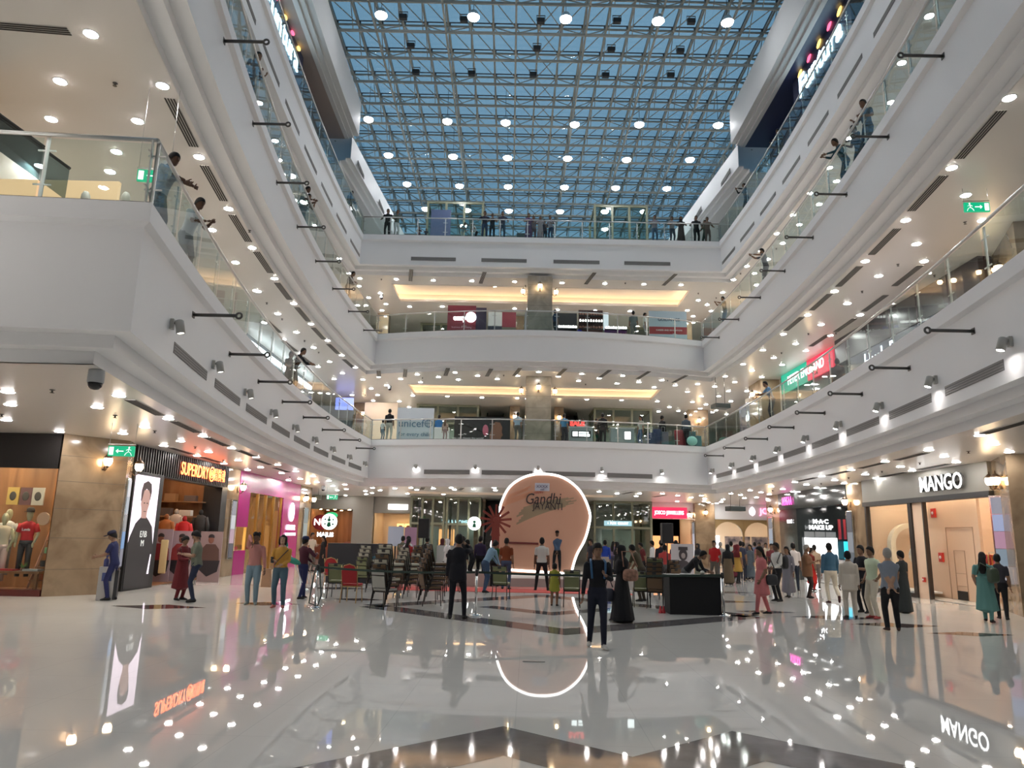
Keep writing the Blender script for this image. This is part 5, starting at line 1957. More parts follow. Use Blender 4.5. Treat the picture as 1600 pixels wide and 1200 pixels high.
q = MB()
q.lathe([(.11, -.08), (.14, 0), (.11, .08)], 14, Matrix.Translation((0, 0, 2.05)) @ Matrix.Rotation(PI / 2, 4, 'X'))
q.build('hub', SWR, sw)
for k in range(13):
    a = 2 * PI * k / 13 + .1
    q = MB()
    q.bar((.08 * math.cos(a), 0, 2.05 + .08 * math.sin(a)), (.62 * math.cos(a), -.03, 2.05 + .62 * math.sin(a)), .075, .09)
    q.build('spoke', SWR, sw)
q = MB()
q.box(-.15, .15, -.08, .08, 0, 1.95, bev=.01)
q.build('post', SWR, sw)
st = MB()
st.box(-4.3, 5.0, 26.9, 33.2, 0, .30)
o = st.build('stage_platform', mat('stage_grey', (.42, .40, .37), .3))
tag(o, 'low pale stage platform under the head-shaped backdrop', 'stage')
q = MB()
q.box(-4.2, 4.0, 24.3, 26.85, .0, .015)
q.mi = 1
for y in (25.9, 26.4):
    q.box(-4.2, 4.0, y, y + .12, .015, .02)
o = q.build('red_carpet', [mat('carpet_red', (.58, .075, .06), .75), mat('carpet_pale', (.55, .40, .35), .7)])
tag(o, 'red carpet strip in front of the stage platform', 'carpet')
for k, x in enumerate((-2.7, -1.3)):
    q = MB()
    q.prism([(-.55, .0), (.55, .0), (.5, .5), (-.6, .5)], .35)
    o = q.build('stage_block', mat('stage_block', (.40, .37, .33), .4), None, (x, 26.4, .02))
    tag(o, 'pale grey step block at the stage edge behind the suited man, %s' % ('left', 'right')[k], 'block')
for k, (x, y) in enumerate(((-3.1, 27.4), (5.6, 26.6))):
    t = thing('loudspeaker', 'black loudspeaker on a pole stand, %s of the stage backdrop' % ('left', 'right')[k], 'speaker', (x, y, .30 if x < 5 else 0))
    zb = 1.62 - (.30 if x < 5 else 0)
    MB().box(-.2, .2, -.17, .17, zb, zb + .70, bev=.02).build('cabinet', BLACK, t)
    q = MB()
    q.box(-.17, .17, -.19, -.17, zb + .04, zb + .66)
    q.build('grille', mat('grille', (.02, .02, .022), .8), t)
    q = MB()
    q.tube([(0, 0, .3), (0, 0, zb)], .022, 8)
    q.build('pole', BLACK, t)
    for j in range(3):
        a = j * 2 * PI / 3 + .5
        q = MB()
        q.tube([(0, 0, .65), (.45 * math.cos(a), .45 * math.sin(a), .015)], .015, 6)
        q.build('leg', BLACK, t)

# ------------------------------------------------------------------ banquet chairs
FR = mat('chair_frame', (.016, .013, .012), .35, .5)


def make_chair(seatm, backm, framem, label, round_back=False):
    """faces -y, seat height .45"""
    t = thing('banquet_chair', label, 'chair')
    MB().box(-.205, .205, -.21, .20, .42, .475, bev=.018).build('seat', seatm, t)
    Mb = Matrix.Translation((0, .205, .50)) @ Matrix.Rotation(R(-12), 4, 'X')
    q = MB()
    if round_back:
        q.prism([(-.19, 0), (.19, 0), (.205, .30), (.13, .43), (0, .47), (-.13, .43), (-.205, .30)], .035, Mb)
    else:
        q.box(-.19, .19, 0, .03, .0, .27, Mb)
        q.box(-.19, .19, .002, .028, .30, .42, Mb)
        q.mi = 1
        q.box(-.05, .05, -.005, .035, .37, .425, Mb)
    q.build('backrest', [backm, BLACK], t)
    q = MB()
    for sx in (-.205, .205):
        q.tube([Mb @ Vector((sx, .015, -.08)), Mb @ Vector((sx, .015, .44))], .013, 6)
    if round_back:
        q.tube([Mb @ Vector(v) for v in ((-.21, .015, .30), (-.135, .015, .44), (0, .015, .485), (.135, .015, .44), (.21, .015, .30))], .013, 6)
    else:
        q.tube([Mb @ Vector((-.205, .015, .44)), Mb @ Vector((.205, .015, .44))], .013, 6)
        q.tube([Mb @ Vector((-.205, .015, .285)), Mb @ Vector((.205, .015, .285))], .008, 6)
    q.build('back_frame', framem, t)
    for sx in (-1, 1):
        MB().tube([(sx * .19, -.19, .43), (sx * .205, -.215, 0)], .012, 6).build('leg', framem, t)
        MB().tube([(sx * .20, .20, .45), (sx * .21, .275, 0)], .012, 6).build('leg', framem, t)
    q = MB()
    for sx in (-1, 1):
        q.bar((sx * .198, -.20, .405), (sx * .20, .20, .405), .02, .03)
    q.bar((-.198, -.20, .405), (.198, -.20, .405), .02, .03)
    q.bar((-.2, .2, .405), (.2, .2, .405), .02, .03)
    q.build('seat_frame', framem, t)
    return t


IV = mat('ivory_vinyl', (.38, .36, .28), .45)
OL = mat('olive_vinyl', (.14, .15, .065), .5)
BRN = mat('brown_vinyl', (.11, .06, .025), .5)
GRY = mat('grey_vinyl', (.30, .29, .26), .5)
RED = mat('red_velvet', (.30, .012, .016), .8)
GOLDF = mat('gold_frame', (.42, .27, .11), .3, .9)
protos = {
    'ivory': make_chair(IV, IV, FR, 'x'), 'olive': make_chair(OL, OL, FR, 'x'), 'brown': make_chair(BRN, BRN, FR, 'x'),
    'grey': make_chair(GRY, GRY, FR, 'x'), 'red': make_chair(RED, RED, GOLDF, 'x', True)}
taken = set()


def chair(kind, x, y, z, face, label, group):
    """face: compass of the sitter, 0 = towards camera, 90 = right, 180 = away"""
    rz = R(face)
    p = protos[kind]
    if kind not in taken:
        taken.add(kind)
        index_kids(p)
        p.location, p.rotation_euler = (x, y, z), (0, 0, rz)
        p['label'] = label
        p['group'] = group
        return p
    return dup(p, (x, y, z), rz, label, group)


def gp(px, py, z=0.):
    p = atz(px, py, z)
    return p.x, p.y


ORD = ('lowest', 'second from the bottom', 'third from the bottom', 'fourth from the bottom', 'fifth from the bottom', 'sixth from the bottom', 'topmost')
stacks = [((600, 951), 150, ['grey', 'brown', 'ivory', 'brown', 'ivory', 'ivory'], 'the front stack behind the left rope post'),
          ((672, 946), 115, ['brown', 'brown', 'brown', 'brown', 'brown', 'brown'], 'the stack left of the suited man'),
          ((634, 934), 135, ['brown', 'brown', 'ivory', 'ivory', 'ivory'], 'the middle stack near the suited man'),
          ((572, 924), 150, ['olive', 'olive', 'ivory', 'ivory', 'ivory'], 'the stack behind the red-backed chair'),
          ((655, 921), 140, ['brown', 'brown', 'ivory', 'brown', 'brown'], 'the rear stack left of the suited man'),
          ((1026, 950), 160, ['brown', 'brown', 'brown', 'olive'], 'the stack beside the black counter'),
          ((1046, 938), 210, ['brown', 'brown', 'brown'], 'the low stack behind the black counter')]
for (px, py), fc, kinds, nm in stacks:
    x, y = gp(px, py)
    n_ = len(kinds)
    d = Vector((math.sin(R(fc)), -math.cos(R(fc))))
    for k, kd in enumerate(kinds):
        chair(kd, x + d.x * .045 * k, y + d.y * .045 * k, .115 * k, fc, '%s banquet chair, %s in %s' % (kd, 'topmost' if k == n_ - 1 else ORD[k], nm), 'stacked banquet chairs')
for kd, (px, py), fc, lab in (
    ('red', (549, 941), 172, 'red velvet chair with gold frame seen from behind, beside the front chair stack'),
    ('olive', (526, 934), 178, 'olive-brown chair seen from behind, left of the red velvet chair'),
    ('red', (519, 919), 175, 'red velvet chair half hidden behind the olive-brown chair'),
    ('olive', (783, 937), 168, 'single green-backed chair in front of the red carpet, right of the rope post'),
    ('olive', (893, 948), 176, 'green-backed chair beside the woman walking in black, on her left'),
    ('olive', (1002, 948), 176, 'green-backed chair right of the woman in the long black gown'),
    ('brown', (1026, 932), 175, 'brown chair seen from behind next to the black counter'),
    ('brown', (706, 925), 100, 'brown chair alone just behind the suited man'),
    ('ivory', (622, 918), 150, 'ivory chair with grey cloth on it behind the stacks')):
    x, y = gp(px, py)
    chair(kd, x, y, 0, fc, lab, 'single banquet chairs')

# ------------------------------------------------------------------ rope posts and belts
post0 = None
PP = [gp(492, 950), gp(743, 962), gp(1131, 962), gp(476, 922)]
plab = ('chrome rope post left of the chair stacks', 'chrome rope post right beside the suited man', 'chrome rope post at the right end of the black counter', 'chrome rope post behind the cleaner')
for k, (x, y) in enumerate(PP):
    if post0 is None:
        post0 = thing('rope_post', plab[k], 'rope post', (x, y, 0), 0, 'chrome rope posts')
        q = MB()
        q.lathe([(.17, .0), (.17, .012), (.15, .03), (.05, .05), (.03, .06)], 18)
        q.build('base', CHROME, post0)
        MB().lathe([(.03, .05), (.03, .93)], 12).build('pole', CHROME, post0)
        q = MB()
        q.lathe([(.036, .87), (.038, .90), (.038, .99), (.03, 1.0)], 12)
        q.build('belt_head', BLACK, post0)
    else:
        dup(post0, (x, y, 0), 0, plab[k])
BELT = mat('belt_green', (.012, .03, .022), .6)
for k, (a, b) in enumerate(((0, 1), (1, 2), (3, 0))):
    q = MB()
    A, B = Vector((*PP[a], .94)), Vector((*PP[b], .94))
    d = (B - A).normalized() * .04
    N = 12
    for i in range(N):
        s0, s1 = i / N, (i + 1) / N
        p, r_ = (A + d).lerp(B - d, s0), (A + d).lerp(B - d, s1)
        p.z -= .05 * 4 * s0 * (1 - s0)
        r_.z -= .05 * 4 * s1 * (1 - s1)
        q.bar(p, r_, .006, .05)
    o = q.build('barrier_belt', BELT)
    tag(o, ('dark green belt stretched in front of the chair stacks', 'dark green belt stretched from the middle rope post to the black counter', 'dark green belt between the two left rope posts')[k], 'belt')
# slack belts hanging on the left post
q = MB()
x, y = PP[0]
q.tube([(x - .05, y, .92), (x - .10, y - .05, .5), (x - .12, y - .1, .12), (x + .1, y - .16, .06), (x + .14, y - .06, .3), (x + .05, y, .9)], .016, 6)
o = q.build('slack_belt', BELT)
tag(o, 'slack dark belt hanging down the left rope post', 'belt')

# ------------------------------------------------------------------ counters, cables, bin, small things
x, y = gp(1088, 961)
t = thing('counter_table', 'black draped counter table beside the right rope post', 'table', (x, y + .35, 0))
MB().box(-.62, .62, -.33, .33, .0, .88, bev=.01).build('drape', mat('black_drape', (.006, .006, .007), .9), t)
MB().box(-.66, .66, -.36, .36, .88, .92, bev=.008).build('table_top', mat('dark_top', (.02, .03, .028), .4), t)
o = MB().box(-.12, .12, -.09, .09, 0, .02).build('paper_stack', [mat('paper', (.75, .75, .73), .6)], None, (x - .15, y + .35, .922))
tag(o, 'white papers lying on the black counter table', 'papers')
o = MB().ball((0, 0, .05), .06, .06, .05).build('tape_reel', [mat('tape', (.5, .48, .42), .5)], None, (x + .25, y + .3, .922))
tag(o, 'small pale roll on the black counter table', 'roll')
p = aty(557, 862, 27.5)
o = MB().box(-.95, .95, -.25, .25, 0, 1.38, bev=.01).build('low_partition', [mat('partition_black', (.012, .012, .016), .6)], None, (p.x - .05, 27.5, 0))
tag(o, 'long low black partition behind the chair stacks', 'partition')
for k, (px, pz, w_, h_, c) in enumerate(((617, 1.65, .34, .42, (.45, .50, .62)), (640, 1.55, .26, .5, (.35, .2, .3)), (700, .8, .5, .5, (.35, .36, .35)))):
    p = aty(px, 868, 33)
    q = MB()
    q.box(-w_, w_, -.05, .05, pz - h_, pz + h_)
    q.mi = 1
    q.box(-.03, .03, -.03, .03, 0, pz - h_)
    q.box(-.25, .25, -.2, .2, 0, .02)
    o = q.build('poster_stand', [mat('poster_stand_%d' % k, c, .5), BLACK], None, (p.x, 33, 0))
    tag(o, ('pale blue poster stand behind the black partition', 'purple printed stand beside the pale blue poster stand', 'grey boarded stand left of the stage')[k], 'poster stand')
p = aty(1066, 865, 24.5)
t = thing('easel_poster', 'white portrait drawing of a capped man on an easel behind the black counter', 'poster', (p.x, 24.5, 0))
MB().box(-.36, .36, -.03, .03, .55, 1.62).build('board', mat('easel_paper', (.62, .58, .60), .5), t)
q = MB()
q.ball((.02, -.035, 1.28), .14, .01, .19)
q.ball((.0, -.035, .85), .30, .01, .26)
q.box(-.13, .17, -.04, -.03, 1.42, 1.53)
q.build('portrait', mat('portrait_ink', (.07, .055, .06), .6), t)
q = MB()
q.ball((.02, -.05, 1.25), .07, .008, .09)
q.build('portrait_face', mat('portrait_skin', (.40, .33, .32), .6), t)
q = MB()
for a, b in (((-.3, 0, 0), (-.12, .0, 1.6)), ((.3, 0, 0), (.12, 0, 1.6)), ((0, .5, 0), (0, .03, 1.5))):
    q.tube([a, b], .015, 6)
q.build('easel', DWOOD, t)
for k, (px, py) in enumerate(((1032, 958), (1037, 958), (1046, 958), (1051, 958))):
    x, y = gp(px, py)
    o = MB().lathe([(.05, 0), (.045, .03), (.02, .14), (.012, .17)], 10).build('mini_cone', [mat('cone_red', (.55, .03, .04), .5)], None, (x, y, 0))
    tag(o, 'small red cone on the floor left of the black counter, %s' % ('first from left', 'second from left', 'third from left', 'fourth from left')[k], 'cone', 'small red cones')
x, y = gp(834, 1034)
q = MB()
q.box(-.16, .16, -.035, .035, .001, .006)
q.mi = 1
q.box(-.14, .14, -.02, .035, .006, .008)
o = q.build('floor_plate', [mat('plate_dark', (.05, .05, .05), .4), mat('plate_light', (.40, .38, .35), .2)], None, (x, y, 0))
tag(o, 'small dark-rimmed floor socket plate in the polished floor', 'floor plate')
# sanitiser stand
x, y = gp(158, 938)
t = thing('pedestal', 'silver sanitiser pedestal with blue label at the marble column, left', 'pedestal', (x, y + .15, 0), R(20))
MB().box(-.18, .18, -.15, .15, 0, .80, bev=.012).build('body', mat('silver_body', (.38, .37, .36), .35, .6), t)
q = MB()
q.box(-.10, .12, -.156, -.15, .46, .66)
q.build('label_plate', mat('label_blue', (.03, .05, .16), .4), t)
letters('care', .07, mat('print_white', (.8, .8, .8), .5), t, (.01, -.16, .52), 0, .003)
q = MB()
q.lathe([(.025, .58), (.03, .61), (.02, .63)], 8, Matrix.Translation((.01, -.16, 0)) @ Matrix.Scale(.2, 4, (0, 1, 0)))
q.build('emblem', mat('print_white', (.8, .8, .8), .5), t)
MB().box(.13, .26, -.12, .14, .02, .72).build('side_box', mat('black_plastic', (.015, .016, .02), .5), t)  # black box along the pedestal's side
o = MB().lathe([(.06, 0), (.062, .02), (.062, .15), (.05, .19), (.02, .2), (.02, .24), (.05, .25), (.045, .28)], 12).build('pump_bottle', [mat('bottle_blue', (.05, .06, .18), .3)], None, (x - .05, y + .12, .802))
tag(o, 'blue and white pump bottle on the silver pedestal', 'bottle')
o = MB().box(-.07, .07, -.05, .05, 0, .12, bev=.02).build('white_cloth', [mat('cloth_white', (.7, .7, .7), .8)], None, (x + .13, y + .1, .802))
tag(o, 'folded white cloth on the silver pedestal', 'cloth')

# ------------------------------------------------------------------ contents of the left shop windows
def mannequin(x, y, z, rz, label, top, pants, skin, hat=None, bare=False):
    t = thing('mannequin', label, 'mannequin', (x, y, z), rz)
    b = MB()
    b.lathe([(.05, 1.44), (.052, 1.50), (.075, 1.54), (.095, 1.62), (.09, 1.70), (.055, 1.77), (.01, 1.785)], 12, Matrix.Diagonal((.85, 1.0, 1, 1)))
    for s_ in (-1, 1):
        b.tube([(s_ * .19, 0, 1.38), (s_ * .25, .03, 1.12), (s_ * .22, -.10, .90)], [.05, .042, .032], 8)
        b.ball((s_ * .21, -.13, .84), .03, .03, .07)
    b.build('body', skin, t)
    q = MB()
    q.lathe([(.06, 1.47), (.16, 1.42), (.195, 1.34), (.175, 1.2), (.15, 1.06), (.165, .95), (.17, .90)], 14, Matrix.Diagonal((1, .62, 1, 1)))
    if not bare:
        for s_ in (-1, 1):
            q.tube([(s_ * .17, 0, 1.39), (s_ * .24, .02, 1.18)], [.07, .065], 8)
    q.build('top', top, t)
    q = MB()
    q.lathe([(.165, .96), (.172, .88), (.15, .80)], 14, Matrix.Diagonal((1, .66, 1, 1)))
    for s_ in (-1, 1):
        q.tube([(s_ * .085, 0, .86), (s_ * .10, -.01, .48), (s_ * .11, .0, .02)], [.092, .068, .055], 10)
    q.build('trousers', pants, t)
    if hat:
        q = MB()
        q.lathe([(.10, 1.70), (.10, 1.78), (.06, 1.83), (.01, 1.84)], 12)
        q.box(-.08, .08, -.19, -.06, 1.70, 1.72)
        q.build('cap', hat, t)
    return t


MQ = mat('mannequin_cream', (.46, .44, .28), .45)
Y0 = 20.2
m1 = mannequin(aty(48, 800, Y0).x, Y0, .42, R(12), 'mannequin in red printed t-shirt and cap in the left shop window', mat('tee_red', (.55, .015, .02), .7), mat('jean_black', (.025, .025, .028), .7), MQ, mat('cap_dark', (.05, .04, .03), .7))
letters('Levis', .10, mat('print_white', (.8, .8, .8), .5), m1, (0, -.128, 1.24), 0, .004, name='print', bold=.004)
mannequin(aty(14, 800, Y0).x, Y0 - .1, .30, R(15), 'mannequin in ruffled cream top with pale trousers in the left shop window', mat('top_cream', (.6, .52, .38), .7), mat('trouser_pink', (.55, .40, .36), .7), MQ, None, True)
mannequin(aty(-4, 800, Y0).x, Y0 + .5, .42, R(10), 'mannequin in white t-shirt at the left picture edge', mat('tee_white', (.7, .7, .68), .7), mat('jean_grey', (.2, .2, .22), .7), MQ)
t = thing('display_table', 'low wooden display table in the left shop window', 'table', (-12.9, 19.95, .16))
MB().box(-.75, .75, -.25, .25, .38, .44).build('table_top', WOOD, t)
for sx in (-.68, .68):
    for sy in (-.2, .2):
        MB().box(sx - .04, sx + .04, sy - .04, sy + .04, 0, .38).build('leg', WOOD, t)
o = MB().box(-.2, .2, -.15, .15, 0, .05).build('magazine_stack', [mat('magazine', (.35, .4, .42), .4)], None, (-12.45, 19.95, .602))
tag(o, 'flat stack of magazines on the low display table', 'magazines')
o = MB().box(-.25, .25, -.15, .15, 0, .04).build('red_book', [mat('red_cover', (.4, .02, .03), .5)], None, (-13.15, 19.95, .602))
tag(o, 'red flat book on the low display table', 'book')
q = MB()
q.smooth = False
for k in range(14):
    a = k * 2.4
    q.add([(0, 0, .06), (.04 * math.cos(a + .5), .04 * math.sin(a + .5), .10), (.13 * math.cos(a), .13 * math.sin(a), .16 + .04 * (k % 3)), (.04 * math.cos(a - .5), .04 * math.sin(a - .5), .10)], [(0, 1, 2, 3)])
q.mi = 1
q.lathe([(.045, 0), (.06, .07)], 10)
o = q.build('potted_plant', [mat('leaf_green', (.10, .22, .06), .6), mat('pot_brown', (.2, .1, .06), .6)], None, (-12.72, 19.92, .602))
tag(o, 'small leafy plant in a pot on the low display table', 'plant')
t = thing('stepped_shelf', 'leaning wooden shelf of folded clothes at the right end of the left shop window', 'shelf', (aty(68, 880, 20.0).x, 19.95, .16))
q = MB()
q.bar((-.30, 0, 0), (-.08, .3, 1.5), .05)
q.bar((.22, 0, 0), (.22, .3, 1.5), .05)
q.build('rails', mat('pink_wood', (.55, .28, .18), .5), t)
for k in range(4):
    MB().box(-.28 + .05 * k, .25, -.02 + .08 * k, .3 + .05 * k, .18 + k * .34, .21 + k * .34).build('shelf_board', WOOD, t)
for k, c in enumerate(((.6, .18, .08), (.03, .03, .03), (.20, .40, .22), (.6, .25, .15))):
    o = MB().box(-.17, .17, -.13, .13, 0, .16, bev=.03).build('folded_clothes', [mat('folded_%d' % k, c, .8)], None, (aty(68, 880, 20.0).x + .04 + .02 * k, 20.08 + .07 * k, .16 + .212 + k * .34))
    tag(o, '%s folded clothes on the leaning shelf in the left shop window' % ('orange', 'black', 'green', 'coral')[k], 'clothes')
for k, (x, c) in enumerate(((aty(21, 774, 21.6).x, (.45, .33, .10)), (aty(41, 774, 21.6).x, (.12, .06, .07)), (aty(60, 774, 21.6).x, (.42, .42, .40)))):
    q = MB()
    q.box(-.17, .17, -.02, .02, 0, .5)
    q.mi = 1
    q.ball((0, -.022, .25), .10, .006, .13)
    o = q.build('wall_picture', [mat('pict_%d' % k, c, .5), mat('pict_dark', (.05, .05, .05), .5)], None, (x, 21.6, 2.35))
    tag(o, '%s poster hung above the mannequins in the left shop window' % ('yellow', 'dark purple', 'black and white')[k], 'picture')
o = MB().lathe([(.17, -.02), (.17, .02)], 18, Matrix.Rotation(PI / 2, 4, 'X'), smooth=False).build('round_disc', [mat('disc_peach', (.6, .38, .25), .5)], None, (aty(67, 806, 19.75).x, 19.8, 1.95))
tag(o, 'peach round sticker disc in the left shop window beside the red t-shirt', 'disc')
sign(BW(-12.2, 21.9, 3.0), '', .1, (1, 1, 1), 0, 'small white lit panel high inside the left shop window', loc=(0, 0, 0), back=(-.14, .14, 0, .04, -.12, .12, glow('panel_lit', (.8, .9, 1), 2.5)))
# clothes shop interior
M = LW(23.4)
for k, (u, h_, c1, c2) in enumerate(((.15, 1.75, (.33, .26, .30), (.2, .02, .03)), (1.35, 1.7, (.36, .27, .30), (.25, .03, .03)), (3.4, 1.7, (.28, .2, .2), (.1, .05, .04)))):
    t = thing('standee', '%s in the black-fronted shop doorway' % ('leftmost pale poster panel with a dark figure', 'pale poster of a man in a red shirt', 'rightmost pale poster panel with a dark figure')[k], 'poster')
    t.matrix_world = BW(aty((250, 277, 318)[k], 860, 25.6).x, 25.6 + .3 * k)
    MB().box(-.38, .38, -.02, .03, 0, h_).build('board', mat('standee_pale_%d' % k, c1, .5), t)
    q = MB()
    q.ball((0, -.025, 1.42), .10, .01, .13)
    q.build('face_picture', mat('standee_skin', (.22, .09, .06), .6), t)
    q = MB()
    q.prism([(-.33, .72), (.33, .72), (.30, 1.1), (.16, 1.27), (-.16, 1.27), (-.3, 1.1)], -.01, Matrix.Translation((0, -.02, 0)))
    q.build('shirt_picture', mat('standee_shirt_%d' % k, c2, .6), t)
    q = MB()
    q.prism([(-.38, .72), (.36, .72), (.3, .35), (-.05, .18), (-.33, .4)], -.01, Matrix.Translation((0, -.021, 0)))
    q.build('trousers_picture', mat('standee_dark', (.02, .016, .02), .6), t)
    q = MB()
    q.ball((0, -.022, 1.52), .11, .012, .09)
    q.build('hair_picture', mat('standee_dark', (.02, .016, .02), .6), t)
for k, (u, z, c) in enumerate(((1.0, 1.55, (.36, .12, .03)), (2.1, 1.5, (.52, .015, .02)), (1.5, 1.75, (.5, .45, .38)), (2.7, 1.75, (.02, .02, .02)))):
    t = thing('hanging_jacket', '%s jacket on a display bust in the black-fronted clothes shop' % ('orange-brown', 'bright red', 'cream', 'black')[k], 'jacket')
    t.matrix_world = BW(aty((259, 282, 262, 296)[k], 820, 26.9).x, 26.9 + .3 * k, z + .15)
    q = MB()
    q.lathe([(.2, -.35), (.22, .0), (.24, .2), (.19, .34), (.07, .40)], 14, Matrix.Diagonal((1, .6, 1, 1)))
    for s_ in (-1, 1):
        q.tube([(s_ * .2, 0, .3), (s_ * .29, 0, .0), (s_ * .28, 0, -.3)], [.08, .075, .06], 8)
    q.build('cloth', mat('jacket_%d' % k, c, .7), t)
    MB().ball((0, 0, .48), .08, .09, .11).build('hood', mat('jacket_hood_%d' % k, tuple(.7 * v for v in c), .7), t)
    MB().tube([(0, 0, -.35), (0, 0, -(z + .14))], .03, 6).build('stand', BLACK, t)
o = MB().box(-.12, .12, -.03, .03, 0, 1.1, bev=.04).build('cricket_bat', [mat('bat_cream', (.75, .62, .33), .5)])
put(o, BW(aty(254, 880, 25.3).x, 25.3, .3))
tag(o, 'cream upright bat-shaped board in the doorway of the black-fronted clothes shop', 'board')
for k in range(3):
    t = thing('wall_shelf', 'wooden wall shelf inside the black-fronted clothes shop, %s' % ('upper', 'middle', 'lower')[k], 'shelf')
    t.matrix_world = BW(-12.75, 28.2 - .3 * k, 2.75 - .55 * k)
    MB().box(-1.2, 1.2, -.2, .2, 0, .04).build('shelf_board', mat('shelf_tan', (.32, .18, .09), .5), t)
    for j in range(3):
        o = MB().box(-.22, .22, -.12, .12, 0, .22 + .06 * (j % 2), bev=.02).build('shelf_box', [mat('box_%d' % ((j + k) % 3), ((.65, .62, .55), (.35, .22, .12), (.12, .10, .10))[(j + k) % 3], .6)])
        put(o, BW(-13.55 + j * .75, 28.2 - .3 * k, 2.79 - .55 * k))
        tag(o, '%s item on the %s wooden shelf inside the black-fronted clothes shop' % (('left', 'middle', 'right')[j], ('upper', 'middle', 'lower')[k]), 'box')
# fashion shop window and rail
M = RW(29.05, 13.9)
mq = mannequin(0, 0, 0, 0, 'headless-looking white mannequin in pale jeans and white blouse in the arch window', mat('blouse_white', (.8, .78, .72), .7), mat('jean_pale', (.42, .43, .40), .7), mat('mannequin_white', (.7, .66, .58), .5))
mq.matrix_world = BW(14.62, 26.95, .2)
o = MB().box(-.1, .1, -.1, .1, 0, .1, bev=.02).build('handbag', [mat('bag_brown', (.10, .05, .03), .5)])
put(o, BW(14.35, 26.3, .205))
tag(o, 'small brown handbag on the floor of the arch window', 'handbag')
t = thing('clothes_rail', 'rail of orange and pink clothes behind the cream wall of the fashion shop', 'clothes rail')
t.matrix_world = M @ Matrix.Translation((4.15, 2.3, 0))
MB().tube([(-.5, 0, 0), (-.5, 0, 1.55), (.6, 0, 1.55), (.6, 0, 0)], .015, 6).build('rail', STEEL, t)
for j in range(11):
    c = ((.6, .22, .08), (.55, .08, .16), (.7, .55, .3), (.45, .05, .06))[j % 4]
    q = MB()
    q.box(-.03, .03, -.22, .22, .55 + .1 * (j % 3), 1.48, bev=.015)
    q.build('garment', mat('rail_cloth_%d' % (j % 4), c, .8), t).location = (-.42 + j * .095, 0, 0)
# balcony window mannequins, upper left
for k, (px, py) in enumerate(((135, 300), (196, 315))):
    p = aty(px, py, 13.6)
    mannequin(p.x, 13.6, Z1, 0, ('white mannequin behind the railing at the white balcony end', 'second white mannequin near the railing corner of the balcony end')[k], mat('top_grey', (.42, .38, .35), .7), mat('trouser_white', (.6, .6, .58), .7), mat('mannequin_white', (.7, .66, .58), .5))
# ------------------------------------------------------------------ people: one continuous body each, hair and cloth as children
import numpy as np


class Loft:
    """a chain of elliptical rings; each ring: centre, side axis, depth axis, half widths, material code"""

    def __init__(s, code):
        s.r, s.code = [], code

    def ring(s, c, ux, uy, rx, ry):
        s.r.append((Vector(c), Vector(ux), Vector(uy), rx, ry))
        return s

    def mesh(s, mb, n=12):
        o = len(mb.v)
        for c, ux, uy, rx, ry in s.r:
            for j in range(n):
                t_ = 2 * PI * j / n
                mb.v.append(tuple(c + ux * (rx * math.cos(t_)) + uy * (ry * math.sin(t_))))
        k = len(s.r)
        for i in range(k - 1):
            for j in range(n):
                a, b = o + i * n + j, o + i * n + (j + 1) % n
                mb.face([a, b, b + n, a + n])
        for (ri_, rev) in ((0, True), (k - 1, False)):
            c = s.r[ri_][0]
            nb = s.r[1 if ri_ == 0 else k - 2][0]
            mb.v.append(tuple(c + (c - nb).normalized() * .4 * min(s.r[ri_][3], s.r[ri_][4])))
            ic = len(mb.v) - 1
            for j in range(n):
                a, b = o + ri_ * n + j, o + ri_ * n + (j + 1) % n
                mb.face([b, a, ic] if rev else [a, b, ic])

    def err(s, P):
        """how far points lie from the surface, and where along the chain"""
        best = np.full(len(P), 1e9)
        tt = np.zeros(len(P))
        for i in range(len(s.r) - 1):
            c0, ux, uy, a0, b0 = s.r[i]
            c1, _, _, a1, b1 = s.r[i + 1]
            d = np.array(c1 - c0)
            L2 = max(d @ d, 1e-9)
            t0 = ((P - np.array(c0)) @ d) / L2
            t_ = np.clip(t0, 0, 1)
            q = P - (np.array(c0) + t_[:, None] * d)
            x, y = q @ np.array(ux), q @ np.array(uy)
            r_ = np.sqrt(x * x + y * y) + 1e-9
            rx, ry = a0 + (a1 - a0) * t_, b0 + (b1 - b0) * t_
            re = 1 / np.sqrt((x / r_ / rx) ** 2 + (y / r_ / ry) ** 2)
            e = np.hypot(r_ - re, np.abs(t0 - t_) * math.sqrt(L2))
            m_ = e < best
            best[m_] = e[m_]
            tt[m_] = (i + t_)[m_]
        return best, tt


def limb(a, b, l1, l2, pole):
    """two-bone chain: middle joint between a and the reached end"""
    a, b, pole = Vector(a), Vector(b), Vector(pole)
    d = b - a
    L = min(d.length, (l1 + l2) * .999)
    d.normalize()
    b = a + d * L
    x = (l1 * l1 - l2 * l2 + L * L) / (2 * L)
    h = math.sqrt(max(l1 * l1 - x * x, 0))
    p = pole - d * pole.dot(d)
    p = p.normalized() if p.length > 1e-6 else Vector((0, 1, 0))
    return a + d * x + p * h, b


def chain(lo, pts, rad, fy=1.):
    n_ = len(pts)
    ux = None
    for i, p in enumerate(pts):
        d = (Vector(pts[min(i + 1, n_ - 1)]) - Vector(pts[max(i - 1, 0)])).normalized()
        if ux is None:
            ux = d.cross(Vector((0, 1, 0)))
            if ux.length < .2:
                ux = d.cross(Vector((1, 0, 0)))
            ux.normalize()
        else:
            ux = (ux - d * ux.dot(d)).normalized()
        lo.ring(p, ux, d.cross(ux), rad[i], rad[i] * fy)
    return lo


SKINS = {'d': (.105, .050, .028), 'm': (.20, .105, .060), 'l': (.36, .21, .135)}
CLOTH = {}


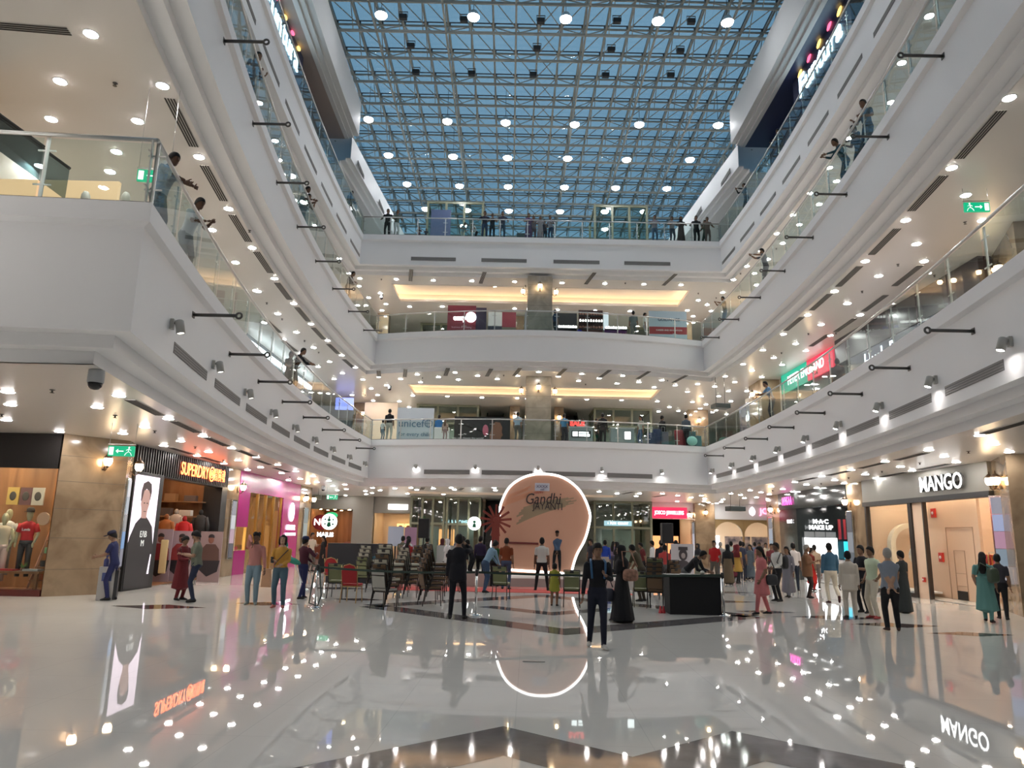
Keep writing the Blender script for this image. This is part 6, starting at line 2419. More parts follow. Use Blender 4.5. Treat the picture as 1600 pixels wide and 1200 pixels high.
def cloth(c):
    k = tuple(round(v, 3) for v in c)
    if k not in CLOTH:
        CLOTH[k] = mat('cloth_%d' % len(CLOTH), k, .8, spec=.25)
    return CLOTH[k]


HAIRM = mat('hair_black', (.006, .005, .005), .7, spec=.25)
HAIRG = mat('hair_grey', (.26, .24, .22), .6)
EYEW = mat('eye_dark', (.012, .01, .01), .3)
LIP = mat('lip', (.20, .07, .055), .5)


def hand(mb, wrist, fore, curl, out, s_, detail):
    """palm with four fingers of unequal length and a thumb at its side"""
    f = fore.normalized()
    o = (out - f * out.dot(f)).normalized()          # towards the thumb side
    nrm = f.cross(o)
    P = wrist + f * (.045 * s_)
    M_ = Matrix((o, f, nrm)).transposed().to_4x4()
    mb.ball(P, .038 * s_, .052 * s_, .017 * s_, n=8, k=6, M=M_)
    if not detail:
        mb.ball(P + f * (.085 * s_) + nrm * (.02 * s_ * curl), .034 * s_, .045 * s_, .014 * s_, n=8, k=5, M=M_)
        mb.tube([P + o * (.03 * s_), P + o * (.052 * s_) + f * (.04 * s_)], .010 * s_, 5)
        return
    for k, (ln, off) in enumerate(((.072, .027), (.082, .009), (.076, -.009), (.060, -.026))):
        b = P + f * (.042 * s_) + o * (off * s_)
        a1 = .25 + .55 * curl
        m1 = b + (f * math.cos(a1 * .6) + nrm * math.sin(a1 * .6)) * (ln * .5 * s_)
        e = m1 + (f * math.cos(a1 * 1.6) + nrm * math.sin(a1 * 1.6)) * (ln * .5 * s_)
        mb.tube([b, m1, e], [.0095 * s_, .0088 * s_, .0065 * s_], 6)
    b = P + o * (.026 * s_) - f * (.012 * s_)
    m1 = b + (o * .75 + f * .6 + nrm * .25).normalized() * (.036 * s_)
    mb.tube([b, m1, m1 + (f * .85 + o * .3 + nrm * .4).normalized() * (.032 * s_)], [.0115 * s_, .0105 * s_, .008 * s_], 6)


SLEEVE = {'short': .42, 'long': .97, 'none': .05, 'half': .55}


def person(label, x, y, z=0., face=0., h=1.70, top=(.3, .3, .3), low=(.03, .03, .04), skin='m', sleeve='short', hair='short',
           hl=None, hr=None, fl=None, fr=None, lean=0., side=0., turn=0., nod=0., garment=None, shoe=(.02, .02, .02), belt=.98, fat=1.,
           hairc=None, scarf=None, cap=None, vox=.02, detail=None, sit=False, group=None, curl=.5, low2=None, legs=1., pelvis=None):
    """face: 0 looks at the camera, 90 to the picture's right, 180 away. hl / hr: hand targets in body space (person's left is +x when
    facing the camera), fl / fr: foot targets (x, y[, z]). garment: (hem height, hem half width) of a kurta, dress or gown"""
    s_ = h / 1.75
    dist = math.hypot(x, y)
    if detail is None:
        detail = dist < 24
    t = thing('person', label, 'person', (x, y, z), R(face), group)
    Ml = Matrix.Rotation(R(-lean), 3, 'X') if False else Matrix.Rotation(R(lean), 3, 'X')
    Ms = Matrix.Rotation(R(side), 3, 'Y')
    pel = Vector(pelvis) if pelvis else Vector((0, 0, .93))
    if sit:
        pel = Vector((0, .05, .52))

    def up(v, k=1.):
        """torso space (relative to standing body) to posed body space"""
        v = Vector(v) - Vector((0, 0, .93))
        return pel + Ms @ (Ml @ v)
    ux, uy = Ms @ (Ml @ Vector((1, 0, 0))), Ms @ (Ml @ Vector((0, 1, 0)))
    parts = []
    to = Loft('torso')
    for (zz, rx, ry, yo) in ((.84, .125, .09, 0), (.90, .165, .112, .005), (.98, .162, .108, .0), (1.08, .146, .098, -.005), (1.20, .155, .108, -.005), (1.32, .178, .115, 0), (1.41, .168, .098, .01), (1.465, .105, .072, .015), (1.50, .064, .062, .01), (1.585, .056, .058, -.005)):
        g = fat if zz < 1.4 else 1.
        to.ring(up((0, yo, zz)), ux, uy, rx * g, ry * (g * g if g > 1 else g))
    parts.append(to)
    legs_ = []
    feet = {}
    for sg, ft in ((1, fl), (-1, fr)):
        hip = pel + Vector((sg * .088, 0, -.03))
        if ft is None:
            ft = (sg * .11, .0)
        ank = Vector((ft[0], ft[1], .075 + (ft[2] if len(ft) > 2 else 0)))
        if sit and len(ft) < 3:
            ank = Vector((sg * .12, -.38 + .05 * sg, .075))
        kn, ank = limb(hip, ank, .425, .43, (sg * .12, -1, 0))
        fat2 = .5 + .5 * fat
        lo = chain(Loft('leg'), [hip + Vector((0, 0, .04)), hip.lerp(kn, .35), kn, kn.lerp(ank, .35), ank], [.092 * fat2 * legs, .084 * fat2 * legs, .063 * legs, .060 * legs, .048 * legs])
        parts.append(lo)
        toe = Vector((sg * .25, -1, 0)).normalized()
        lift = (ft[2] if len(ft) > 2 else 0)
        dn = Vector((0, 0, -.045)) if lift < .03 else Vector((0, .02, -.04))
        fo = Loft('foot')
        dirv = toe if lift < .05 else Vector((toe.x * .6, toe.y * .55, -.6)).normalized()
        sx = Vector((-dirv.y, dirv.x, 0)).normalized()
        nz_ = sx.cross(dirv) * -1
        for (q_, rx, rz_) in ((-.075, .028, .032), (-.04, .040, .046), (.03, .042, .042), (.10, .046, .030), (.155, .036, .022), (.178, .018, .013)):
            fo.ring(ank + dn + dirv * q_ + Vector((0, 0, rz_ - .045 + .018)), sx, nz_, rx, rz_)
        parts.append(fo)
    arms = []
    hands = []
    for sg, hd in ((1, hl), (-1, hr)):
        sh = up((sg * .178, .005, 1.405))
        if hd is None:
            hd = (sg * .245, -.04, .86)
            tgt = up(hd)
            tgt = Vector((tgt.x, tgt.y, tgt.z))
            if abs(lean) > 15:
                tgt = sh + Vector((sg * .06, -.04, -.54))
        else:
            tgt = Vector(hd[:3])
        pole = Vector(hd[3:6]) if hd is not None and len(hd) > 3 else Vector((sg * .55, .9, -.25))
        el, wr = limb(sh, tgt, .285, .265, pole)
        lo = chain(Loft('arm'), [up((sg * .155, .005, 1.40)), sh.lerp(el, .12), sh.lerp(el, .5), el, el.lerp(wr, .35), wr], [.060, .059, .050, .041, .039, .027])
        sv = .006 if sleeve != 'none' else -.004
        lo.r = [(c, a_, b_, rx + sv, ry + sv) for c, a_, b_, rx, ry in lo.r]
        parts.append(lo)
        hands.append((wr, wr - el, sg))
    if garment:
        hem, hw = garment[:2]
        ga = Loft('garment')
        zt = 1.12
        n_ = 5
        hipm = pel
        fm = Vector((0, 0, 0))
        if fl is not None and fr is not None:
            fm = Vector(((fl[0] + fr[0]) / 2, (fl[1] + fr[1]) / 2, 0))
        for i in range(n_ + 1):
            q_ = i / n_
            zz = zt + (hem - zt) * q_
            sw = max(0, (.93 - zz) / .93)
            c = up((0, 0, zz)) if zz > .93 else Vector((pel.x + fm.x * sw, pel.y + fm.y * sw, pel.z - (.93 - zz)))
            w_ = .165 * fat + (hw - .165 * fat) * q_
            ga.ring(c, (1, 0, 0), (0, 1, 0), w_, max(.112 * fat, w_ * .74))
        parts.append(ga)
    # one skin over everything
    mb = MB()
    for p in parts:
        p.mesh(mb, 12)
    me = bpy.data.meshes.new('body')
    me.from_pydata(mb.v, [], mb.f)
    tmp = bpy.data.objects.new('body', me)
    COL.objects.link(tmp)
    rm = tmp.modifiers.new('r', 'REMESH')
    rm.mode = 'VOXEL'
    rm.voxel_size = vox if dist < 26 and not (z > 5) else .028
    smo = tmp.modifiers.new('s', 'SMOOTH')
    smo.iterations = 3
    smo.factor = .5
    bpy.context.view_layer.update()
    dg = bpy.context.evaluated_depsgraph_get()
    bm_ = bpy.data.meshes.new_from_object(tmp.evaluated_get(dg))
    bpy.data.objects.remove(tmp)
    nv, nf = len(bm_.vertices), len(bm_.polygons)
    co = np.empty(nv * 3)
    bm_.vertices.foreach_get('co', co)
    co = co.reshape(-1, 3)
    fc = np.empty(nf * 3)
    bm_.polygons.foreach_get('center', fc)
    fc = fc.reshape(-1, 3)
    codes = np.zeros(nf, int)        # 0 skin, 1 top, 2 low, 3 shoe
    best = np.full(nf, 1e9)
    sl_ = SLEEVE[sleeve]
    for p in parts:
        e, tt = p.err(fc)
        if p.code == 'torso':
            zz = 1.60 * np.ones(nf)
            zs = [.84, .90, .98, 1.08, 1.20, 1.32, 1.41, 1.465, 1.50, 1.585]
            zv = np.interp(tt, range(10), zs)
            cd = np.where(zv < belt, 2, np.where(zv < 1.478, 1, 0))
            if garment:
                cd = np.where(zv < 1.478, 1, 0)
        elif p.code == 'leg':
            cd = np.full(nf, 2)
            if low2 == 'shorts':
                cd = np.where(tt < 1.9, 2, 0)
        elif p.code == 'foot':
            cd = np.full(nf, 3)
        elif p.code == 'arm':
            # rings 0..5; shoulder to elbow is 1..3, elbow to wrist 3..5
            fr_ = np.where(tt < 3, np.clip((tt - 1) / 2, 0, 1) * .52, .52 + np.clip((tt - 3) / 2, 0, 1) * .48)
            cd = np.where(fr_ < sl_, 1, 0)
        else:
            cd = np.full(nf, 4 if garment and len(garment) > 2 else 1)
            e = e - .012
        m_ = e < best
        best[m_] = e[m_]
        codes[m_] = cd[m_]
    vs_ = [tuple(v) for v in co]
    out = MB()
    out.v = vs_
    for pl in bm_.polygons:
        out.f.append(list(pl.vertices))
    out.m = list(codes)
    out.sm = [True] * nf
    bpy.data.meshes.remove(bm_)
    # hands and head grow from the same mesh
    out.smooth = True
    out.mi = 0
    for wr, fv, sg in hands:
        f = fv.normalized()
        ins = Vector((-sg * .35, -1, .15))
        hand(out, wr, f, curl, ins, 1., detail)
    hc = up((0, -.018, 1.635))
    Mh = (Ms @ Ml).to_4x4() @ Matrix.Rotation(R(turn), 4, 'Z') @ Matrix.Rotation(R(nod - lean * .75), 4, 'X')
    MH = Matrix.Translation(hc) @ Mh
    prof = [(.022, -.118), (.046, -.108), (.060, -.082), (.069, -.045), (.074, .0), (.077, .04), (.072, .078), (.055, .103), (.03, .117), (.004, .121)]
    o0 = len(out.v)
    out.lathe(prof, 14, MH @ Matrix.Diagonal((1, 1.24, 1, 1)))
    for i in range(o0, len(out.v)):          # narrow the jaw, bring the chin forward
        v = MH.inverted() @ Vector(out.v[i])
        if v.z < -.03:
            k = (-.03 - v.z) / .09
            v.y -= .016 * k
            if v.y > 0:
                v.y *= 1 - .35 * k
        out.v[i] = tuple(MH @ v)
    q0 = [MH @ Vector(v) for v in ((-.010, -.088, .018), (.010, -.088, .018), (.017, -.092, -.028), (-.017, -.092, -.028), (0, -.118, -.024))]
    out.add(q0, [(0, 1, 4), (1, 2, 4), (2, 3, 4), (3, 0, 4)])
    for sg in (-1, 1):
        out.ball(MH @ Vector((sg * .077, .010, -.005)), .010, .022, .032, n=7, k=5, M=Mh)
    out.mi = 5
    for sg in (-1, 1):
        out.ball(MH @ Vector((sg * .030, -.086, .016)), .014, .008, .007, n=7, k=5, M=Mh)
        out.ball(MH @ Vector((sg * .031, -.088, .037)), .019, .006, .004, n=6, k=4, M=Mh)
    out.mi = 6
    out.ball(MH @ Vector((0, -.094, -.060)), .023, .008, .008, n=7, k=5, M=Mh)
    ms = [mat('skin_' + skin, SKINS[skin], .5), cloth(top), cloth(low), cloth(shoe), cloth(garment[2]) if garment and len(garment) > 2 else cloth(top), EYEW, LIP]
    b = out.build('body', ms, t)
    b.scale = (s_, s_, s_)
    # hair, scarf or cap
    hm = hairc or HAIRM
    if scarf:
        hb = MB()
        hb.smooth = True
        rings = [(.02, .135, 0), (.075, .115, .01), (.098, .06, .012), (.100, -.01, .012), (.094, -.08, .012), (.10, -.14, .02), (.15, -.20, .02), (.205, -.26, .015), (.215, -.36, .0), (.20, -.46, -.01)]
        n_ = 18
        for (r_, zz, yo) in rings:
            for j in range(n_):
                a = 2 * PI * j / n_
                p = Vector((r_ * math.cos(a), r_ * (1.18 if zz > -.1 else .78) * math.sin(a) + yo, zz))
                hb.v.append(tuple(MH @ p if zz > -.16 else up((p.x, p.y, 1.635 + zz))))
        for i in range(len(rings) - 1):
            for j in range(n_):
                a = 2 * PI * (j + .5) / n_
                if math.sin(a) < -.55 and -.10 < rings[i][1] <= .08 and rings[i + 1][1] >= -.10:
                    continue
                A, B = i * n_ + j, i * n_ + (j + 1) % n_
                hb.face([A, A + n_, B + n_, B])
        hb.build('headscarf', cloth(scarf), t).scale = (s_, s_, s_)
    else:
        hb = MB()
        hb.smooth = True
        n_, k_ = 16, 8
        for i in range(k_ + 1):
            for j in range(n_):
                a = 2 * PI * j / n_
                sa = math.sin(a)
                lim = (.052 + (.052 + .025) * (-sa - .75) * 1.0) if sa < -.75 else (-.025 - .10 * (sa + .75) * -.77 if sa < 0 else -.025 - .07 * sa)
                if -.75 <= sa < 0:
                    lim = .052 + (sa + .75) / .75 * -.077
                if sa < -.75:
                    lim = .052
                th = i / k_ * math.acos(max(min(lim / .138, 1), -1))
                rr_ = math.sin(th) ** .8
                hb.v.append(tuple(MH @ Vector((.091 * rr_ * math.cos(a), .112 * rr_ * sa + .004, .138 * math.cos(th)))))
        for i in range(k_):
            for j in range(n_):
                hb.face([(i + 1) * n_ + j, (i + 1) * n_ + (j + 1) % n_, i * n_ + (j + 1) % n_, i * n_ + j][::-1])
        if hair == 'long':
            lo = Loft('h')
            for (zz, yy, rx, ry) in ((.05, .06, .075, .05), (-.06, .085, .085, .045), (-.18, .105, .095, .04), (-.32, .115, .085, .032), (-.42, .115, .05, .02)):
                c = MH @ Vector((0, yy, zz)) if zz > -.1 else up((0, yy + .02, 1.635 + zz))
                lo.ring(c, ux, uy, rx, ry)
            lo.mesh(hb, 10)
        elif hair == 'bob':
            for sg in (-1, 1):
                lo = Loft('h')
                for (zz, yy, rx, ry) in ((.08, .0, .03, .06), (.0, .01, .035, .07), (-.07, .015, .035, .065), (-.115, .015, .02, .045)):
                    lo.ring(MH @ Vector((sg * .072, yy, zz)), ux, uy, rx, ry)
                lo.mesh(hb, 8)
            hb.ball(MH @ Vector((0, .075, -.05)), .07, .04, .08, n=10, k=6, M=Mh)
        elif hair == 'bun':
            hb.ball(MH @ Vector((0, .115, .0)), .045, .045, .045, n=10, k=6)
        elif hair == 'curly':
            rr_ = random.Random(3)
            for q_ in range(26):
                a, e = rr_.random() * 2 * PI, rr_.random() * .9
                p = Vector((.08 * math.cos(a) * math.cos(e), .10 * math.sin(a) * math.cos(e) + .015, .06 + .085 * math.sin(e)))
                hb.ball(MH @ p, .03, .03, .028, n=6, k=4)
        hb.build('hair', hm, t).scale = (s_, s_, s_)
        if cap:
            cb = MB()
            cb.smooth = True
            cb.lathe([(.092, .045), (.095, .085), (.08, .125), (.045, .143), (.005, .147)], 14, MH @ Matrix.Translation((0, .005, 0)) @ Matrix.Diagonal((1, 1.18, 1, 1)))
            co_ = cb.build('cap', cloth(cap), t)
            co_.scale = (s_, s_, s_)
            cb = MB()
            cb.box(-.07, .07, -.19, -.085, .048, .060, MH)
            cb.build('peak', cloth(cap), co_)
    t['_b'] = 1
    del t['_b']
    t['figure_height'] = h
    return t


def gpos(px, py, z=0.):
    p = atz(px, py, z)
    return p.x, p.y
# ------------------------------------------------------------------ who is where
def P(label, px, py, z=0., **k):
    x, y = gpos(px, py, z)
    if 'at' in k:
        x, y = k.pop('at')
    return person(label, x, y, z, **k)


NAVY_C, BLK, CRM, WHT = (.018, .022, .075), (.010, .010, .012), (.56, .50, .40), (.60, .60, .58)
AKL = (.30, .10, 1.02, .9, .2, 0)
# near the camera, left
P('cleaner-guard in navy uniform and cap bending over the silver pedestal, left', 172, 938, face=-80, h=1.68, top=NAVY_C, low=NAVY_C, cap=(.02, .02, .04), hl=(.16, -.42, 1.08), hr=(-.14, -.46, 1.10), lean=10, nod=18, belt=1.0, fl=(.1, -.04), fr=(-.1, .06))
P('woman in long dark maroon dress beside the man in grey-green shirt', 279, 938, face=70, h=1.58, top=(.10, .012, .016), low=(.10, .012, .016), garment=(.34, .27), hair='bun', sleeve='long', hl=(.12, -.25, 1.15), hr=(-.05, -.28, 1.12), nod=18)
P('man in grey-green shirt and dark jeans looking at his phone, left', 301, 941, face=-68, h=1.72, top=(.115, .125, .095), low=(.016, .022, .045), hl=(.08, -.32, 1.16), hr=(-.10, -.34, 1.18), nod=28, lean=5, fat=1.12, belt=.90)
P('person in pink hoodie and pale jeans holding a paper bag, hand at the mouth', 392, 945, face=8, h=1.70, top=(.36, .16, .14), low=(.14, .20, .24), sleeve='long', hair='curly', hr=(-.07, -.17, 1.50), hl=(.27, -.05, .84), skin='d', shoe=(.2, .22, .2), legs=1.12, belt=.96, fl=(.10, -.03), fr=(-.10, .03))
P('woman in mustard sweater and blue jeans with a bob haircut, looking up', 434, 950, face=5, h=1.66, top=(.42, .215, .04), low=(.055, .095, .125), sleeve='long', hair='bob', hr=(-.12, -.25, 1.14), hl=(.05, -.24, 1.04), skin='l', nod=-14, legs=1.1, shoe=(.35, .12, .10), fl=(.13, -.08), fr=(-.11, .05))
P('cleaner in maroon and navy uniform and cap with green gloves pushing a mop', 470, 936, face=150, h=1.62, top=(.055, .012, .022), low=NAVY_C, sleeve='long', cap=(.02, .025, .07), hl=(-.02, -.33, 1.02), hr=(-.22, -.28, 1.28), fl=(.10, -.2), fr=(-.12, .18))
# suited man and the two women walking
P('man in black suit seen from behind holding a phone to his ear', 713, 967, face=176, h=1.76, top=(.008, .008, .012), low=(.008, .008, .012), sleeve='long', garment=(.80, .20), hl=None, hr=(-.12, -.11, 1.57, -.6, -.3, -.9), fl=(.13, .05), fr=(-.16, -.02), turn=12, nod=8, fat=1.1, legs=.98)
P('woman in black sweatshirt and dark leggings walking towards the camera', 934, 1012, face=2, h=1.66, top=(.010, .010, .013), low=(.012, .014, .026), sleeve='long', hair='bun', hl=(.10, -.24, 1.22), hr=(-.26, .0, .86), skin='m', shoe=(.45, .43, .40), fl=(.07, -.22), fr=(-.12, .18), belt=1.02, nod=6)
P('woman in long black gown and headscarf with a patterned bag, walking', 972, 972, face=-110, h=1.60, top=BLK, low=BLK, garment=(.06, .40), scarf=BLK, sleeve='long', hl=(.02, -.30, 1.20), hr=(-.12, -.25, 1.10), fl=(.1, .20), fr=(-.1, -.18), belt=.9)
# at the stage
P('man in pale blue shirt and jeans bending forward at the red carpet', 757, 926, face=125, h=1.70, top=(.17, .27, .36), low=(.035, .06, .11), lean=32, sleeve='long', hl=(.06, -.55, .86), hr=(-.08, -.52, .84), nod=10, fl=(.1, -.05), fr=(-.1, .08))
P('boy in dark green shirt between the blue and the rust shirts', 772, 917, face=176, h=1.60, top=(.02, .075, .025), low=BLK)
P('boy in rust brown shirt and jeans seen from behind at the stage', 790, 921, face=172, h=1.68, top=(.17, .045, .016), low=(.05, .08, .14), nod=12)
P('man in dark purple shirt standing behind the bending man', 749, 908, face=165, h=1.72, top=(.035, .025, .06), low=BLK, sleeve='long')
P('man in pale patterned shirt and black trousers facing the backdrop', 846, 923, face=176, h=1.72, top=(.50, .50, .47), low=(.012, .012, .014), fl=(.20, .0), fr=(-.22, .03), belt=.93, skin='d')
P('man in denim jacket on the stage platform, hands clasped', 870, 897, z=.3, face=-4, h=1.70, top=(.06, .10, .17), low=(.012, .012, .014), sleeve='long', hl=(-.02, -.20, .90), hr=(.02, -.21, .88), skin='d', fl=(.12, 0), fr=(-.14, 0), cap=(.015, .012, .012))
P('small child in yellow-green dress standing by the green-backed chair', 866, 947, face=170, h=1.08, top=(.26, .25, .035), low=(.20, .10, .06), garment=(.62, .24), hair='bob', sleeve='none')
P('man in black leaning over the black counter, writing', 1072, 945, face=60, h=1.70, top=BLK, low=(.10, .10, .10), lean=48, sleeve='long', hl=(.10, -.70, .93), hr=(-.12, -.66, .94), nod=4)
P('person in brown bending behind the green-backed chairs', 1004, 940, face=-130, h=1.66, top=(.055, .045, .025), low=(.04, .03, .02), lean=28, hl=(.1, -.5, .8), hr=(-.1, -.5, .8))
# right of the stage
P('man in red polo shirt facing left, right of the black counter', 1118, 912, face=-40, h=1.74, top=(.34, .012, .014), low=(.10, .085, .07), fat=1.12, belt=.9, hl=(.22, .05, .88), hr=(-.24, -.06, .86))
P('woman in black headscarf and patterned brown skirt seen from behind, next to the red polo', 1139, 914, face=150, h=1.60, top=BLK, low=(.10, .075, .05), garment=(.10, .27, (.11, .08, .05)), scarf=BLK, sleeve='long')
P('woman in yellow dress and maroon scarf walking, right of the stage', 1154, 912, face=120, h=1.60, top=(.45, .27, .06), low=BLK, garment=(.55, .25), scarf=(.12, .015, .02), fl=(.08, -.15), fr=(-.1, .2))
P('man in striped dark shirt among the walkers right of the stage', 1163, 905, face=150, h=1.70, top=(.05, .05, .07), low=(.03, .04, .07))
P('woman in slate blue long dress among the walkers right of the stage', 1174, 906, face=-60, h=1.60, top=(.08, .10, .12), low=(.06, .07, .09), garment=(.15, .26), hair='long', sleeve='long')
P('woman in pink kurta and trousers walking left with a shoulder bag', 1192, 960, face=-82, h=1.62, top=(.50, .16, .16), low=(.48, .15, .15), garment=(.52, .27), hair='long', hl=(.16, -.10, .90), hr=(-.2, .05, .95), fl=(.08, -.20), fr=(-.08, .22), skin='m')
P('man in white shirt and black trousers with a backpack, right', 1217, 940, face=-75, h=1.72, top=(.50, .49, .46), low=(.014, .014, .016), sleeve='long', hl=(.15, -.24, 1.0), hr=(-.15, -.22, 1.0), skin='d', belt=1.0, fat=1.08)
P('woman in grey-lilac kurta with a dark scarf, right of the backpack man', 1233, 934, face=-50, h=1.60, top=(.17, .165, .19), low=(.16, .16, .18), garment=(.20, .26), hair='long', sleeve='long', hl=(.28, -.1, .88), fl=(.1, -.14), fr=(-.1, .14))
P('man in white shirt and dark jeans seen from behind, right', 1243, 924, face=165, h=1.72, top=(.60, .56, .54), low=(.016, .022, .035), belt=.92, sleeve='half')
P('stout man wrapped in a brown shawl with dark trousers, right', 1264, 935, face=60, h=1.68, top=(.15, .075, .04), low=(.03, .018, .015), fat=1.25, garment=(.72, .24), sleeve='long', hl=(.06, -.24, 1.2), hr=(-.06, -.24, 1.2), hair='short', hairc=HAIRG)
P('man in beige shirt in front of the white screen', 1276, 920, face=150, h=1.66, top=(.42, .32, .22), low=(.12, .1, .09), hair='bald', fat=1.1)
P('woman in red sari beside the brown shawl', 1270, 923, face=100, h=1.56, top=(.20, .03, .02), low=(.42, .02, .015), garment=(.30, .25, (.45, .02, .015)), hair='bun')
P('man in blue sweater and cream trousers walking away, right', 1301, 943, face=174, h=1.74, top=(.045, .11, .17), low=CRM, sleeve='long', fl=(.10, .02), fr=(-.11, .28, .14), belt=.95, fat=1.06, shoe=(.06, .02, .02))
P('boy in cream kurta and trousers seen from behind, right', 1331, 966, face=166, h=1.56, top=(.52, .47, .40), low=(.52, .47, .40), sleeve='long', garment=(.74, .215), legs=1.12, shoe=(.04, .03, .03))
P('young man in black t-shirt with white print beside the cream kurta', 1352, 958, face=-70, h=1.70, top=(.012, .012, .016), low=BLK, hl=(.1, -.3, 1.15), hr=(-.1, -.3, 1.12))
P('young man in pale green t-shirt and cream trousers, hand on hip', 1368, 967, face=-78, h=1.68, top=(.50, .58, .42), low=(.55, .50, .40), hl=(.20, -.02, .96, 1, .7, 0), hr=(-.18, -.10, .95), legs=1.1, belt=.94, fat=1.05, shoe=(.3, .05, .05))
P('grey-haired man in blue-grey shirt and black trousers, hands behind his back', 1396, 986, face=168, h=1.66, top=(.20, .225, .27), low=(.012, .012, .014), hair='bald', hairc=HAIRG, hl=(-.02, .16, .92, 1, .9, 0), hr=(.06, .17, .90, -1, .9, 0), skin='l', fat=1.14, belt=.90, sleeve='half', legs=1.1, shoe=(.05, .03, .025))
P('woman in long black gown half hidden behind the grey-haired man', 1415, 958, face=-150, h=1.58, top=(.03, .035, .035), low=BLK, garment=(.05, .27), hair='short')
P('woman in teal dress with a green backpack walking away at the right edge', 1545, 972, face=140, h=1.60, top=(.085, .20, .19), low=(.08, .19, .18), garment=(.30, .27), hair='long', hl=(.2, -.1, .9), fl=(.08, -.16), fr=(-.1, .2))
P('person in dark clothes half hidden behind the teal dress', 1568, 968, face=150, h=1.56, top=(.03, .03, .04), low=BLK, fl=(.08, -.12), fr=(-.08, .18))
# further off, left and centre
P('man in cream shirt in front of the marble column past the magenta shop', 484, 893, face=60, h=1.72, top=(.55, .46, .36), low=(.12, .10, .09), hl=(.1, -.28, 1.2))
P('woman in long black dress next to the cream shirt, far left', 502, 895, face=-60, h=1.60, top=BLK, low=BLK, garment=(.10, .28), hair='long', sleeve='long')
P('man in white shirt leaning on the long black partition', 648, 895, face=-120, h=1.66, top=(.58, .60, .60), low=(.03, .03, .04), at=(-3.98, 30.0), hl=(.12, -.35, 1.3), hr=(-.1, -.3, 1.3))
P('man in teal shirt seated behind the chair stacks', 613, 915, face=20, h=1.70, top=(.02, .085, .115), low=BLK, sit=True, sleeve='long', at=(-4.35, 25.4))
P('woman in red top beyond the chair stacks', 648, 900, face=150, h=1.58, top=(.25, .02, .02), low=BLK, hair='long', at=(-3.85, 29.0))
P('person in olive shirt beyond the chair stacks', 641, 895, face=170, h=1.66, top=(.08, .09, .06), low=(.03, .03, .03), at=(-4.35, 31.0))
P('man in black shirt and grey trousers under the left loudspeaker', 671, 902, face=175, h=1.66, top=(.012, .012, .012), low=(.28, .27, .23), at=(-3.2, 29.6), fat=1.1)
P('small child in white near the stage block', 708, 900, face=170, h=1.05, top=WHT, low=(.3, .3, .3), at=(-2.35, 29.0))
P('woman in white headscarf near the stage', 706, 896, face=-90, h=1.58, top=(.55, .53, .52), low=(.4, .38, .36), scarf=(.62, .60, .60), garment=(.3, .25), at=(-2.6, 32.0), sleeve='long')
P('woman in dark maroon beyond the white headscarf', 696, 893, face=140, h=1.58, top=(.06, .015, .02), low=BLK, scarf=(.06, .015, .02), garment=(.2, .26), at=(-3.0, 34.0), sleeve='long')
P('man in black behind the suited man', 731, 898, face=150, h=1.70, top=BLK, low=BLK, sleeve='long', at=(-1.75, 28.6))
P('person in grey at the foot of the dark escalator', 722, 890, face=180, h=1.68, top=(.16, .15, .16), low=(.05, .05, .06), at=(-2.4, 36.0))
P('person in black bending beside the suited man, arm out', 738, 900, face=-110, h=1.62, top=BLK, low=BLK, lean=20, at=(-1.4, 29.6))
P('man in bright blue shirt beyond the right edge of the backdrop', 947, 893, face=170, h=1.66, top=(.015, .05, .32), low=(.35, .3, .26), at=(4.35, 34.0), sleeve='long')
P('person in dark clothes just right of the backdrop', 929, 893, face=-60, h=1.70, top=(.03, .03, .04), low=BLK, at=(3.6, 33.0))
P('woman in black headscarf walking far behind the woman in the gown', 962, 893, face=-90, h=1.60, top=BLK, low=BLK, scarf=BLK, garment=(.1, .3), at=(4.6, 32.0), sleeve='long')
P('woman in purple stripes in the glazed lobby', 958, 890, face=150, h=1.6, top=(.14, .10, .16), low=(.05, .05, .08), hair='long', at=(5.2, 37.5))
P('person in maroon leaning right of the lobby', 1003, 890, face=-80, h=1.62, top=(.12, .02, .02), low=BLK, lean=15, at=(5.6, 31.0))
P('man in white shirt right of the lobby', 1016, 890, face=-120, h=1.68, top=(.6, .6, .6), low=(.1, .1, .1), at=(6.2, 32.5), sleeve='long')
P('man in dark suit left of the right loudspeaker', 1027, 893, face=180, h=1.72, top=(.02, .022, .03), low=BLK, sleeve='long', at=(6.0, 29.6))
P('man in navy shirt right of the loudspeaker pole', 1045, 895, face=175, h=1.72, top=(.018, .02, .05), low=BLK, sleeve='long', at=(6.4, 28.8))
P('person in red and white stripes beyond the leaning chair stack', 1037, 900, face=170, h=1.56, top=(.45, .06, .06), low=(.1, .1, .1), at=(5.55, 26.8))
P('woman in olive sari by the far marble column', 1087, 893, face=-60, h=1.58, top=(.05, .055, .06), low=(.14, .14, .10), garment=(.08, .26, (.13, .14, .11)), scarf=(.02, .02, .025), at=(9.3, 37.0), sleeve='long')
P('person behind the white easel poster', 1063, 890, face=0, h=1.6, top=(.2, .1, .08), low=BLK, at=(7.4, 33.0))
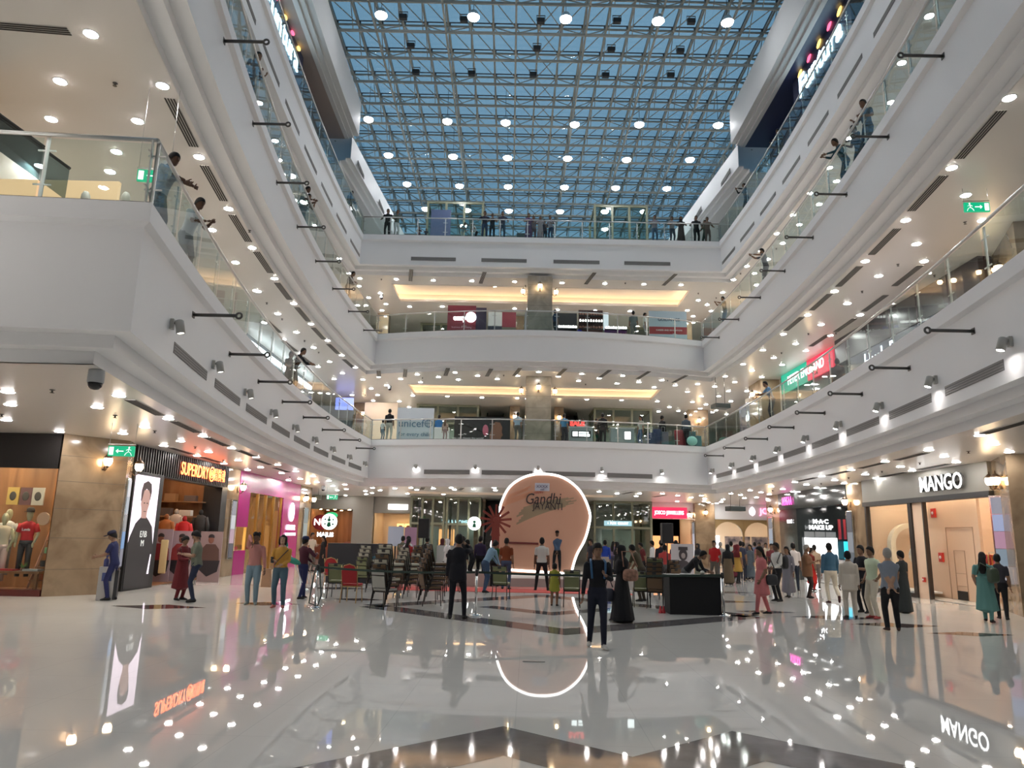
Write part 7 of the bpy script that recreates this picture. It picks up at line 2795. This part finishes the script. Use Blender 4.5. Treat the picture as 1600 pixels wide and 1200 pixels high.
for k, (px, Y, hh, fc, tp, lw, kw, lab) in enumerate((
        (1126, 36., 1.68, 160, (.3, .3, .28), (.1, .1, .1), {'hairc': HAIRG}, 'grey-haired man in pale shirt before the first white arch'),
        (1143, 37., 1.72, 170, (.40, .50, .46), (.1, .1, .12), {}, 'man in pale green shirt before the first white arch'),
        (1149, 35.5, 1.56, 140, (.12, .02, .03), (.1, .03, .03), {'scarf': (.14, .015, .02), 'garment': (.15, .26)}, 'woman in dark red headscarf before the arches'),
        (1158, 34., 1.74, 150, (.03, .035, .06), (.02, .02, .03), {}, 'man in navy stripes before the arched posters'),
        (1187, 38., 1.70, -20, (.35, .12, .12), (.05, .05, .05), {}, 'man in faded red shirt before the arched posters'),
        (1197, 40., 1.68, 0, (.42, .36, .28), (.06, .05, .05), {}, 'man in cream shirt by the right marble column'),
        (1206, 33., 1.66, -30, (.14, .03, .035), (.05, .03, .03), {'hair': 'long'}, 'woman in wine red behind the backpack man'),
        (1180, 42., 1.7, 170, (.1, .12, .2), (.03, .03, .04), {}, 'man in blue shirt far behind the pink kurta'))):
    p = aty(px, 870, Y)
    person(lab, p.x, Y, 0, face=fc, h=hh, top=tp, low=lw, **kw)


# on the galleries: px of the head, depth
def G(label, x, y, z, **k):
    k.setdefault('hl', (.16, -.34, 1.12))
    k.setdefault('hr', (-.16, -.34, 1.12))
    k.setdefault('lean', 8)
    return person(label, x, y, z, **k)


def onL(py_y, X, off=.62):
    return X(py_y) - off


# lowest gallery, left side
G('man in pale blue shirt leaning on the lowest railing, nearest on the left', XL(11.9) - .5, 11.9, Z1, face=80, h=1.74, top=(.45, .50, .55), low=(.16, .17, .18), skin='d', lean=18, nod=8, sleeve='half', hl=(.10, -.62, 1.10), hr=(-.12, -.60, 1.10), fat=1.1)
G('man in white shirt leaning on the lowest railing, second on the left', XL(13.6) - .45, 13.6, Z1, face=75, h=1.70, top=(.55, .58, .58), low=(.2, .22, .22), skin='d', lean=20, nod=10, hl=(.06, -.52, 1.16), hr=(-.06, -.52, 1.16))
G('bearded man in black leaning over the lowest railing, far left', XL(25.5) - .45, 25.5, Z1, face=85, h=1.72, top=BLK, low=(.03, .025, .02), lean=25, sleeve='long', hl=(.1, -.62, 1.1), hr=(-.1, -.6, 1.1))
G('man in black t-shirt beside the bearded man on the lowest gallery', XL(26.2) - .8, 26.2, Z1, face=60, h=1.70, top=(.02, .015, .015), low=BLK, lean=5)
# lowest gallery, far side
Yf = lambda x: YB(x, 36.8)
P('man in black t-shirt and pale trousers, far first gallery left corner', 0, 0, at=(-6.45, 38.6), z=Z1, face=175, h=1.72, top=BLK, low=(.5, .48, .42))
P('child in white at the left end of the far first railing', 0, 0, at=(-6.75, 38.4), z=Z1, face=150, h=1.1, top=WHT, low=(.2, .25, .3))
P('person in bright blue beside the charity standee', 0, 0, at=(-3.95, 39.8), z=Z1, face=160, h=1.66, top=(.03, .14, .35), low=BLK, sleeve='long')
P('child with long brown hair low behind the far first railing', 0, 0, at=(-3.45, 38.2), z=Z1, face=170, h=1.15, top=(.5, .35, .30), low=(.3, .2, .2), hair='long', hairc=mat('hair_brown', (.10, .04, .02), .6))
P('man in pale blue shirt with white strap beside the grey-brown column', 0, 0, at=(.32, 38.2), z=Z1, face=160, h=1.66, top=(.28, .38, .48), low=(.1, .1, .09), lean=8)
P('man in blue shirt at the grey kiosk with the sale sign', 0, 0, at=(2.78, 38.3), z=Z1, face=150, h=1.62, top=(.05, .18, .32), low=(.015, .015, .02))
P('woman behind the kiosk with the sale sign', 0, 0, at=(3.9, 40.0), z=Z1, face=10, h=1.66, top=(.35, .36, .36), low=BLK)
P('man in black between the two grey kiosks', 0, 0, at=(4.85, 38.6), z=Z1, face=170, h=1.74, top=BLK, low=BLK, sleeve='long')
P('person in brown beside the man in black between the kiosks', 0, 0, at=(4.55, 38.9), z=Z1, face=60, h=1.5, top=(.06, .04, .03), low=BLK)
P('woman in pale top and jeans right of the second kiosk', 0, 0, at=(6.85, 38.5), z=Z1, face=-60, h=1.62, top=(.30, .32, .28), low=(.06, .10, .16), hair='long')
P('man in black sweater behind the suitcases', 0, 0, at=(8.1, 39.1), z=Z1, face=120, h=1.76, top=BLK, low=BLK, sleeve='long', fat=1.15)
P('man in slate shirt striding at the right end of the far first railing', 0, 0, at=(9.25, 38.5), z=Z1, face=150, h=1.74, top=(.07, .09, .11), low=BLK, fl=(.05, -.25), fr=(-.1, .3), sleeve='long')
P('two-tone dressed shopper passing the warm lit shop, far first gallery left', 0, 0, at=(-5.9, 41.), z=Z1, face=60, h=1.6, top=(.06, .05, .06), low=BLK, hair='long')
# lowest gallery, right side
G('man in blue shirt leaning on the lowest railing, right', XR(29.4) + .45, 29.4, Z1, face=-85, h=1.70, top=(.11, .23, .38), low=(.05, .06, .08), lean=22, hl=(.1, -.58, 1.12), hr=(-.1, -.58, 1.12))
G('person in dark jacket strolling behind the lowest railing, right', XR(25.5) + 1.6, 25.5, Z1, face=160, h=1.68, top=(.04, .04, .05), low=BLK, lean=0, hl=None, hr=None)
# middle gallery
G('man in grey t-shirt leaning on the middle railing, left', XL(24.4) - .45, 24.4, Z2, face=80, h=1.70, top=(.18, .20, .21), low=(.14, .16, .18), skin='d', lean=22, hl=(.1, -.55, 1.12), hr=(-.1, -.55, 1.12))
G('man with phone beside the grey t-shirt on the middle gallery, left', XL(25.0) - .5, 25.0, Z2, face=70, h=1.68, top=(.22, .18, .16), low=(.2, .22, .24), lean=20, hl=(.06, -.5, 1.3), hr=(-.06, -.5, 1.3))
G('person in black leaning on the middle railing, far left', XL(33.0) - .4, 33.0, Z2, face=80, h=1.68, top=BLK, low=BLK, lean=20, sleeve='long')
G('dark-haired person near the camera on the middle gallery, upper left', XL(17.0) - .4, 17.0, Z2, face=75, h=1.72, top=(.03, .05, .09), low=BLK, lean=15)
G('man in grey shirt photographing over the middle railing, right', XR(29.3) + .45, 29.3, Z2, face=-85, h=1.72, top=(.09, .10, .11), low=(.04, .04, .05), lean=12, hl=(.08, -.60, 1.42), hr=(-.08, -.60, 1.42))
G('woman in dark green photographing over the middle railing, right', XR(35.4) + .45, 35.4, Z2, face=-80, h=1.62, top=(.03, .06, .04), low=(.12, .15, .20), lean=8, hl=(.08, -.50, 1.38), hr=(-.08, -.50, 1.38), hair='bun')
G('tall dark-haired man on the middle gallery, nearest on the right', XR(18.6) + .40, 18.6, Z2, face=-70, h=1.76, top=(.05, .08, .11), low=(.03, .05, .08), lean=8)
G('person in dark blue beside the tall man on the middle gallery, right', XR(19.6) + .5, 19.6, Z2, face=-90, h=1.6, top=(.025, .04, .07), low=BLK, lean=10)
G('man in teal jacket leaning on the middle railing, right, by the ring-tipped rod', XR(20.4) + .40, 20.4, Z2, face=-95, h=1.70, top=(.04, .09, .11), low=(.02, .04, .06), lean=24, sleeve='long', hl=(.1, -.62, 1.12), hr=(-.1, -.6, 1.12))
P('man in slate shirt by the pale blue banner, far second gallery', 0, 0, at=(6.5, 38.3), z=Z2, face=170, h=1.68, top=(.12, .15, .15), low=(.1, .12, .12))
P('man in white shirt walking left of the pale blue banner', 0, 0, at=(7.15, 38.5), z=Z2, face=80, h=1.64, top=(.5, .52, .5), low=(.3, .3, .3))
P('person in navy half behind the grey-brown column, far second gallery', 0, 0, at=(2.25, 38.1), z=Z2, face=120, h=1.6, top=(.015, .03, .07), low=BLK)
# top gallery
PH = (.22, -.36, 1.10)
PHR = (-.22, -.36, 1.10)
for (px, hh, fc, tp, lw, kw, lab) in (
        (605, 1.74, 0, BLK, BLK, {'sleeve': 'long', 'hl': (.42, -.1, 1.05), 'hr': (-.34, -.2, 1.05)}, 'man in black with elbows out, left end of the top far railing'),
        (619, 1.68, 30, (.10, .12, .10), (.5, .52, .52), {'lean': 8}, 'man in olive top and white trousers, left end of the top far railing'),
        (653, .95, 10, (.10, .05, .05), (.08, .04, .04), {'hair': 'long'}, 'low seated figure in brown behind the top far railing'),
        (664, .85, 10, (.03, .03, .04), (.03, .03, .04), {}, 'low dark figure beside the brown one behind the top far railing'),
        (721, 1.25, 60, (.20, .32, .36), (.3, .35, .3), {'lean': 20}, 'child in pale blue bending behind the top far railing'),
        (744, 1.28, -90, (.42, .44, .44), BLK, {'lean': 25}, 'crouching man in white shirt behind the top far railing'),
        (757, 1.74, 5, (.02, .02, .035), (.03, .05, .10), {'hl': (.3, -.2, 1.1), 'hr': (-.4, -.2, 1.15)}, 'man in dark printed shirt and jeans on the top far railing'),
        (769, 1.60, 0, BLK, BLK, {}, 'slim boy in black on the top far railing'),
        (785, 1.74, 0, (.04, .04, .06), (.03, .05, .08), {'hl': (.3, -.22, 1.05), 'hr': (-.3, -.22, 1.05)}, 'man in striped dark top, elbows on the top far railing'),
        (826, 1.66, 10, (.10, .06, .13), (.08, .05, .10), {'garment': (.15, .24), 'hair': 'long'}, 'woman in purple dress in the group of the top far railing'),
        (834, 1.72, -10, (.16, .13, .14), (.15, .12, .13), {}, 'tall man at the back of the group on the top far railing'),
        (844, 1.50, 0, (.30, .26, .28), (.25, .16, .17), {'garment': (.3, .22), 'hair': 'long'}, 'girl in pale pink dress in the group of the top far railing'),
        (852, 1.46, -20, (.08, .07, .09), (.02, .04, .06), {'lean': 10}, 'person in dark top leaning in the group of the top far railing'),
        (861, 1.52, -30, (.30, .28, .33), (.03, .05, .10), {'lean': 12}, 'person in pale top and jeans, right of the group on the top far railing'),
        (1023, 1.70, 0, (.22, .20, .22), (.06, .10, .16), {}, 'man in grey top and jeans right of the top lift'),
        (1050, 1.66, 10, (.22, .22, .23), (.025, .04, .06), {}, 'man in grey shirt on the top far railing, near the right end'),
        (1064, 1.66, 5, (.03, .022, .02), (.03, .022, .02), {'garment': (.05, .27), 'scarf': (.02, .015, .015), 'sleeve': 'long'}, 'woman in dark brown gown and headscarf on the top far railing'),
        (1088, 1.72, 0, BLK, BLK, {'sleeve': 'long', 'hl': (.36, -.2, 1.05), 'hr': (-.36, -.2, 1.05)}, 'person in black, elbows wide, right part of the top far railing'),
        (1114, 1.66, 0, (.16, .12, .10), (.13, .10, .09), {'hl': (.34, -.2, 1.05), 'hr': (-.34, -.2, 1.05)}, 'man in brown clothes at the right end of the top far railing'),
        (1122, 1.66, -60, (.05, .08, .06), (.03, .05, .04), {}, 'man in dark green at the right corner of the top railing')):
    p = aty(px, 360, 38.55)
    back = .42 if px in (834, 852, 1122) else 0
    kw.setdefault('hl', PH)
    kw.setdefault('hr', PHR)
    person(lab, min(p.x, 10.75), 38.55 + (.5 if hh < 1.4 else back), Z3, face=fc, h=hh, top=tp, low=lw, **kw)
G('man in dark clothes at the left corner of the top railing', XL3(36.4) - .45, 36.4, Z3, face=60, h=1.72, top=BLK, low=BLK, sleeve='long')
G('man taking a photo over the top right railing', XR3(34.6) + .45, 34.6, Z3, face=-80, h=1.72, top=(.02, .025, .03), low=BLK, sleeve='long', hl=(.08, -.50, 1.40), hr=(-.08, -.50, 1.40))
G('dark figure behind the top right railing by the bulkhead', XR3(29.5) + .45, 29.5, Z3, face=-80, h=1.72, top=BLK, low=BLK, sleeve='long')

# ------------------------------------------------------------------ what people carry
x, y = gpos(414, 930)
t = thing('paper_bag', 'brown paper shopping bag hanging from the hand of the pink hoodie', 'bag', (x, y, .22))
q = MB()
q.add([(-.13, -.07, 0), (.13, -.07, 0), (.13, .07, 0), (-.13, .07, 0), (-.10, -.05, .50), (.10, -.05, .50), (.10, .05, .50), (-.10, .05, .50)],
      [(3, 2, 1, 0), (0, 1, 5, 4), (1, 2, 6, 5), (2, 3, 7, 6), (3, 0, 4, 7), (4, 5, 6, 7)])
q.build('sack', mat('kraft', (.32, .18, .10), .8), t)
q = MB()
q.tube([(-.05, 0, .50), (-.03, 0, .60), (.03, 0, .60), (.05, 0, .50)], .006, 5)
q.build('handle', mat('kraft', (.32, .18, .10), .8), t)
x, y = gpos(470, 936)
t = thing('mop', 'mop with pale handle and green cloth held by the uniformed cleaner', 'mop', (x, y, 0))
MB().tube([(-.45, -.3, 1.5), (.12, -.42, .45)], .014, 6).build('handle', mat('mop_handle', (.7, .7, .72), .4), t)
q = MB()
q.ball((-.18, -.36, 1.0), .22, .06, .08, M=Matrix.Rotation(R(20), 4, 'Y'))
q.ball((-.42, -.3, 1.38), .06, .06, .12)
q.build('green_cloth', mat('mop_green', (.02, .22, .16), .7), t)


def bag(label, x, y, z, dims, c, rz=0., strap=None, cat='bag', name='shoulder_bag'):
    t = thing(name, label, cat, (x, y, z), rz)
    q = MB()
    q.smooth = True
    f_ = lambda v: math.copysign(abs(v) ** .55, v)
    for i in range(9):
        e = PI * (i / 8 - .5)
        for j in range(16):
            a = 2 * PI * j / 16
            ce = f_(math.cos(e))
            q.v.append((dims[0] * ce * f_(math.cos(a)) * (1.06 - .12 * (i / 8)), dims[1] * ce * f_(math.sin(a)), dims[2] * (.5 + .5 * f_(math.sin(e)))))
    for i in range(8):
        for j in range(16):
            q.face([i * 16 + j, i * 16 + (j + 1) % 16, (i + 1) * 16 + (j + 1) % 16, (i + 1) * 16 + j])
    bm_ = mat_noise('bag_' + label[:14], c, tuple(min(1, v * 2.2) for v in c), 14., .6, 3.) if 'patterned' in label else mat('bag_' + label[:14], c, .6)
    q.build('pouch', bm_, t)
    if strap:
        q = MB()
        q.tube([Vector(v) for v in strap], .014, 6)
        q.build('strap', bm_, t)
    return t


x, y = gpos(972, 972)
bag('brown patterned shoulder bag of the woman in the black gown', x + .16, y - .20, .86, (.17, .07, .26), (.15, .075, .05), .1, [(-.15, 0, .3), (-.16, .1, .62), (.05, .15, .62), (.15, 0, .3)])
bag('big dark tote hanging low behind the woman in the black gown', x - .28, y - .05, .42, (.11, .07, .28), (.015, .017, .03), .2, [(-.08, 0, .3), (-.02, 0, .55), (.08, 0, .3)])
x, y = gpos(1192, 960)
bag('dark shoulder bag of the woman in the pink kurta', x + .20, y - .18, .70, (.14, .07, .27), (.025, .025, .028), .1, [(-.12, 0, .28), (-.1, .1, .68), (.02, .12, .68), (.13, 0, .28)])
x, y = gpos(1217, 940)
bag('black backpack on the man in the white shirt', x + .24, y - .02, .95, (.08, .14, .40), (.012, .012, .014), .0, [(0, -.16, .4), (-.2, -.22, .48), (-.32, -.2, .2), (-.1, -.16, .0)], 'backpack', 'backpack')
x, y = gpos(1545, 972)
bag('dark green backpack on the woman in the teal dress', x + .08, y - .22, .90, (.15, .08, .36), (.035, .055, .035), .35, [(-.12, 0, .36), (-.16, .18, .46), (-.15, .28, .2)], 'backpack', 'backpack')
x, y = gpos(934, 1012)
for sg in (-1, 1):
    q = MB()
    q.tube([(sg * .10, -.10, 1.10), (sg * .115, -.135, 1.24), (sg * .12, -.10, 1.36), (sg * .11, .03, 1.40)], .02, 6)
    o = q.build('backpack_strap', mat('strap_blue', (.02, .09, .20), .6), None, (x, y, 0))
    tag(o, 'blue backpack strap on the %s shoulder of the woman in the black sweatshirt' % ('picture-left' if sg < 0 else 'picture-right'), 'strap')
x, y = gpos(434, 950)
q = MB()
q.tube([(.15, -.05, 1.33), (.05, -.125, 1.2), (-.08, -.13, 1.05), (-.15, -.05, .97)], .012, 6)
o = q.build('cross_strap', mat('strap_brown', (.05, .03, .025), .6), None, (x, y, 0))
tag(o, 'dark cross-body strap on the mustard sweater', 'strap')


def phone(label, loc, rz=0.):
    o = MB().box(-.036, .036, -.005, .005, -.075, .075, bev=.003).build('phone', [mat('phone_black', (.01, .01, .012), .2)], None, loc)
    o.rotation_euler = (R(20), 0, rz)
    return tag(o, label, 'phone')


x, y = gpos(301, 941)
phone('black phone in the hands of the man in the grey-green shirt', (x - .36, y - .16, 1.25), R(-68))
x, y = gpos(713, 967)
phone('black phone at the ear of the suited man', (x + .12, y + .02, 1.62), R(90))
x, y = gpos(434, 950)
phone('dark phone in the hand of the woman in the mustard sweater', (x - .13, y - .30, 1.10), 0)
